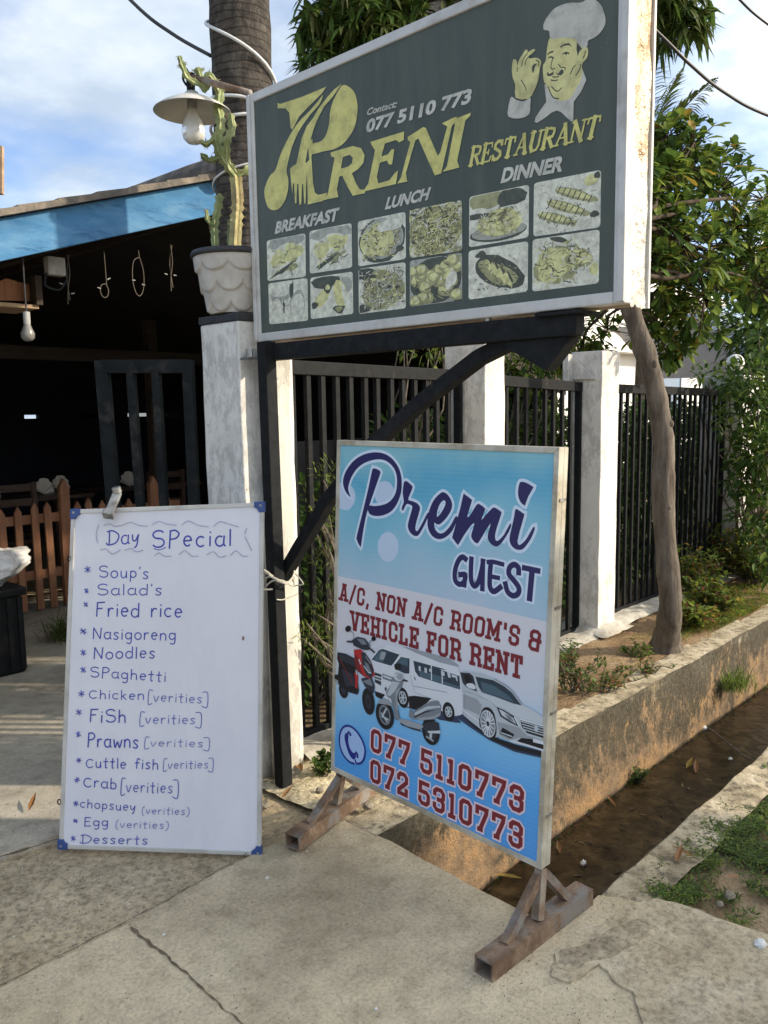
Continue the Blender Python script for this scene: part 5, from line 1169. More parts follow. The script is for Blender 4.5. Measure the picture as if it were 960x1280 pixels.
car([('p', 'shade', zV((380,600),(460,640),(560,700),(650,735),(740,760),(900,830)) + zW((20,640),(130,660),(175,660),(130,610),(0,560))),
     ('p', 'white', zV((350,338),(385,290),(430,255),(480,228),(560,236)) + zW((0,152),(90,166),(140,190),(160,250),(180,330),(188,500),(185,598),(120,606),(0,560)) + zV((860,760),(640,722),(520,700),(440,642),(385,602),(372,440)), 0),
     ('p', 'mid', zV((600,245),(640,252),(960,335)) + zW((140,190),(150,215),(0,178)) + zV((700,292))),
     ('p', 'glassd', zV((353,347),(412,272),(440,262),(575,308),(530,375),(510,397),(400,366))), ('p', 'glass', zV((365,344),(416,282),(455,275),(470,300),(440,372),(400,360))), ('p', 'mid', zV((430,285),(470,290),(450,350),(415,345))),
     ('p', 'glassd', zV((540,388),(588,326),(656,340),(655,457),(620,460),(540,422))), ('p', 'glass', zV((560,375),(594,335),(640,345),(640,400))), ('p', 'black', zV((535,385),(580,378),(590,420),(545,430)), 3), ('p', 'dark', zV((618,415),(650,425),(650,462),(622,456))),
     ('p', 'glassd', zV((686,356),(958,430)) + zW((0,234),(160,288),(166,396),(0,346)) + zV((728,482),(700,440))), ('p', 'glass', zV((735,430),(958,500)) + zW((0,318),(160,372),(160,390),(0,342)) + zV((735,478))),
     ('l', 'white', zV((830,395),(832,512)), 0.004), ('l', 'white', zW((20,238),(22,350)), 0.004),
     ('p', 'pearl', zV((728,398),(745,402),(745,440),(730,435))), ('p', 'pearl', zV((775,410),(795,416),(795,455),(777,450))), ('p', 'pearl', zV((812,420),(828,424),(828,446),(812,442))), ('p', 'pearl', zV((908,440),(935,447),(938,480),(910,470))),
     ('p', 'pearl', zW((60,255),(85,262),(90,300),(70,300),(66,280))), ('p', 'pearl', zW((95,272),(140,286),(146,330),(136,325),(128,300),(100,296))),
     ('p', 'dark', zV((378,448),(432,468),(428,556),(378,528))), ('l', 'pearl', zV((382,478),(430,494)), 0.005), ('l', 'pearl', zV((380,500),(430,518)), 0.004),
     ('p', 'grey', zV((440,458),(525,490),(518,528),(440,500))), ('l', 'white', zV((448,478),(512,502)), 0.005), ('p', 'dark', zV((456,575),(470,562),(476,590),(462,602))),
     ('p', 'black', zV((378,598),(462,628),(430,665),(385,640))), ('l', 'mid', zV((660,470),(700,610),(900,690)), 0.0015), ('l', 'mid', zV((690,560),(958,610)), 0.0025), ('l', 'dark', zV((694,486),(704,512)), 0.004),
     ('e', 'black', vw1, 46, 84), ('e', 'silver', vw1, 30, 54), ('e', 'dark', vw1, 23, 43)] + spokes(vw1[0], 28, 50, 6, 'silver', 0.005) + [('e', 'silver', vw1, 8, 14),
     ('e', 'black', vw2, 46, 78), ('e', 'silver', vw2, 28, 44), ('e', 'dark', vw2, 22, 35)] + spokes(vw2[0], 26, 42, 6, 'silver', 0.005) + [('e', 'silver', vw2, 8, 13)], 'printed_van')
wc = zW((388, 668))
car([('p', 'shade', zW((128,612),(190,590),(340,720),(480,790),(600,832),(834,892),(833,945),(600,892),(400,800),(250,700))), ('p', 'black', zW((175,605),(330,715),(480,790),(600,832),(832,892),(831,930),(600,875),(420,800),(270,690))),
     ('p', 'silver', zW((165,255),(200,244),(330,268),(440,310),(540,368),(600,430),(662,512),(750,558),(833,618),(832,888),(700,850),(600,826),(470,772),(420,788),(340,720),(240,640),(190,596),(184,450))),
     ('p', 'pearl', zW((300,415),(450,460),(590,510),(660,520),(750,560),(832,618),(832,672),(650,622),(600,600),(520,545),(455,520),(400,500))), ('p', 'mid', zW((190,430),(300,470),(340,520),(320,600),(190,540))), ('p', 'mid', zW((460,650),(640,700),(700,760),(832,800),(832,850),(640,780),(560,800),(480,760))),
     ('p', 'dark', zW((165,257),(240,262),(276,292),(300,412),(215,376),(186,342))), ('p', 'black', zW((190,275),(240,275),(262,330),(215,345))), ('p', 'glassd', zW((288,290),(430,320),(520,370),(580,420),(656,522),(590,506),(460,456),(340,416),(312,370))), ('p', 'glass', zW((330,330),(440,365),(560,450),(600,498),(460,448),(345,410))), ('l', 'pearl', zW((275,285),(300,380),(325,415)), 0.004), ('l', 'mid', zW((440,312),(540,370),(600,430),(660,515)), 0.004, 3),
     ('p', 'white', zW((218,350),(262,346),(288,370),(284,392),(250,386),(220,372)), 3), ('l', 'mid', zW((190,405),(300,440),(420,500),(456,545)), 0.002, 3), ('l', 'grey', zW((200,420),(205,580)), 0.0015), ('l', 'white', zW((190,560),(325,655)), 0.004),
     ('p', 'black', zW((322,690),(328,590),(355,540),(400,540),(440,590),(458,700),(450,770),(420,788)), 2), ('e', 'black', wc, 60, 118), ('r', 'silver', wc, 58, 112, 50, 98), ('e', 'grey', wc, 50, 98)] + spokes(wc[0], 52, 102, 15, 'white', 0.0035) + [('e', 'dark', wc, 12, 22),
     ('p', 'dark', zW((456,532),(520,560),(602,610),(638,692),(560,656),(488,610))), ('p', 'pearl', zW((475,550),(520,572),(590,622),(615,670),(560,640),(500,600))), ('p', 'grey', zW((520,585),(570,610),(600,655),(550,635))), ('l', 'white', zW((600,612),(640,690)), 0.005),
     ('p', 'black', zW((645,630),(833,685),(832,782),(700,742),(660,692)))] + [('l', 'silver', zW((652+k*8, 648+k*22), (833, 701+k*20)), 0.0032) for k in range(4)] + [('l', 'white', zW((645,632),(833,686)), 0.004), ('e', 'silver', zW((775, 705)), 16, 30),
     ('p', 'black', zW((505,698),(602,755),(572,786),(482,746))), ('l', 'silver', zW((490,738),(580,770)), 0.004), ('p', 'black', zW((655,782),(742,790),(832,838),(832,876),(700,842),(622,806))), ('p', 'white', zW((748,784),(832,806),(832,834),(750,815))), ('l', 'white', zW((560,800),(700,838),(832,880)), 0.005)], 'printed_sedan')
sw, sv = zV((328, 682)), zV((128, 595))
car([('e', 'black', sv, 34, 62), ('e', 'dark', sv, 16, 34), ('p', 'black', zV((82,288),(150,302),(222,340),(232,420),(252,600),(240,628),(165,606),(96,552),(62,522),(55,470),(86,465),(92,380),(78,340))), ('p', 'dark', zV((90,300),(150,312),(215,345),(222,400),(150,370),(100,350))), ('p', 'dark', zV((110,420),(200,460),(225,560),(150,560))),
     ('l', 'redd', zV((95,330),(140,420),(200,540)), 0.004, 3), ('p', 'mid', zV((60,500),(85,515),(90,545),(66,530))),
     ('e', 'black', sw, 48, 108, -8), ('e', 'dark', sw, 22, 60, -8), ('e', 'black', sw, 10, 28, -8),
     ('p', 'dark', zV((268,500),(350,480),(378,560),(368,622),(300,562))), ('p', 'grey', zV((280,520),(345,500),(365,560),(330,550))), ('p', 'red', zV((212,268),(265,264),(300,300),(340,350),(370,420),(380,470),(345,502),(290,480),(242,440),(225,400),(217,330))), ('p', 'redd', zV((217,300),(245,330),(270,430),(290,480),(242,440),(225,400))), ('p', 'dark', zV((270,290),(300,290),(340,350),(374,440),(350,500),(310,470),(282,400))), ('p', 'grey', zV((300,360),(330,390),(352,450),(335,460),(310,420))), ('l', 'pearl', zV((290,395),(330,450),(352,455)), 0.004), ('l', 'pearl', zV((252,345),(268,385)), 0.006), ('l', 'mid', zV((305,320),(345,380)), 0.003),
     ('p', 'red', zV((218,440),(246,470),(242,582),(224,570))), ('l', 'pearl', zV((228,430),(236,470)), 0.004), ('p', 'dark', zV((198,190),(240,165),(300,178),(342,232),(332,272),(290,270),(210,236))), ('p', 'grey', zV((235,180),(290,185),(320,225),(280,230))), ('p', 'dark', zV((155,196),(205,196),(205,214),(155,209))), ('l', 'black', zV((330,250),(378,292)), 0.006), ('l', 'grey', zV((178,115),(208,140),(212,190)), 0.0028, 3), ('l', 'grey', zV((362,192),(340,205),(332,245)), 0.0028, 3), ('e', 'black', zV((166, 101)), 22, 26, 30), ('e', 'black', zV((370, 180)), 18, 19, 0)], 'printed_red_scooter')
g1, g2 = zV((460, 790)), zV((828, 920))
car([('e', 'black', g2, 68, 112), ('e', 'dark', g2, 44, 78), ('l', 'silver', zV((835,880),(825,985)), 0.010), ('l', 'mid', zV((790,960),(850,1000)), 0.006), ('e', 'black', g1, 70, 118), ('r', 'grey', g1, 44, 82, 34, 66), ('e', 'dark', g1, 33, 64), ('l', 'silver', zV((475,735),(440,800),(490,830)), 0.007), ('l', 'silver', zV((430,770),(480,850)), 0.005),
     ('p', 'grey', zV((530,480),(585,455),(616,500),(600,562),(562,622),(562,722),(582,822),(545,832),(530,742),(510,662),(480,642),(468,610),(512,540))), ('p', 'silver', zV((520,520),(580,530),(540,600),(500,640),(478,625))), ('p', 'mid', zV((545,600),(590,565),(560,640),(566,760),(550,740))),
     ('p', 'black', zV((650,640),(700,636),(832,655),(800,692),(740,732),(690,742),(655,722))), ('p', 'grey', zV((690,762),(760,722),(830,680),(886,674),(912,716),(908,792),(860,822),(760,832),(680,822),(652,802),(660,740))), ('p', 'silver', zV((700,770),(800,720),(905,715),(905,730),(800,745),(700,800))), ('p', 'mid', zV((720,815),(850,800),(905,770),(900,795),(850,822),(740,832))), ('p', 'dark', zV((690,800),(780,760),(880,745),(780,775),(700,812))),
     ('p', 'mid', zV((575,820),(650,830),(740,860),(772,882),(740,906),(640,882),(580,850))), ('p', 'dark', zV((580,848),(640,880),(740,905),(755,925),(680,905),(590,868))), ('p', 'dark', zV((770,860),(850,840),(890,850),(900,905),(800,930),(765,900))), ('p', 'pearl', zV((800,918),(906,914),(906,938),(810,934))),
     ('p', 'mid', zV((404,690),(430,662),(492,668),(522,722),(480,708),(410,698))), ('p', 'dark', zV((590,498),(646,514),(640,526),(590,516))), ('e', 'pearl', zV((572, 480)), 42, 38, 20), ('e', 'mid', zV((580, 486)), 26, 22, 20), ('l', 'mid', zV((545,455),(610,470)), 0.004)], 'printed_grey_scooter')

# rusty feet: a box tube under each side, upright and two struts
def foot(c, hl, hw, h, ux, zb, label=None):
    c = Vector(c); d = Vector(ux).normalized(); s = Vector((-d.y, d.x, 0)); w = 0.003
    mb = MB(); a, b = c-d*hl, c+d*hl
    up = Vector((0, 0, 1))
    for off, ww, hh in ((up*(h-w), hw, w*2), (up*w, hw, w*2), (up*h/2+s*(hw/2-w), w*2, h-4*w), (up*h/2-s*(hw/2-w), w*2, h-4*w)):
        mb.bar(a+off, b+off, ww, hh)
    mb.box(tuple(c+up*0.01-Vector((0.01, 0.01, 0))), tuple(c+up*(h-0.01)+Vector((0.01, 0.01, 0))))
    fo = mb.build('foot', M['rust'], gs)
    top = Vector(zb)
    mb = MB(); mb.bar(c+up*h, top, 0.026, 0.026, up=d); mb.build('upright', M['cream_rust'], gs)
    for k in (-1, 1):
        mb = MB(); mb.bar(c+d*k*hl*0.62+up*(h-0.004), top-up*0.02+d*k*0.012, 0.025, 0.025, up=d); mb.build('strut', M['rust'], gs)
M['cream_rust'] = mat('worn_cream_tube', (0.40, 0.36, 0.29), 0.6, 0.2, 12, 0.2, dirt=(0.20, 0.12, 0.075), dirt_amt=0.55, dirt_scale=11)
fn_a, fn_b = on_z(613, 1190, 0.045), on_z(727, 1106, 0.045)
fcn = (fn_a+fn_b)/2; dn = (fn_b-fn_a)
topn = PG.hit(676, 1090)+PG.u*-0.012+PG.n*-0.02
c_near = on_z(672, 1146, 0.06); c_near.z = 0.0
foot(c_near, dn.length/2+0.02, 0.062, 0.052, (dn.x, dn.y, 0), topn)
topf = PG.hit(419, 964)+PG.u*0.012+PG.n*-0.02
c_far = on_z(421, 1008, 0.05); c_far.z = 0.012
foot(c_far, 0.265, 0.060, 0.052, Vector((0.97, 0.20, 0)), topf)

# ------------------------------------------------------------------ whiteboard
B0, B1 = Vector((1.180, 2.690, 0.0)), Vector((1.618, 2.148, 0.0)); B0.z = B1.z = -0.012
wu = (B1-B0).normalized(); wn0 = Vector((wu.y, -wu.x, 0))
if wn0.dot(CP-B0) < 0: wn0 = -wn0
lean = math.radians(6.0)
wv = Vector((0, 0, math.cos(lean))) - wn0*math.sin(lean)
PWb = Plane((B0+B1)/2, wu, wv)
wq = {k: PWb.to2(*v) for k, v in (('tl', (89.5, 637)), ('tr', (330, 628)), ('br', (326.5, 1069)), ('bl', (74, 1060)))}
wb = thing('whiteboard', 'whiteboard with handwritten blue menu leaning on the open gate', 'whiteboard', ((B0+B1)/2))
t = NT('whiteboard_enamel')
c0 = t.ramp(t.noise(2, 5, 0.6), [(0.35, (0.72, 0.72, 0.78)), (0.65, (0.77, 0.77, 0.83))])
c0 = t.mix(t.ramp(t.noise(5, 8, 0.7, t.coord((1, 1, 0.3))), [(0.47, 0.0), (0.62, 0.35)]), c0, (0.62, 0.63, 0.71))
t.color(c0); t.rough(0.32); M['wb'] = t.mat
def winset(d):
    return {'tl': wq['tl']+Vector((d, -d)), 'tr': wq['tr']+Vector((-d, -d)), 'br': wq['br']+Vector((-d, d)), 'bl': wq['bl']+Vector((d, d))}
wi = winset(0.014); X3 = lambda v, d: PWb.pt(v, d)
mb = MB(); mb.prism([X3(wi[k], 0.0) for k in ids], PWb.n*-0.006); mb.build('board_face', M['wb'], wb)
for i in range(4):
    a, b = ids[i], ids[(i+1) % 4]; dd = 0.005 if i % 2 == 0 else 0.0046
    mb = MB(); mb.prism([X3(wq[a], dd), X3(wq[b], dd), X3(wi[b], dd), X3(wi[a], dd)], PWb.n*-0.016); mb.build('frame_strip', M['alu'], wb, bevel=0.0015)
M['blue_plastic'] = mat('blue_corner_plastic', (0.035, 0.075, 0.24), 0.35, 0.1, 20)
for k, (sx, sy) in (('tl', (1, -1)), ('tr', (-1, -1)), ('br', (-1, 1)), ('bl', (1, 1))):
    c = wq[k]+Vector((-sx*0.003, -sy*0.003)); e = 0.036; w = 0.019
    pts = [c, c+Vector((sx*e, 0)), c+Vector((sx*e, sy*w)), c+Vector((sx*(w+0.006), sy*(w+0.006))), c+Vector((sx*w, sy*e)), c+Vector((0, sy*e))]
    mb = MB(); mb.prism([X3(p, 0.0085) for p in pts], PWb.n*-0.022); 
    mb.build('corner_cap', M['blue_plastic'], wb, bevel=0.002)
    mb = MB(); cc = c+Vector((sx*0.013, sy*0.013)); mb.prism([X3(cc+Vector((0.0045*math.cos(a), 0.0045*math.sin(a))), 0.0092) for a in [2*PI*j/10 for j in range(10)]], PWb.n*-0.004); mb.build('corner_screw', M['galv'], wb)
for py in ((88.5, 698), (76, 1002)):
    p = PWb.to2(*py); mb = MB(); mb.tube([X3(p+Vector((0.006*math.cos(a)-0.004, 0.009*math.sin(a))), 0.003) for a in [2*PI*j/12 for j in range(13)]], 0.0022, 6); mb.build('hanging_ring', M['steel'], wb)
# handwriting: one pen, letters of my own drawn as single strokes
def arc(cx, cy, rx, ry, a0, a1, n=9): return [(cx+rx*math.cos(math.radians(a0+(a1-a0)*k/(n-1))), cy+ry*math.sin(math.radians(a0+(a1-a0)*k/(n-1)))) for k in range(n)]
xh = 0.62
bowl = arc(0.5, xh/2, 0.48, xh/2, 40, 330)
HAND = {'space': 0.45,
 'S': (0.55, [arc(0.52, 0.76, 0.44, 0.24, 35, 265, 8)+arc(0.5, 0.27, 0.46, 0.27, 90, -150, 8)]),
 'D': (0.62, [[(0.2, 0.95), (0.2, 0.05)], [(0.0, 0.92), (0.45, 0.97), (0.95, 0.7), (0.98, 0.4), (0.7, 0.08), (0.1, 0.0), (-0.05, 0.15)]]),
 'P': (0.46, [[(0.15, 1), (0.1, -0.1)], [(0.15, 0.95), (0.6, 1.0), (0.95, 0.78), (0.7, 0.52), (0.15, 0.46)]]),
 'F': (0.46, [[(0.15, 1), (0.1, 0)], [(0.15, 0.98), (0.95, 1.02)], [(0.14, 0.55), (0.7, 0.58)]]),
 'N': (0.55, [[(0.08, 0), (0.1, 1)], [(0.1, 1), (0.85, 0.02)], [(0.85, 0.02), (0.92, 1)]]),
 'C': (0.52, [arc(0.55, 0.42, 0.5, 0.42, 50, 315)]),
 'E': (0.44, [[(0.1, 1), (0.08, 0)], [(0.1, 1), (0.9, 0.98)], [(0.1, 0.52), (0.75, 0.54)], [(0.08, 0), (0.95, 0.02)]]),
 'a': (0.42, [arc(0.48, 0.3, 0.44, 0.3, 60, 320), [(0.9, xh), (0.88, 0.15), (1.05, 0.0)]]),
 'b': (0.40, [[(0.1, 1), (0.1, 0)], arc(0.48, 0.3, 0.42, 0.3, 150, -160)]),
 'c': (0.38, [arc(0.55, 0.31, 0.5, 0.3, 50, 310)]),
 'd': (0.42, [arc(0.46, 0.3, 0.42, 0.3, 45, 320), [(0.9, 1), (0.9, 0)]]),
 'e': (0.38, [[(0.1, 0.33), (0.85, 0.36)]+arc(0.5, 0.32, 0.42, 0.3, 20, 310)]),
 'f': (0.34, [[(0.95, 0.88), (0.65, 1.0), (0.42, 0.8), (0.4, 0)], [(0.05, 0.55), (0.85, 0.57)]]),
 'g': (0.42, [arc(0.46, 0.34, 0.4, 0.28, 40, 330), [(0.88, 0.62), (0.88, -0.15), (0.6, -0.36), (0.25, -0.28)]]),
 'h': (0.40, [[(0.1, 1), (0.1, 0)], [(0.1, 0.4), (0.45, 0.6), (0.82, 0.48), (0.88, 0)]]),
 'i': (0.10, [[(0.5, 0.58), (0.5, 0)], [(0.5, 0.80), (0.5, 0.86)]]),
 'k': (0.36, [[(0.1, 1), (0.1, 0)], [(0.8, 0.6), (0.12, 0.28)], [(0.3, 0.36), (0.9, 0)]]),
 'l': (0.10, [[(0.4, 1), (0.5, 0)]]),
 'n': (0.40, [[(0.08, 0.6), (0.1, 0)], [(0.1, 0.42), (0.5, 0.62), (0.86, 0.45), (0.9, 0)]]),
 'o': (0.42, [arc(0.5, 0.3, 0.45, 0.3, 90, 450, 13)]),
 'p': (0.40, [[(0.12, 0.62), (0.1, -0.3)], arc(0.48, 0.34, 0.42, 0.28, 150, -160)]),
 'r': (0.30, [[(0.1, 0.6), (0.14, 0)], [(0.14, 0.36), (0.5, 0.6), (0.95, 0.56)]]),
 's': (0.34, [[(0.9, 0.54), (0.5, 0.63), (0.15, 0.5), (0.45, 0.33), (0.85, 0.18), (0.6, 0.0), (0.1, 0.06)]]),
 't': (0.32, [[(0.48, 0.95), (0.46, 0.05), (0.75, 0.0)], [(0.0, 0.6), (0.95, 0.62)]]),
 'u': (0.40, [[(0.1, 0.6), (0.12, 0.2), (0.42, 0.0), (0.8, 0.2), (0.85, 0.6)], [(0.85, 0.6), (0.9, 0)]]),
 'v': (0.36, [[(0.05, 0.6), (0.45, 0.0), (0.95, 0.6)]]),
 'w': (0.52, [[(0.05, 0.6), (0.22, 0.02), (0.5, 0.42), (0.76, 0.02), (1, 0.6)]]),
 'y': (0.40, [[(0.08, 0.62), (0.15, 0.25), (0.5, 0.2), (0.85, 0.6)], [(0.88, 0.62), (0.7, -0.1), (0.4, -0.3)]]),
 "'": (0.06, [[(0.6, 1.0), (0.4, 0.82)]]),
 '[': (0.20, [[(1.3, 1.18), (0.1, 1.15), (0.0, -0.3), (1.3, -0.22)]]), ']': (0.22, [[(-0.6, 1.22), (0.95, 1.12), (1.0, -0.38), (-0.6, -0.32)]]),
 '(': (0.16, [[(1.0, 1.05), (0.2, 0.8), (0.0, 0.3), (0.3, -0.1), (1.0, -0.25)]]), ')': (0.18, [[(0.0, 1.05), (0.8, 0.8), (1.0, 0.3), (0.6, -0.1), (0.0, -0.3)]]),
}
PEN = mat('blue_marker_ink', (0.045, 0.065, 0.40), 0.5, 0.4, 90)
PENF = mat('faint_marker_ink', (0.30, 0.31, 0.46), 0.5, 0.3, 60)
AW = Art(PWb, wb, 0.0004)
za = zz(3.692, 80, 630); zb_ = zz(3.692, 80, 770); zc_ = zz(3.556, 70, 900)
def write(text, f, O, B, top, name='handwriting', w=0.10, gap=0.14):
    O2 = f(O)[0]; B2 = f(B)[0]; T2 = f((O[0]+2, top))[0]
    AW.strokes(text, HAND, O2, B2, T2, w, gap=gap, smooth=True, cap=0.001, jitter=0.03)
AW.begin(); write('Day', za, (198, 190), (347, 180), 124, w=0.10); AG_ = AW.end('menu_title', PEN); AW.begin(); write('SPecial', za, (405, 200), (772, 192), 124, w=0.10, gap=0.17)
AW.rib(za((415,205),(440,212),(470,200)), 0.003, smooth=4)
AW.end('menu_title', PEN)
LN = [("Soup's", za, (160, 338), (390, 345), 286), ("Salad's", za, (152, 420), (452, 420), 370), ('Fried rice', za, (147, 520), (545, 522), 456),
      ('Nasigoreng', zb_, (132, 104), (516, 112), 53), ('Noodles', zb_, (136, 198), (420, 194), 146), ('SPaghetti', zb_, (120, 280), (470, 302), 234), ('Chicken', zb_, (115, 380), (370, 386), 338), ('FiSh', zb_, (118, 488), (286, 493), 430),
      ('Prawns', zc_, (140, 116), (366, 124), 58), ('Cuttle fish', zc_, (133, 210), (455, 218), 166), ('Crab', zc_, (122, 294), (270, 306), 248), ('chopsuey', zc_, (108, 388), (354, 405), 350), ('Egg', zc_, (126, 470), (232, 472), 432), ('Desserts', zc_, (110, 546), (408, 551), 508)]
VR = [('[verities]', zb_, (390, 392), (662, 402), 350), ('[verities]', zb_, (352, 494), (632, 498), 452), ('[verities]', zc_, (396, 116), (680, 120), 82), ('[verities]', zc_, (479, 214), (697, 214), 178), ('[verities]', zc_, (291, 316), (542, 326), 268), ('(verities)', zc_, (384, 416), (592, 420), 384), ('(verities)', zc_, (267, 476), (500, 482), 444)]
for s, f, O, B, T in LN:
    AW.begin(); write(s, f, O, B, T); AW.end('menu_line', PEN)
for s, f, O, B, T in VR:
    AW.begin(); write(s, f, O, B, T, w=0.075); AW.end('menu_note', PEN)
for f, (x, y), r in [(za, (110, 302), 16), (za, (105, 400), 12), (za, (102, 463), 12), (zb_, (90, 70), 17), (zb_, (90, 168), 15), (zb_, (90, 248), 15), (zb_, (82, 358), 15), (zb_, (70, 443), 15), (zb_, (67, 545), 14), (zc_, (103, 178), 12), (zc_, (95, 265), 13), (zc_, (90, 370), 13), (zc_, (88, 447), 11), (zc_, (78, 525), 12)]:
    AW.begin()
    for a in (20, 75, 130):
        a += R.uniform(-15, 15); c, s_ = math.cos(math.radians(a))*r, math.sin(math.radians(a))*r
        AW.rib(f((x-c, y-s_), (x+c, y+s_)), 0.003)
    AW.end('bullet_star', PEN)
AW.begin()
for L in (((185,98),(215,92),(235,103),(270,98)), ((270,98),(310,85),(345,98),(390,102)), ((408,95),(440,80),(475,92),(520,98)), ((545,98),(575,78),(620,98),(670,105)), ((690,105),(720,82),(760,92),(808,106)),
          ((162,95),(150,140),(158,180)), ((845,110),(838,130),(836,140)), ((836,150),(855,190),(868,216)), ((168,212),(195,208),(225,230),(262,210)), ((282,215),(310,204),(335,220),(368,212)), ((418,240),(440,225),(465,240),(498,240)), ((530,235),(560,215),(590,240),(622,240)), ((660,235),(690,220),(720,245),(750,238)), ((768,238),(795,216),(825,240),(850,240))):
    AW.rib(za(*L), 0.0022, smooth=5)
AW.end('wavy_border', PENF)
AW.begin(); AW.ell(zb_((828, 102))[0], 1.3, 2.6); AW.end('stain_spot', mat('brown_spot', (0.25, 0.12, 0.08), 0.6))
# ------------------------------------------------------------------ flower pot and cactus on the gate pillar
t = NT('weathered_white_pot')
c0 = t.ramp(t.noise(9, 8, 0.65), [(0.3, (0.40, 0.375, 0.33)), (0.6, (0.58, 0.55, 0.50))])
c0 = t.mix(t.ramp(t.noise(14, 8, 0.75, t.coord(loc=(2, 1, 4))), [(0.6, 0.0), (0.75, 0.6)]), c0, (0.24, 0.21, 0.17))
t.color(c0); t.rough(0.85); t.bump(t.noise(40, 6), 0.3, 0.006); M['pot'] = t.mat
pcn = Vector((2.03, 2.72, 1.882))
pot = thing('flower_pot', 'white scalloped flower pot with black rim on the gate pillar', 'flower pot', pcn)
mb = MB(); nr, na = 84, 192
def potf(u, v):
    a = 2*PI*u; z = 0.225*v; r = 0.092+0.060*v**0.9
    def scale_at(k, fr_):
        ph = (a/(2*PI)*8 + 0.5*(k % 2)) % 1.0; x = (ph-0.5)*2; low = 0.62*(1-math.sqrt(max(0.0, 1-x*x*0.98)))
        return x, fr_-low
    row = v*3.0; k = math.floor(row); fr_ = row-k; x, e = scale_at(k, fr_)
    if e < 0: x, e = scale_at(k-1, fr_+1.0)
    cv = 1-0.55*x*x
    if v < 0.97: r += 0.004+0.014*cv*max(0.0, 1-e/1.25)*min(1.0, 0.35+e*7)
    return pcn+Vector((r*math.cos(a), r*math.sin(a), z))
mb.grid(potf, na, nr); mb.lathe(pcn, [(0.001, 0), (0.098, 0.0)], 48); mb.build('body', M['pot'], pot, smooth=True)
mb = MB(); mb.lathe(pcn, [(0.150, 0.212), (0.164, 0.214), (0.168, 0.225), (0.162, 0.236), (0.140, 0.236), (0.136, 0.20)], 48); mb.build('rim', M['black_paint'], pot, smooth=True)
mb = MB(); mb.grid(lambda u, v: pcn+Vector((0.138*v*math.cos(2*PI*u), 0.138*v*math.sin(2*PI*u), 0.205+0.008*noise.noise(Vector((u*9, v*4, 0))))), 32, 6); mb.build('soil', M['mud'], pot)
pp = Vector((2.12, 2.70, 1.89))
mb = MB(); mb.lathe(pp+Vector((0.04, -0.06, 0)), [(0.001, 0.0), (0.035, 0.0), (0.045, 0.05), (0.047, 0.052), (0.04, 0.05), (0.001, 0.045)], 20); o = mb.build('clay_cup', mat('terracotta', (0.5, 0.24, 0.12), 0.8, 0.15, 12), loc=pp+Vector((0.04, -0.06, 0)), smooth=True); tag(o, 'small terracotta cup tucked between the scalloped pot and the sign box', 'cup')

t = NT('cactus_skin')
c0 = t.ramp(t.noise(10, 6), [(0.3, (0.12, 0.16, 0.055)), (0.5, (0.22, 0.26, 0.10)), (0.7, (0.34, 0.36, 0.16))]); t.color(c0); t.rough(0.55); t.bump(t.noise(30, 4), 0.2, 0.005); M['cactus'] = t.mat
M['cactus_old'] = mat('cactus_dry_skin', (0.46, 0.42, 0.19), 0.75, 0.25, 14, 0.4, dirt=(0.24, 0.19, 0.10), dirt_amt=0.4, dirt_scale=12)
M['spine'] = mat('cactus_spine', (0.30, 0.22, 0.12), 0.7, 0.2, 20)
cac = thing('cactus', 'tall branching green cactus growing from the scalloped pot', 'cactus', (pcn.x, pcn.y, pcn.z+0.21))
Yc = 2.72
def CB(px, py, dy=0.0): return on_y(px, py, Yc+dy)
def cactus_stem(pts, r, name, material, wings=4):
    P = cr(pts, 7); k = len(P); mb = MB(); sp = MB(); u = None; seg = 0.0; n = wings*4; rows = []
    for i, p in enumerate(P):
        d = (P[min(i+1, k-1)]-P[max(i-1, 0)]).normalized()
        u = d.orthogonal().normalized() if u is None else (u-d*u.dot(d)).normalized(); w = d.cross(u)
        if i: seg += (p-P[i-1]).length
        tp = 1.0 if i < k-2 else 0.55; scal = 0.80+0.20*math.sin(seg*2*PI/0.035)
        ring = []
        for j in range(n):
            a = 2*PI*j/n; wing = (j % 4 == 0)
            rr_ = r*tp*((1.0*scal+0.12) if wing else (0.42 if j % 4 == 2 else 0.60))
            q_ = p+(u*math.cos(a)+w*math.sin(a))*rr_; ring.append(q_)
            if wing and math.sin(seg*2*PI/0.035) > 0.6 and R.random() < 0.8:
                o_ = (u*math.cos(a)+w*math.sin(a))
                for s in (-1, 1):
                    e = q_+(o_+d*0.3*s+o_.cross(d)*0.5*s).normalized()*0.011; sp.add([q_+d*0.0012, q_-d*0.0012, e], [(0, 1, 2)])
        rows.append(ring)
    b = len(mb.v)
    for ring in rows: mb.v += ring
    for i in range(k-1):
        for j in range(n):
            j2 = (j+1) % n; mb.f.append((b+i*n+j, b+i*n+j2, b+(i+1)*n+j2, b+(i+1)*n+j)); mb.m.append(0)
    mb.f.append(tuple(b+(k-1)*n+j for j in range(n))); mb.m.append(0)
    o = mb.build(name, material, cac)
    if sp.v: sp.build('spines', M['spine'], o)
    return o
cactus_stem([CB(293, 318), CB(295, 285), CB(297, 250), CB(294, 215)], 0.026, 'trunk_stem', M['cactus_old'])
cactus_stem([CB(296, 222), CB(284, 205), CB(273, 185), CB(270, 165)], 0.022, 'stem', M['cactus'])
cactus_stem([CB(272, 175), CB(276, 155), CB(273, 135, 0.03), CB(276, 112, 0.04)], 0.02, 'stem', M['cactus'])
cactus_stem([CB(283, 203), CB(284, 175, -0.03), CB(290, 162, -0.03), CB(288, 142, -0.03)], 0.016, 'stem', M['cactus'])
cactus_stem([CB(278, 195), CB(262, 200, 0.05), CB(251, 192, 0.05)], 0.013, 'stem', M['cactus'])
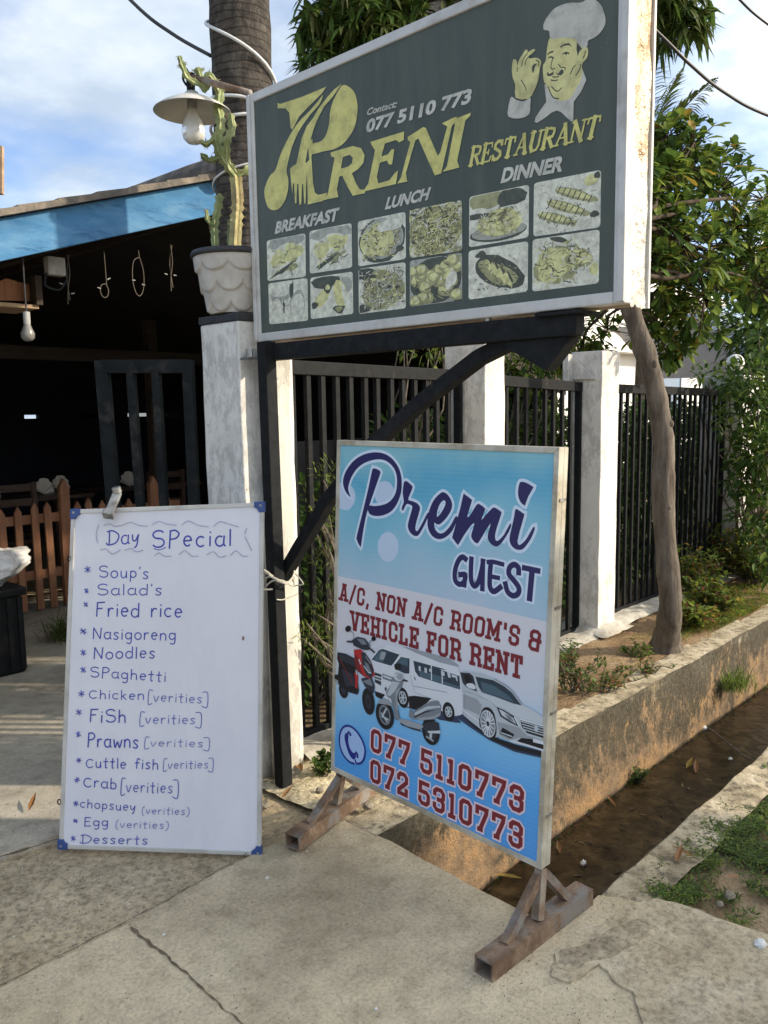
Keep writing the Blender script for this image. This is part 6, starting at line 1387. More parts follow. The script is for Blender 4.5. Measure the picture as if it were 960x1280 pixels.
cactus_stem([CB(270, 172), CB(258, 180, 0.03), CB(250, 176, 0.03)], 0.012, 'stem', M['cactus'])
cactus_stem([CB(276, 118, 0.04), CB(262, 95, 0.05), CB(255, 116, 0.08)], 0.017, 'stem', M['cactus'])
cactus_stem([CB(258, 112, 0.08), CB(250, 95, 0.1), CB(247, 84, 0.1)], 0.017, 'stem', M['cactus'])
cactus_stem([CB(256, 108, 0.08), CB(236, 98, 0.1), CB(228, 82, 0.1), CB(224, 70, 0.1)], 0.013, 'stem', M['cactus'])
cactus_stem([CB(296, 218), CB(307, 214, -0.02), CB(315, 205, -0.02)], 0.018, 'stem', M['cactus'])
cactus_stem([CB(270, 315, 0.05), CB(268, 285, 0.06), CB(272, 262, 0.06), CB(275, 242, 0.06)], 0.017, 'stem', M['cactus'])
cactus_stem([CB(268, 285, 0.06), CB(260, 275, 0.07), CB(258, 262, 0.07)], 0.010, 'stem', M['cactus'])
cactus_stem([CB(288, 314, 0.04), CB(288, 290, 0.05), CB(289, 272, 0.05)], 0.014, 'stem', M['cactus'])

# ------------------------------------------------------------------ leaves
def leafmat(name, c, var=0.25, rough=0.55, trans=0.36):
    t = NT(name); g_ = t.n.new('ShaderNodeNewGeometry')
    col = t.ramp(t.noise(3.0, 3), [(0.3, tuple(x*(1-var) for x in c)), (0.7, tuple(min(1, x*(1+var)) for x in c))])
    t.color(col); t.rough(rough); t.bsdf.inputs['Specular IOR Level'].default_value = 0.22
    tr = t.n.new('ShaderNodeBsdfTranslucent'); t.l.new(col, tr.inputs[0])
    mx = t.n.new('ShaderNodeMixShader'); mx.inputs[0].default_value = trans
    out = t.n['Material Output']; t.l.new(t.bsdf.outputs[0], mx.inputs[1]); t.l.new(tr.outputs[0], mx.inputs[2]); t.l.new(mx.outputs[0], out.inputs[0])
    return t.mat
LM = {'deep': leafmat('deep_green_leaf', (0.05, 0.095, 0.022)), 'mid': leafmat('mid_green_leaf', (0.105, 0.175, 0.035)), 'lime': leafmat('lime_green_leaf', (0.23, 0.30, 0.05)), 'olive': leafmat('olive_leaf', (0.10, 0.12, 0.035)), 'yellow': leafmat('yellowing_leaf', (0.38, 0.26, 0.05)), 'brown': leafmat('dry_leaf', (0.26, 0.13, 0.05), trans=0.1), 'redtip': leafmat('reddish_leaf', (0.22, 0.09, 0.05))}
def leaf(mb, p, d, up, L, W, m, fold=0.25, droop=0.25, shape='ob'):
    d = d.normalized(); s = d.cross(up)
    if s.length < 1e-3: s = d.orthogonal()
    s.normalize(); n_ = s.cross(d)
    if shape == 'ob': prof = ((0.0, 0.06), (0.35, 0.55), (0.68, 1.0), (0.9, 0.7), (1.0, 0.0))
    elif shape == 'lance': prof = ((0.0, 0.1), (0.3, 0.9), (0.6, 0.8), (1.0, 0.0))
    else: prof = ((0.0, 0.1), (0.45, 1.0), (1.0, 0.0))
    b = len(mb.v); k = len(prof)
    for tt, w in prof:
        c = p+d*L*tt-Vector((0, 0, 1))*droop*L*tt*tt
        hw = W/2*w; mb.v += [c-s*hw+n_*hw*fold, c, c+s*hw+n_*hw*fold]
    for i in range(k-1):
        q_ = b+i*3; mb.f += [(q_, q_+1, q_+4, q_+3), (q_+1, q_+2, q_+5, q_+4)]; mb.m += [m, m]
def rdir(rg, zmin=-1.0):
    while True:
        v = Vector((rg.uniform(-1, 1), rg.uniform(-1, 1), rg.uniform(-1, 1)))
        if 0.05 < v.length < 1 and v.z/v.length >= zmin: return v.normalized()
def limb(mb, a, b, r0, r1, rg, wob=0.06, n=8, m=0):
    a, b = Vector(a), Vector(b); L = (b-a).length; pts = []
    for i in range(5):
        f_ = i/4; pts.append(a+(b-a)*f_+(Vector((rg.uniform(-1, 1), rg.uniform(-1, 1), rg.uniform(-0.4, 1)))*wob*L*math.sin(PI*f_)))
    P = cr(pts, 3); k = len(P); mb.tube(P, [r0+(r1-r0)*i/(k-1) for i in range(k)], n, m)
    return P
def bark(name, a, b, c, stretch=(1, 1, 0.35), rings=0.0, sc=14):
    t = NT(name); v = t.coord(stretch)
    col = t.ramp(t.noise(sc, 9, 0.7, v, 0.3), [(0.28, a), (0.5, b), (0.72, c)])
    h = t.noise(sc*1.6, 8, 0.7, v)
    if rings:
        w = t.n.new('ShaderNodeTexWave'); w.bands_direction = 'Z'; w.wave_profile = 'SAW'; w.inputs['Scale'].default_value = rings; w.inputs['Distortion'].default_value = 3.5; w.inputs['Detail'].default_value = 3; w.inputs['Detail Scale'].default_value = 1.6
        t.l.new(t.coord((0.5, 0.5, 1)), w.inputs['Vector'])
        col = t.mix(t.ramp(w.outputs[1], [(0.0, 0.75), (0.3, 0.0)]), col, tuple(x*0.3 for x in a))
        h = t.math('ADD', h, t.math('MULTIPLY', w.outputs[1], 0.8))
    t.color(col); t.rough(0.92); t.bsdf.inputs['Specular IOR Level'].default_value = 0.15; t.bump(h, 0.8, 0.02); return t.mat
M['bark'] = bark('grey_brown_bark', (0.07, 0.055, 0.043), (0.155, 0.13, 0.105), (0.27, 0.235, 0.195), (1, 1, 0.22), 0.0, 20)
M['palm_bark'] = bark('ringed_palm_bark', (0.035, 0.032, 0.029), (0.085, 0.075, 0.066), (0.19, 0.17, 0.145), (1, 1, 0.6), 9.0, 16)
M['mango_bark'] = bark('pale_mango_bark', (0.18, 0.16, 0.14), (0.30, 0.27, 0.235), (0.4, 0.37, 0.33))

# bent tree in the planting strip
rg = random.Random(11)
bt_ = thing('bent_tree', 'bent grey-brown tree in the soil strip, its leafy crown behind the sign box', 'tree', (4.78, 2.15, 0.0))
TP = [Vector((4.775, 2.150, -0.06)), Vector((4.775, 2.150, 0.05)), at_depth(838, 755, 4.93), at_depth(832, 680, 4.92), at_depth(829, 620, 4.90), at_depth(830, 560, 4.88), at_depth(822, 500, 4.85), at_depth(808, 445, 4.82), at_depth(790, 392, 4.78), at_depth(778, 340, 4.75), at_depth(780, 280, 4.8)]
TR = [0.125, 0.088, 0.066, 0.062, 0.066, 0.062, 0.058, 0.057, 0.054, 0.05, 0.046]
mb = MB(); P = cr(TP, 5); rr_ = []
for i in range(len(TR)-1): rr_ += [TR[i]+(TR[i+1]-TR[i])*j/5 for j in range(5)]
rr_.append(TR[-1]); rr_ = [r*(1+0.16*noise.noise(Vector((i*0.35, 2, 0)))+0.09*noise.noise(Vector((i*1.1, 7, 0)))) for i, r in enumerate(rr_)]
mb.tube(P, rr_, 20)
for v_ in mb.v: v_ += Vector((noise.noise(v_*14), noise.noise(v_*14+Vector((9, 0, 0))), 0))*0.007
mb.build('trunk', M['bark'], bt_, smooth=True)
for kx, ky, kd in ((838, 530, 4.83), (836, 635, 4.86), (818, 455, 4.78)):
    c = at_depth(kx, ky, kd); mb = MB(); mb.grid(lambda u, v: c+Vector((math.cos(2*PI*u)*math.sin(PI*v)*0.02, math.sin(2*PI*u)*math.sin(PI*v)*0.02, math.cos(PI*v)*0.026)), 12, 8); mb.build('knot', M['bark'], bt_, smooth=True)
blobs = [(845,205,5.3,.26),(868,178,5.3,.16),(818,245,5.3,.26),(898,240,5.5,.24),(918,285,5.6,.24),(850,300,5.2,.30),(888,318,5.6,.24),(935,320,5.7,.22),(832,350,5.5,.30),(880,372,5.4,.26),(950,360,5.8,.22),(822,415,5.6,.22),(760,412,5.9,.14),(728,440,6.0,.17),(845,430,5.7,.13),(690,430,6.1,.14),(805,295,5.3,.25),(955,250,5.8,.12),(835,170,5.4,.14),(772,230,5.1,.26),(748,290,5.2,.22),(790,325,5.1,.18),(775,165,5.2,.22),(818,330,5.15,.2),(815,270,5.15,.2),(820,225,5.15,.16),(812,195,5.3,.2),(900,205,5.6,.14)]
lim = MB(); cw = MB(); top = TP[-1]; mid = TP[-3]
for bx, by, bd, br in blobs:
    c = at_depth(bx, by, bd); src = top if by < 330 else TP[-2]
    Pb = limb(lim, src+Vector((rg.uniform(-.02, .02),)*3), c, 0.017, 0.006, rg, 0.08, 6)
    ntip = int(27*(br/0.25)**2)+6
    for _ in range(ntip):
        q_ = c+rdir(rg)*br*rg.uniform(0.35, 1.0)**0.6*Vector((1, 1, 0.9)).length/1.6
        lim.tube([c+(q_-c)*0.15, q_], [0.006, 0.0035], 4)
        dirn = (q_-c).normalized()+Vector((0, 0, 0.55)); tone = rg.random(); nl = rg.randint(7, 11)
        for j in range(nl):
            a = 2*PI*j/nl+rg.uniform(-.3, .3); e = dirn.orthogonal().normalized(); f2 = dirn.normalized().cross(e)
            dd = (e*math.cos(a)+f2*math.sin(a))*rg.uniform(0.7, 1.1)+dirn.normalized()*rg.uniform(0.25, 0.9)
            m = rg.choices((0, 1, 2, 3), (0.28, 0.40, 0.28, 0.02) if tone > 0.3 else (0.12, 0.36, 0.5, 0.015))[0]
            L = rg.uniform(0.055, 0.125); leaf(cw, q_, dd, Vector((0, 0, 1)), L, L*rg.uniform(0.36, 0.5), m, 0.2, rg.uniform(0.05, 0.4), 'ob')
lim.build('limbs', bark('dark_limb_bark', (0.045, 0.035, 0.025), (0.09, 0.07, 0.052), (0.15, 0.12, 0.09)), bt_, smooth=True)
cw.build('crown', [LM['deep'], LM['mid'], LM['lime'], LM['yellow']], bt_)

def leaf_cloud(mb, c, r, n, rg, L, W, ms, wts, shape='lance', zdir=0.0, droop=0.3, squash=(1, 1, 1), bias=0.5):
    c = Vector(c)
    for _ in range(n):
        v = rdir(rg); q_ = c+Vector((v.x*squash[0], v.y*squash[1], v.z*squash[2]))*r*(rg.random()**bias)
        d = (v+rdir(rg)*0.9+Vector((0, 0, zdir))); l_ = L*rg.uniform(0.6, 1.25)
        leaf(mb, q_, d, Vector((0, 0, 1))+rdir(rg)*0.4, l_, W*l_/L*rg.uniform(0.8, 1.2), rg.choices(ms, wts)[0], 0.25, droop, shape)

# mango tree above the sign
mg = thing('mango_tree', 'tall mango tree with long drooping leaves above the sign box', 'tree', (6.4, 5.6, 0.0))
rg = random.Random(5)
mb = MB(); tk = [Vector((6.0, 5.05, -0.05)), Vector((6.02, 5.08, 1.2)), at_depth(600, 120, 7.6), at_depth(582, 5, 7.6), at_depth(570, -90, 7.7), at_depth(560, -180, 7.7)]
tk[0] = Vector((tk[2].x, tk[2].y, -0.05)); tk[1] = Vector((tk[2].x+0.03, tk[2].y, 2.0))
mb.tube(cr(tk, 4), [0.2-0.008*i for i in range(len(cr(tk, 4)))], 12); mb.build('trunk', M['mango_bark'], mg, smooth=True)
lim = MB(); cw = MB()
mb_blobs = [(395,70,7.2,.24),(420,45,7.2,.34),(455,30,7.2,.36),(490,40,7.4,.36),(520,20,7.3,.38),(545,45,7.5,.3),(440,-10,7.2,.45),(500,-30,7.4,.5),(560,-60,7.5,.6),(405,20,7.3,.25),(620,-90,7.6,.6),(700,-90,7.6,.6),(780,-60,7.4,.5),(838,0,7.2,.28),(820,10,7.2,.26),(856,20,7.2,.22),(872,28,7.2,.1),(830,35,7.2,.15),(470,60,7.5,.25),(640,-170,7.6,.8),(500,-160,7.5,.8),(800,-170,7.4,.7)]
for bx, by, bd, br in mb_blobs:
    c = at_depth(bx, by, bd); limb(lim, tk[3] if by > -50 else tk[4], c, 0.045, 0.01, rg, 0.07, 6)
    for _ in range(int(30*(br/0.35)**2)+6):
        q_ = c+rdir(rg)*br*rg.random()**0.5; ax = rdir(rg, -0.3); nl = rg.randint(6, 10)
        tone = rg.random()
        for j in range(nl):
            a = 2*PI*j/nl+rg.uniform(-.4, .4); e = ax.orthogonal().normalized(); f2 = ax.cross(e); dd = (e*math.cos(a)+f2*math.sin(a))+ax*0.5+Vector((0, 0, -0.35))
            L = rg.uniform(0.15, 0.24); leaf(cw, q_, dd, Vector((0, 0, 1)), L, L*0.22, rg.choices((0, 1, 2), (0.22, 0.43, 0.35) if tone > 0.3 else (0.1, 0.4, 0.5))[0], 0.2, rg.uniform(0.3, 0.8), 'lance')
lim.build('limbs', M['mango_bark'], mg, smooth=True); cw.build('crown', [LM['deep'], LM['mid'], LM['olive']], mg)

# palms
def frond(mb, base, az, el, L, rg, m=0, droop=1.1, nl=46, lw=0.028, ll=0.55):
    d0 = Vector((math.cos(az)*math.cos(el), math.sin(az)*math.cos(el), math.sin(el))); P = [Vector(base)]; p = Vector(base); d = d0
    for i in range(14):
        d = (d+Vector((0, 0, -droop/14*(0.4+1.2*i/14)))).normalized(); p = p+d*L/14; P.append(p)
    mb.tube(P, [0.022*(1-i/15)+0.003 for i in range(15)], 5, m)
    Q = cr(P, 4); k = len(Q)
    for i in range(nl):
        f_ = 0.14+0.86*i/nl; j = min(int(f_*(k-1)), k-2); c = Q[j]; dd = (Q[j+1]-Q[j]).normalized(); sd = dd.cross(Vector((0, 0, 1)))
        sd = sd.normalized() if sd.length > 1e-3 else Vector((1, 0, 0))
        for s in (-1, 1):
            l_ = ll*math.sin(PI*min(0.97, 0.18+0.8*f_))*rg.uniform(0.85, 1.1); leaf(mb, c, sd*s+dd*0.75+Vector((0, 0, 0.15)), Vector((0, 0, 1)), l_, lw, m+(1 if rg.random() < 0.3 else 0), 0.3, rg.uniform(0.25, 0.6), 'lance')
rg = random.Random(3)
PX, PY = 2.526, 3.264
pl_ = thing('palm_tree', 'thick ringed palm trunk behind the flower pot, wound with white cable', 'tree', (PX, PY, 0.0))
mb = MB(); pts = []; rs = []
for i in range(90):
    z = -0.05+7.2*i/89; pts.append(Vector((PX+0.02*math.sin(z*0.8)-0.012*z*0.3, PY+0.02*math.sin(z*0.6+1), z))); rs.append((0.165 if z < 0.3 else 0.152-0.0035*z)*(1+0.02*((i*7) % 3-1)*0.6+0.02*noise.noise(Vector((i*0.6, 0, 0)))))
mb.tube(pts, rs, 28); mb.build('trunk', M['palm_bark'], pl_, smooth=True)
for i in range(13):
    mb = MB(); frond(mb, pts[-1], 2*PI*i/13+rg.uniform(-.15, .15), rg.uniform(0.15, 1.1), rg.uniform(2.0, 2.6), rg); mb.build('frond', [LM['mid'], LM['deep']], pl_)
M['white_cable'] = mat('white_cable_sheath', (0.68, 0.68, 0.66), 0.5, 0.08, 20); M['black_cable'] = mat('black_cable_sheath', (0.03, 0.03, 0.034), 0.5, 0.2, 20)
def wrap(zs, name, label, a0, a1, r=0.165, rad=0.0075):
    P = []
    for k in range(25):
        f_ = k/24; a = math.radians(a0+(a1-a0)*f_); z = zs[0]+(zs[1]-zs[0])*f_; P.append(Vector((PX+0.02*math.sin(z*0.8)-0.0036*z+r*math.cos(a), PY+0.02*math.sin(z*0.6+1)+r*math.sin(a), z)))
    mb = MB(); mb.tube(P, rad, 7); o = mb.build('white_cable', M['white_cable'], loc=P[12], smooth=True); tag(o, label, 'cable', 'white cables round the palm')
# angles: camera sees the trunk from azimuth about 233 degrees
zt = lambda px, py: (at_depth(px, py, 3.85)).z
wrap((zt(263, 28)+0.05, zt(342, 105)-0.06), 'w', 'white cable slanting down across the palm trunk near the lamp pipe', 95, 350, 0.157)
wrap((zt(280, 128)+0.02, zt(315, 137)-0.02), 'w', 'white cable loop round the palm trunk, the upper of two beside the sign corner', 100, 345, 0.157)
wrap((zt(280, 158)-0.02, zt(315, 150)+0.02), 'w', 'white cable loop round the palm trunk, the lower of two beside the sign corner', 100, 345, 0.157)
wrap((zt(268, 220)-0.06, zt(300, 205)+0.05), 'w', 'white cable rising round the palm trunk at the blue rake board', 100, 345, 0.157, 0.005)
def cable(P, label, r=0.011, material='black_cable'):
    P = cr(P, 8); mb = MB(); mb.tube(P, r, 6); o = mb.build('overhead_cable', M[material], loc=P[0], smooth=True); tag(o, label, 'cable')
cable([at_depth(60, -110, 4.2), at_depth(165, 2, 4.0), at_depth(215, 42, 3.95), at_depth(264, 70, 3.85)], 'black overhead cable running to the palm trunk across the open sky', 0.0085)
cable([at_depth(700, -70, 5.6), at_depth(818, 37, 6.0), at_depth(862, 80, 6.2), at_depth(905, 115, 6.6), at_depth(965, 146, 7.0), at_depth(1100, 190, 8.0)], 'black overhead cable sagging from behind the sign box across the grey cloud', 0.014)
cable([at_depth(850, -80, 7), at_depth(920, -5, 7.2), at_depth(962, 32, 7.4), at_depth(1060, 100, 8)], 'short black overhead cable at the sky corner above the trees', 0.012)
cable([at_depth(905, 365, 6.0), at_depth(930, 335, 6.1), at_depth(955, 300, 6.2), at_depth(1000, 240, 6.4)], 'thin pale drop wire slanting through the green crown', 0.006, 'white_cable')
# coconut palm far behind
cpb = at_depth(800, 215, 13.0)
cp = thing('coconut_palm', 'distant coconut palm showing feathery fronds beside the sign box', 'tree', (cpb.x, cpb.y, 0.0))
mb = MB(); mb.tube([Vector((cpb.x, cpb.y, -0.1)), Vector((cpb.x+0.1, cpb.y, cpb.z*0.5)), cpb], [0.2, 0.16, 0.13], 12); mb.build('trunk', M['palm_bark'], cp, smooth=True)
for px, py in ((885, 105), (845, 95), (815, 70), (720, 120), (700, 190), (760, 90), (900, 190), (870, 240), (740, 250)):
    tip = at_depth(px, py, 13.0+rg.uniform(-.8, .8)); v = tip-cpb; az = math.atan2(v.y, v.x); el = math.atan2(v.z+0.45, Vector((v.x, v.y)).length)
    mb = MB(); frond(mb, cpb, az, el, v.length*1.12, rg, 0, 0.75, 40, 0.04, 0.6); mb.build('frond', [LM['olive'], LM['mid']], cp)

# dense leafy vine smothering the far pillar, tree behind it, garden shrubs behind the fence
def shrub(name, label, cat, base, blobs, n, L, W, ms, wts, seed, shape='lance', group=None, woody=True, droop=0.3, zdir=0.2):
    rg = random.Random(seed); r = thing(name, label, cat, base, group); cw = MB(); st = MB(); b = Vector(base)
    for c, rad in blobs:
        c = Vector(c)
        for _ in range(3): limb(st, b+Vector((rg.uniform(-.05, .05), rg.uniform(-.05, .05), 0)), c+rdir(rg)*rad*0.6, 0.012, 0.004, rg, 0.1, 5)
        leaf_cloud(cw, c, rad, int(n*(rad/0.3)**2), rg, L, W, list(range(len(ms))), wts, shape, zdir, droop, (1, 1, 0.9), 0.45)
    if woody: st.build('stems', M['bark'], r, smooth=True)
    cw.build('foliage', [LM[m] for m in ms], r); return r
D = at_depth
shrub('climbing_vine', 'dense dark green vine smothering the far pillar and fence end', 'vine', (7.3, 2.5, 0.0),
      [(D(950, 470, 6.5), .24), (D(915, 475, 6.75), .16), (D(895, 515, 6.9), .13), (D(935, 530, 6.4), .22), (D(932, 475, 6.3), .2), (D(945, 560, 6.2), .22), (D(930, 600, 6.35), .18), (D(940, 500, 6.25), .18), (D(958, 560, 6.3), .28), (D(945, 600, 6.3), .2), (D(955, 640, 6.2), .26), (D(880, 470, 7.0), .12), (D(970, 690, 6.0), .22), (D(962, 425, 6.6), .18)], 330, 0.085, 0.038, ('deep', 'mid', 'lime'), (0.55, 0.36, 0.09), 21)
shrub('garden_tree', 'dark leafy tree beyond the fence end at the edge of the house', 'tree', (9.2, 3.3, 0.0),
      [(D(965, 400, 8.3), .6), (D(1000, 330, 8.6), .7), (D(960, 340, 8.6), .4), (D(990, 470, 8.0), .6), (D(1010, 250, 8.6), .5)], 330, 0.13, 0.055, ('deep', 'mid', 'lime'), (0.5, 0.38, 0.12), 22)
shrub('light_shrub', 'pale green feathery shrub behind the fence under the sign box', 'shrub', (4.6, 3.6, 0.0),
      [(D(690, 440, 5.8), .24), (D(655, 445, 5.8), .2), (D(720, 420, 6.0), .2), (D(670, 470, 5.8), .24), (D(640, 470, 5.9), .2)], 300, 0.075, 0.026, ('lime', 'mid', 'deep'), (0.4, 0.4, 0.2), 23)
shrub('light_shrub', 'small leafy shrub peeping over the gate leaf beside the speckled pillar', 'shrub', (3.6, 3.4, 0.0),
      [(D(530, 440, 4.75), .10), (D(552, 434, 4.8), .08), (D(505, 436, 4.8), .06)], 420, 0.05, 0.022, ('lime', 'mid'), (0.5, 0.5), 24)
for i, (x, lab) in enumerate(((4.2, 'dark hedge shrub behind the fence, seen between the speckled and white pillars'), (5.2, 'dark hedge shrub behind the fence, beside the white pillar'), (6.0, 'dark hedge shrub behind the fence, behind the bent trunk'), (6.8, 'dark hedge shrub behind the fence, one past the bent trunk'), (7.6, 'dark hedge shrub behind the fence, near the leafy far pillar'), (8.4, 'dark hedge shrub directly behind the leafy far pillar'), (9.2, 'dark hedge shrub beyond the leafy far pillar'))):
    shrub('hedge_shrub', lab, 'shrub', (x, 3.3, 0.0), [((x+dx, 3.3+dy, z_), r_) for dx, dy, z_, r_ in ((-.25, 0, .3, .34), (.25, .05, .3, .34), (-.2, .05, .8, .36), (.25, 0, .8, .36), (0, .1, 1.15, .38), (-.3, .2, 1.3, .25), (.3, .2, 1.35, .22))], 400, 0.085, 0.042, ('deep', 'mid', 'olive'), (0.8, 0.14, 0.06), 30+i, group='hedge shrubs behind the fence')
for x, y, lab in ((2.75, 3.12, 'dark low shrub added behind the gate leaf to block sun, by the gate pillar'), (3.25, 3.15, 'dark low shrub added behind the gate leaf to block sun, by the speckled pillar')):  # low shrubs added to keep sun stripes off the courtyard floor
    shrub('hedge_shrub', lab, 'shrub', (x, y, 0.0), [((x-.12, y, .3), .27), ((x+.12, y+.05, .35), .27), ((x, y, .7), .26), ((x+.05, y, 1.0), .2)], 420, 0.07, 0.035, ('deep', 'mid', 'olive'), (0.8, 0.14, 0.06), int(x*100), group='hedge shrubs behind the fence')
shrub('feathery_bush', 'thin feathery yellow-green bush between the gate leaf and the blue board', 'bush', (2.62, 2.48, 0.0),
      [(D(398, 800, 3.45), .085), (D(385, 790, 3.4), .06), (D(405, 770, 3.5), .07), (D(408, 700, 3.55), .07), (D(412, 640, 3.55), .09), (D(412, 590, 3.6), .08), (D(400, 660, 3.5), .05), (D(412, 830, 3.5), .05), (D(455, 700, 3.6), .12), (D(415, 740, 3.55), .06)], 1500, 0.036, 0.004, ('lime', 'olive', 'mid'), (0.45, 0.35, 0.2), 41, droop=0.1, zdir=0.3)
# weeds and low plants along the strip
def weed(label, base, n, h, spread, L, W, ms, wts, seed, shape='lance', name='weed_plant', group=None):
    rg = random.Random(seed); r = thing(name, label, 'plant', base, group); st = MB(); cw = MB(); b = Vector(base)
    for _ in range(n):
        tip = b+Vector((rg.uniform(-1, 1)*spread, rg.uniform(-1, 1)*spread, h*rg.uniform(0.4, 1.1))); P = limb(st, b+Vector((rg.uniform(-.3, .3)*spread, rg.uniform(-.3, .3)*spread, -0.01)), tip, 0.004, 0.0015, rg, 0.14, 4)
        for k, p in enumerate(P[3:]):
            for s in range(2):
                d = rdir(rg, -0.2)+Vector((0, 0, 0.3)); l_ = L*rg.uniform(0.6, 1.2); leaf(cw, p, d, Vector((0, 0, 1)), l_, W*l_/L, rg.choices(range(len(ms)), wts)[0], 0.25, 0.3, shape)
    st.build('stems', M['bark'], r); cw.build('leaves', [LM[m] for m in ms], r); return r
weed('straggly weed with dark small leaves drooping over the drain wall beside the blue board', on_z(722, 868, 0.0), 20, 0.27, 0.17, 0.042, 0.02, ('mid', 'olive', 'deep', 'redtip'), (0.35, 0.3, 0.25, 0.1), 51)
weed('low weed beside the drain wall in front of the white pillar', on_z(762, 862, 0.0), 12, 0.10, 0.16, 0.035, 0.018, ('mid', 'olive', 'brown'), (0.4, 0.35, 0.25), 52)
weed('green weed at the foot of the gate leaf behind the rusty foot', on_z(405, 968, 0.0), 10, 0.10, 0.06, 0.035, 0.02, ('deep', 'mid'), (0.6, 0.4), 53)
weed('small weed growing from the joint of the drain wall above the water', on_y(796, 985, DY1-0.02), 10, 0.12, 0.05, 0.03, 0.014, ('mid', 'deep'), (0.5, 0.5), 54)
for i, (px, py, h, sp, lab) in enumerate(((935, 690, .62, .26, 'tall pale yellow-green bush under the vine by the far pillar'), (880, 705, .50, .2, 'brownish wiry bush against the fence behind the bent trunk'), (868, 730, .38, .2, 'yellow-green bush at the fence foot behind the bent trunk'), (905, 705, .45, .24, 'mixed reddish bush at the fence foot under the vine'), (940, 715, .42, .24, 'bright green bush at the fence foot near the view edge'), (890, 750, .24, .2, 'low spreading bush in front of the reddish bush'), (862, 768, .14, .14, 'low leafy plant at the bent trunk edge of the bushes'))):
    weed(lab, on_z(px, py+18, 0.0), 60, h, sp, 0.06, 0.03, ('lime', 'mid', 'olive', 'redtip', 'yellow'), (0.42, 0.22, 0.16, 0.08, 0.12), 60+i, name='verge_bush', group='bushes at the fence foot')
weed('small leafy weed in the soil strip near the footing of the white pillar', on_z(800, 822, 0.0), 9, 0.07, 0.10, 0.035, 0.018, ('lime', 'mid', 'olive'), (0.4, 0.4, 0.2), 56)
weed('sparse weed on the drain wall edge in front of the bent trunk', on_z(815, 842, 0.0), 8, 0.08, 0.10, 0.03, 0.016, ('mid', 'olive', 'redtip'), (0.4, 0.4, 0.2), 57)
weed('dark weed clump at the soil edge close behind the blue board', on_z(706, 840, 0.0), 16, 0.2, 0.12, 0.04, 0.02, ('olive', 'mid', 'redtip', 'deep'), (0.3, 0.3, 0.15, 0.25), 58)
def tuft(label, base, n, h, spread, seed, ms=('lime', 'mid'), w=0.006, name='grass_tuft', group=None):
    rg = random.Random(seed); mb = MB(); b = Vector(base)
    for _ in range(n):
        p = b+Vector((rg.gauss(0, 1)*spread*0.4, rg.gauss(0, 1)*spread*0.4, -0.005)); a = rg.uniform(0, 2*PI); l_ = h*rg.uniform(0.5, 1.1)
        leaf(mb, p, Vector((math.cos(a)*0.5, math.sin(a)*0.5, 1)), Vector((math.cos(a), math.sin(a), 0.2)), l_, w, rg.randint(0, len(ms)-1), 0.2, rg.uniform(0.2, 0.7), 'lance')
    o = mb.build(name, [LM[m] for m in ms], loc=b); tag(o, label, 'grass', group); return o
tuft('bright green grass tuft hanging from the drain wall over the water', on_y(912, 862, DY1-0.03), 260, 0.30, 0.14, 71)
tuft('grey-green grass clump beside the whiteboard inside the gate', on_z(82, 800, 0.006), 150, 0.36, 0.13, 72, ('olive', 'mid'), 0.007)
# grass cover: uncountable short blades
def grass_cover(name, regions, seed, ms, z0=-0.02):
    rg = random.Random(seed); mb = MB()
    for cx, cy, rx, ry, n, h in regions:
        for _ in range(n):
            u = math.sqrt(rg.random()); a = rg.uniform(0, 2*PI); px, py = cx+rx*u*math.cos(a), cy+ry*u*math.sin(a)
            p = on_z(px, py, z0)
            if noise.noise(Vector((p.x*7, p.y*7, 3))) < -0.05 and rg.random() < 0.85: continue
            if DY0-0.05 < p.y < DY1+0.13: continue
            a = rg.uniform(0, 2*PI); leaf(mb, p, Vector((math.cos(a)*0.8, math.sin(a)*0.8, 0.8)), Vector((0, 0, 1)), h*rg.uniform(0.5, 1.3), 0.006, rg.randint(0, len(ms)-1), 0.2, 0.4, 'lance')
    o = mb.build(name, [LM[m] for m in ms], loc=(3, 1, 0)); o['kind'] = 'stuff'; o['label'] = 'short patchy grass on the soil verge beside the drain'; o['category'] = 'grass'; return o
grass_cover('grass', [(905, 1045, 72, 40, 6500, .04), (850, 1100, 52, 26, 3000, .035), (935, 1010, 56, 36, 4200, .04), (830, 1120, 30, 10, 600, .03), (880, 1125, 45, 12, 500, .03), (950, 1085, 30, 22, 600, .03), (1010, 1000, 80, 60, 1800, .035), (838, 1000, 16, 10, 160, .025), (790, 1096, 20, 10, 120, .025), (990, 1100, 60, 30, 1800, .035), (925, 1150, 24, 12, 500, .03), (930, 970, 40, 20, 1800, .04), (955, 1060, 30, 40, 1800, .035)], 81, ('olive', 'mid', 'lime', 'olive', 'deep', 'mid'))
g2_ = grass_cover('ground_cover', [(900, 775, 62, 20, 6500, .07), (945, 755, 46, 26, 5600, .08), (885, 752, 40, 22, 3600, .08), (805, 800, 20, 8, 160, .03), (845, 795, 20, 8, 300, .04), (775, 835, 30, 10, 120, .03)], 82, ('lime', 'mid', 'lime', 'olive', 'yellow'), 0.018)
g2_['label'] = 'bright low ground cover in the strip along the fence'; g2_['category'] = 'ground cover'

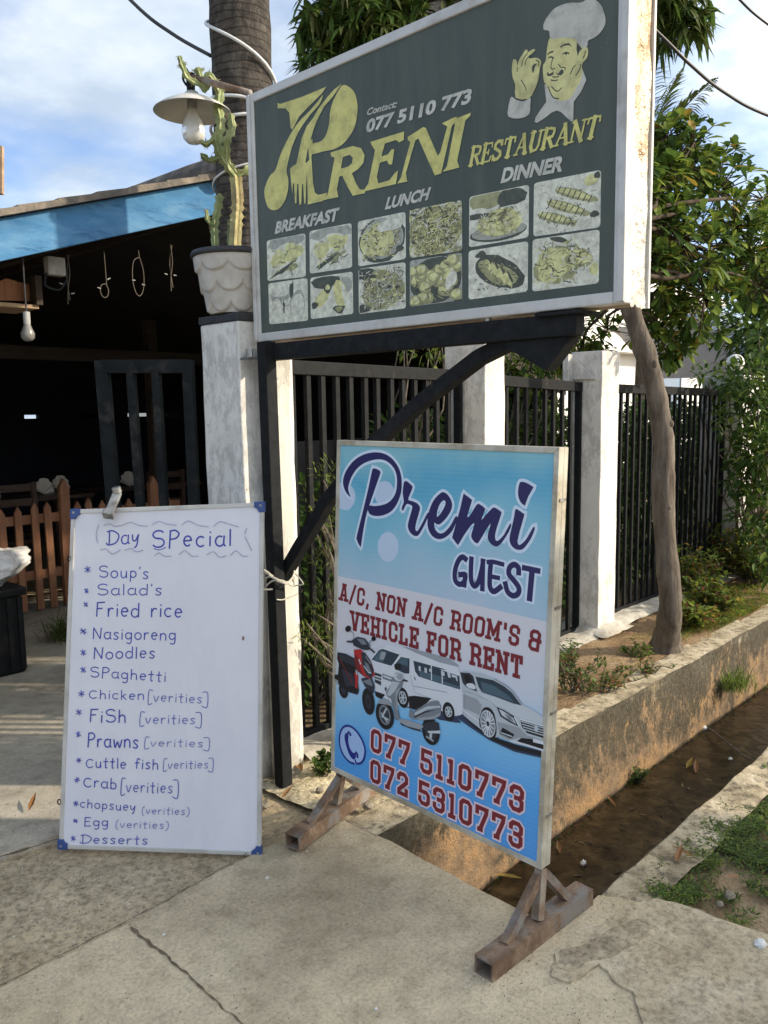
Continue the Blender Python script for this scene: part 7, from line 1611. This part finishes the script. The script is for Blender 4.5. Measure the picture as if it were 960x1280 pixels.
# litter: dry leaves and scraps, each its own
def dry_leaf(p, L, W, yaw, label, m='brown', name='dry_leaf', cat='leaf', curl=0.5):
    p = Vector(p); mb = MB(); d = Vector((math.cos(yaw), math.sin(yaw), 0.12)); leaf(mb, p+Vector((0, 0, 0.008)), d, Vector((0, 0, 1)), L, W, 0, curl, -0.1, 'lance')
    o = mb.build(name, LM[m], loc=p); tag(o, label, cat, 'fallen leaves'); return o
for px, py, z, L, W, yw, lab, m in ((36, 1016, 0.006, .11, .022, 0.9, 'long brown dry leaf on the pale courtyard slab by the whiteboard', 'brown'),
    (652, 1100, -0.478, .12, .03, 2.4, 'orange curled leaf floating in the drain by the near foot', 'yellow'), (870, 968, -0.478, .13, .03, 0.4, 'tan leaf floating mid drain, the larger of a pair', 'brown'), (858, 962, -0.478, .11, .03, 0.1, 'tan leaf floating mid drain, the smaller of a pair', 'yellow'),
    (770, 1010, -0.478, .10, .02, 1.0, 'dark leaf floating beside the drain wall', 'brown'), (845, 1080, 0.0, .09, .022, 0.2, 'reddish dry leaf on the verge soil', 'brown'), (868, 1074, 0.0, .08, .018, 1.7, 'dry brown leaf on the verge soil nearer the grass', 'brown'), (790, 848, 0.02, .07, .03, 2.0, 'dark dry leaf on the soil by the tree', 'brown'), (352, 1000, 0.0, .08, .02, 0.3, 'dry leaf at the foot of the black post', 'brown'), (378, 966, 0.02, .09, .035, 1.3, 'curled dry leaf at the foot of the white buttress', 'brown'), (925, 1098, 0.0, .07, .02, 2.8, 'dry leaf on bare verge soil near the grass', 'brown'), (700, 1068, -0.478, .08, .025, 0.7, 'small dark leaf in the drain behind the guest board', 'brown')):
    dry_leaf(on_z(px, py, z), L, W, yw, lab, m)
t = NT('white_scrap'); t.color((0.72, 0.72, 0.7)); t.rough(0.6); M['scrap'] = t.mat
def scrap(p, r, label, seed, name='paper_scrap', sq=0.55):
    p = Vector(p); mb = MB()
    def f_(u, v):
        a, b = 2*PI*u, PI*v; d = Vector((math.cos(a)*math.sin(b), math.sin(a)*math.sin(b), math.cos(b))); h = 1+0.45*noise.noise(d*2.5+Vector((seed, 0, 0)))
        return p+Vector((d.x*r*h, d.y*r*h*0.8, r*sq*0.9+d.z*r*sq*h))
    mb.grid(f_, 20, 14); o = mb.build(name, M['scrap'], loc=p, smooth=True); tag(o, label, 'litter', 'scraps of litter'); return o
scrap(on_z(729, 1082, -0.487), 0.014, 'white ball of foam floating in the drain', 1.0, 'foam_ball', 0.9)
scrap(on_z(880, 912, -0.487), 0.022, 'grey-white scrap lodged under the far grass tuft in the drain', 2.0)
scrap(on_z(913, 950, -0.487), 0.014, 'pale curl of rubbish at the drain lip', 3.0)
scrap(on_z(950, 1184, 0.0), 0.02, 'crumpled white paper at the verge by the cement patch', 4.0)
scrap(on_z(334, 1098, 0.0), 0.006, 'tiny white pebble on the apron below the whiteboard corner', 5.0, 'pebble')
scrap(on_z(205, 1169, 0.0), 0.005, 'tiny white pebble beside the slab joint', 6.0, 'pebble')
scrap(on_z(470, 1262, 0.0), 0.005, 'tiny white pebble low on the apron slab', 7.0, 'pebble')
st_m = mat('grey_stone', (0.24, 0.21, 0.16), 0.9, 0.25, 20, 0.4)
rg = random.Random(90)
stones = [(912, 1122, 'flat grey stone between grass and cement patch', .018), (900, 1132, 'small grey stone beside the cement patch', .012), (460, 1010, 'rubble stone behind the far rusty foot', .022), (400, 990, 'rubble stone in front of the far rusty foot', .018), (330, 1010, 'rubble stone at the foot of the black post', .02)]
for i, (px, py, lab, r) in enumerate(stones):
    o = scrap(on_z(px, py, 0.0), r, lab, 20+i, 'stone', 0.5); o.data.materials[0] = st_m; o['category'] = 'stone'; o['group'] = 'loose stones'
# loose silt, leaf bits and straw drifting in the drain: nobody could count it
rg = random.Random(123); mb = MB()
for _ in range(420):
    x = 1.98+6*rg.random()**1.6; y = DY0+0.02+(DY1-DY0-0.04)*rg.random()
    if noise.noise(Vector((x*2.2, y*4, 8))) < 0.0 and rg.random() < 0.8: continue
    a = rg.uniform(0, 2*PI); L = rg.uniform(0.012, 0.05); leaf(mb, Vector((x, y, -0.4825)), Vector((math.cos(a), math.sin(a), rg.uniform(-0.02, 0.1))), Vector((0, 0, 1)), L, L*rg.uniform(0.1, 0.4), rg.randint(0, 2), 0.3, 0.0, 'lance')
for _ in range(500):
    x = 1.98+6*rg.random()**1.3; a = rg.uniform(0, 2*PI); L = rg.uniform(0.01, 0.035); s_ = rg.random() < 0.75
    leaf(mb, Vector((x, (DY1-0.012-abs(rg.gauss(0, 0.012))) if s_ else DY0+0.02, -0.480)), Vector((math.cos(a), math.sin(a)*0.3, rg.uniform(0, 0.5))), Vector((0, 0, 1)), L, L*0.4, rg.choice((0, 1, 3)), 0.3, 0.0, 'lance')
o = mb.build('drain_debris', [mat('sodden_leaf_bits', (0.055, 0.034, 0.017), 0.7), mat('dark_silt_bits', (0.022, 0.016, 0.01), 0.8), mat('straw_bits', (0.20, 0.145, 0.075), 0.8), LM['deep']], loc=(3, 1.5, -0.48)); o['kind'] = 'stuff'; o['label'] = 'dark leaf bits and silt drifting in the drain water'; o['category'] = 'debris'
# grit, sand grains and straw bits over the paving
rg = random.Random(77); mb = MB()
def grain(p, r, m):
    b = len(mb.v); a0 = rg.uniform(0, 6)
    for k in range(5):
        a = a0+2*PI*k/5; mb.v.append(Vector((p.x+r*math.cos(a)*rg.uniform(0.6, 1.2), p.y+r*math.sin(a)*rg.uniform(0.6, 1.2), p.z-0.001)))
    mb.v.append(Vector((p.x, p.y, p.z+r*rg.uniform(0.4, 0.9))))
    for k in range(5): mb.f.append((b+k, b+(k+1) % 5, b+5)); mb.m.append(m)
for _ in range(5200):
    px, py = rg.uniform(-40, 1000), 1000+290*rg.random(); p = on_z(px, py, 0.0); fc = p.y > 2.15
    if p.x > DX0-0.02 and p.y > DY0-0.02: continue
    dn_ = noise.noise(Vector((p.x*2.5, p.y*2.5, 4)))
    if dn_ < 0.02 and rg.random() < 0.75: continue
    if p.x > 2.2: continue
    p.z = -0.021 if fc else 0.0005
    if fc and p.x < 1.25 and p.y > 2.78: p.z = 0.0045
    grain(p, rg.choice((0.0012, 0.0016, 0.002, 0.0026))*rg.uniform(0.8, 1.3)*(1.25 if fc else 1.0), rg.choices((0, 1, 2), (0.45, 0.4, 0.15))[0])
for px, py, n_, sp_ in ((660, 1180, 120, .10), (610, 1215, 90, .07), (400, 1040, 130, .09), (200, 1075, 160, .22), (760, 1135, 140, .10), (480, 1045, 120, .07)):
    c = on_z(px, py, 0.0)
    for _ in range(n_):
        p = c+Vector((rg.gauss(0, sp_), rg.gauss(0, sp_*0.6), 0.0005))
        if p.x > DX0-0.02 and p.y > DY0-0.02: continue
        p.z = -0.021 if p.y > 2.15 else 0.0005; grain(p, rg.uniform(0.001, 0.0035), rg.randint(0, 2))
o = mb.build('grit', [mat('pale_grit', (0.42, 0.37, 0.28), 0.9), mat('dark_grit', (0.15, 0.125, 0.09), 0.9), mat('white_grit', (0.62, 0.6, 0.54), 0.8)], loc=(1.3, 1.8, 0)); o['kind'] = 'stuff'; o['label'] = 'loose grit and sand grains scattered over the paving'; o['category'] = 'grit'
# twig lying in the drain
tw = [on_z(885, 910, -0.45), on_z(905, 925, -0.40), on_z(930, 945, -0.2), on_z(940, 950, -0.1)]
mb = MB(); mb.tube(cr(tw, 5), [0.006]*11+[0.005]*5, 5); o = mb.build('twig', M['bark'], loc=tw[0]); tag(o, 'bare twig leaning across the drain from the water', 'twig')

# ------------------------------------------------------------------ house beyond the garden
hs = thing('white_house', 'white house beyond the garden with a curved blue and white eave', 'house', (11.5, 6.0, 0.0))
M['house'] = mat('white_house_paint', (0.78, 0.77, 0.74), 0.7, 0.05, 3)
M['soffit'] = mat('tan_soffit', (0.42, 0.37, 0.32), 0.7, 0.1, 6)
hA, hB = on_y(640, 480, 6.3), on_y(880, 440, 6.3)
mb = MB(); mb.box((hA.x, 6.3, -0.1), (hB.x+0.0, 10.0, 3.25)); mb.build('wall', M['house'], hs)
mb = MB(); mb.box((hA.x-0.3, 6.0, 3.252), (hB.x+0.25, 10.3, 3.40)); mb.build('roof_slab', M['house'], hs, bevel=0.02)
w0, w1 = on_y(825, 470, 6.29), on_y(850, 448, 6.29)
mb = MB(); mb.box((w0.x, 6.27, w0.z-0.6), (w1.x, 6.298, w1.z)); wn = mb.build('window', mat('blue_window_glass', (0.12, 0.2, 0.32), 0.15, 0.1, 4), hs)
mb = MB()
for x in (w0.x-0.04, w1.x): mb.box((x, 6.25, w0.z-0.64), (x+0.04, 6.30, w1.z+0.04))
for z in (w0.z-0.64, w1.z): mb.box((w0.x, 6.25, z), (w1.x, 6.30, z+0.04))
mb.build('window_frame', M['house'], wn)
# porch: tan soffit with a curved tiled edge
e0, e1, e2 = at_depth(872, 408, 9.6), at_depth(905, 402, 9.4), at_depth(945, 446, 8.9)
t = NT('blue_white_tile'); t.color(t.ramp(t.noise(9, 4, 0.6), [(0.42, (0.10, 0.18, 0.36)), (0.5, (0.62, 0.66, 0.72)), (0.6, (0.45, 0.54, 0.68))])); t.rough(0.4); M['porch_tile'] = t.mat
mb = MB(); c_ = cr([at_depth(868, 400, 9.8), at_depth(895, 398, 9.5), at_depth(920, 418, 9.2), at_depth(948, 448, 8.9), at_depth(985, 485, 8.6)], 5)
for i in range(len(c_)-1): mb.bar(c_[i], c_[i+1], 0.30, 0.11, up=(0, 0, 1))
mb.build('porch_edge', M['porch_tile'], hs)
mb = MB(); back = Vector((0.6, 1.6, 0.05)); lowp = [p+Vector((0, 0, -0.06)) for p in c_[:-3]]
for i in range(len(lowp)-1): mb.prism([lowp[i], lowp[i+1], lowp[i+1]+back, lowp[i]+back], (0, 0, 0.05))
mb.build('porch_soffit', M['soffit'], hs)
pcx = at_depth(904, 470, 9.6)
mb = MB(); mb.tube([(pcx.x, pcx.y, -0.05), (pcx.x, pcx.y, at_depth(904, 430, 9.6).z+0.15)], 0.11, 16); mb.build('porch_column', M['house'], hs, smooth=True)
mb = MB(); mb.box((hA.x+0.2, 6.0, 2.30), (hB.x-0.6, 6.28, 2.40)); mb.build('window_hood', M['house'], hs)

# added leafy blocker out of view on the sunny side, shaped to shade the apron
shc = CP+_rh*5.2+_fh*0.2; shc.z = 0
shrub('unseen_shade_tree', 'added broad low tree out of view, shaped to shade the apron', 'tree', tuple(shc),
      [(shc+Vector((0, 0, 2.0))+_rh*a+_fh*b+Vector((0, 0, c)), r) for a, b, c, r in ((0, 0, .3, .9), (.2, .9, .1, .8), (-.1, 1.5, -.2, .65), (0, 1.4, -.9, .65), (0, .5, -.8, .8), (.3, -.9, .2, .9), (.2, -.9, -.8, .9), (.2, -2.0, .1, .9), (.2, -2.0, -.8, .9), (.2, .2, .8, .7), (.1, 1.3, .9, .65), (0, 1.75, .7, .6), (.2, -.8, .95, .7), (.1, -1.8, .9, .7), (0, .6, 1.05, .55), (-.1, 2.0, .1, .5), (0, 1.95, -.6, .5))], 330, 0.17, 0.08, ('deep', 'mid', 'lime'), (0.5, 0.4, 0.1), 99)
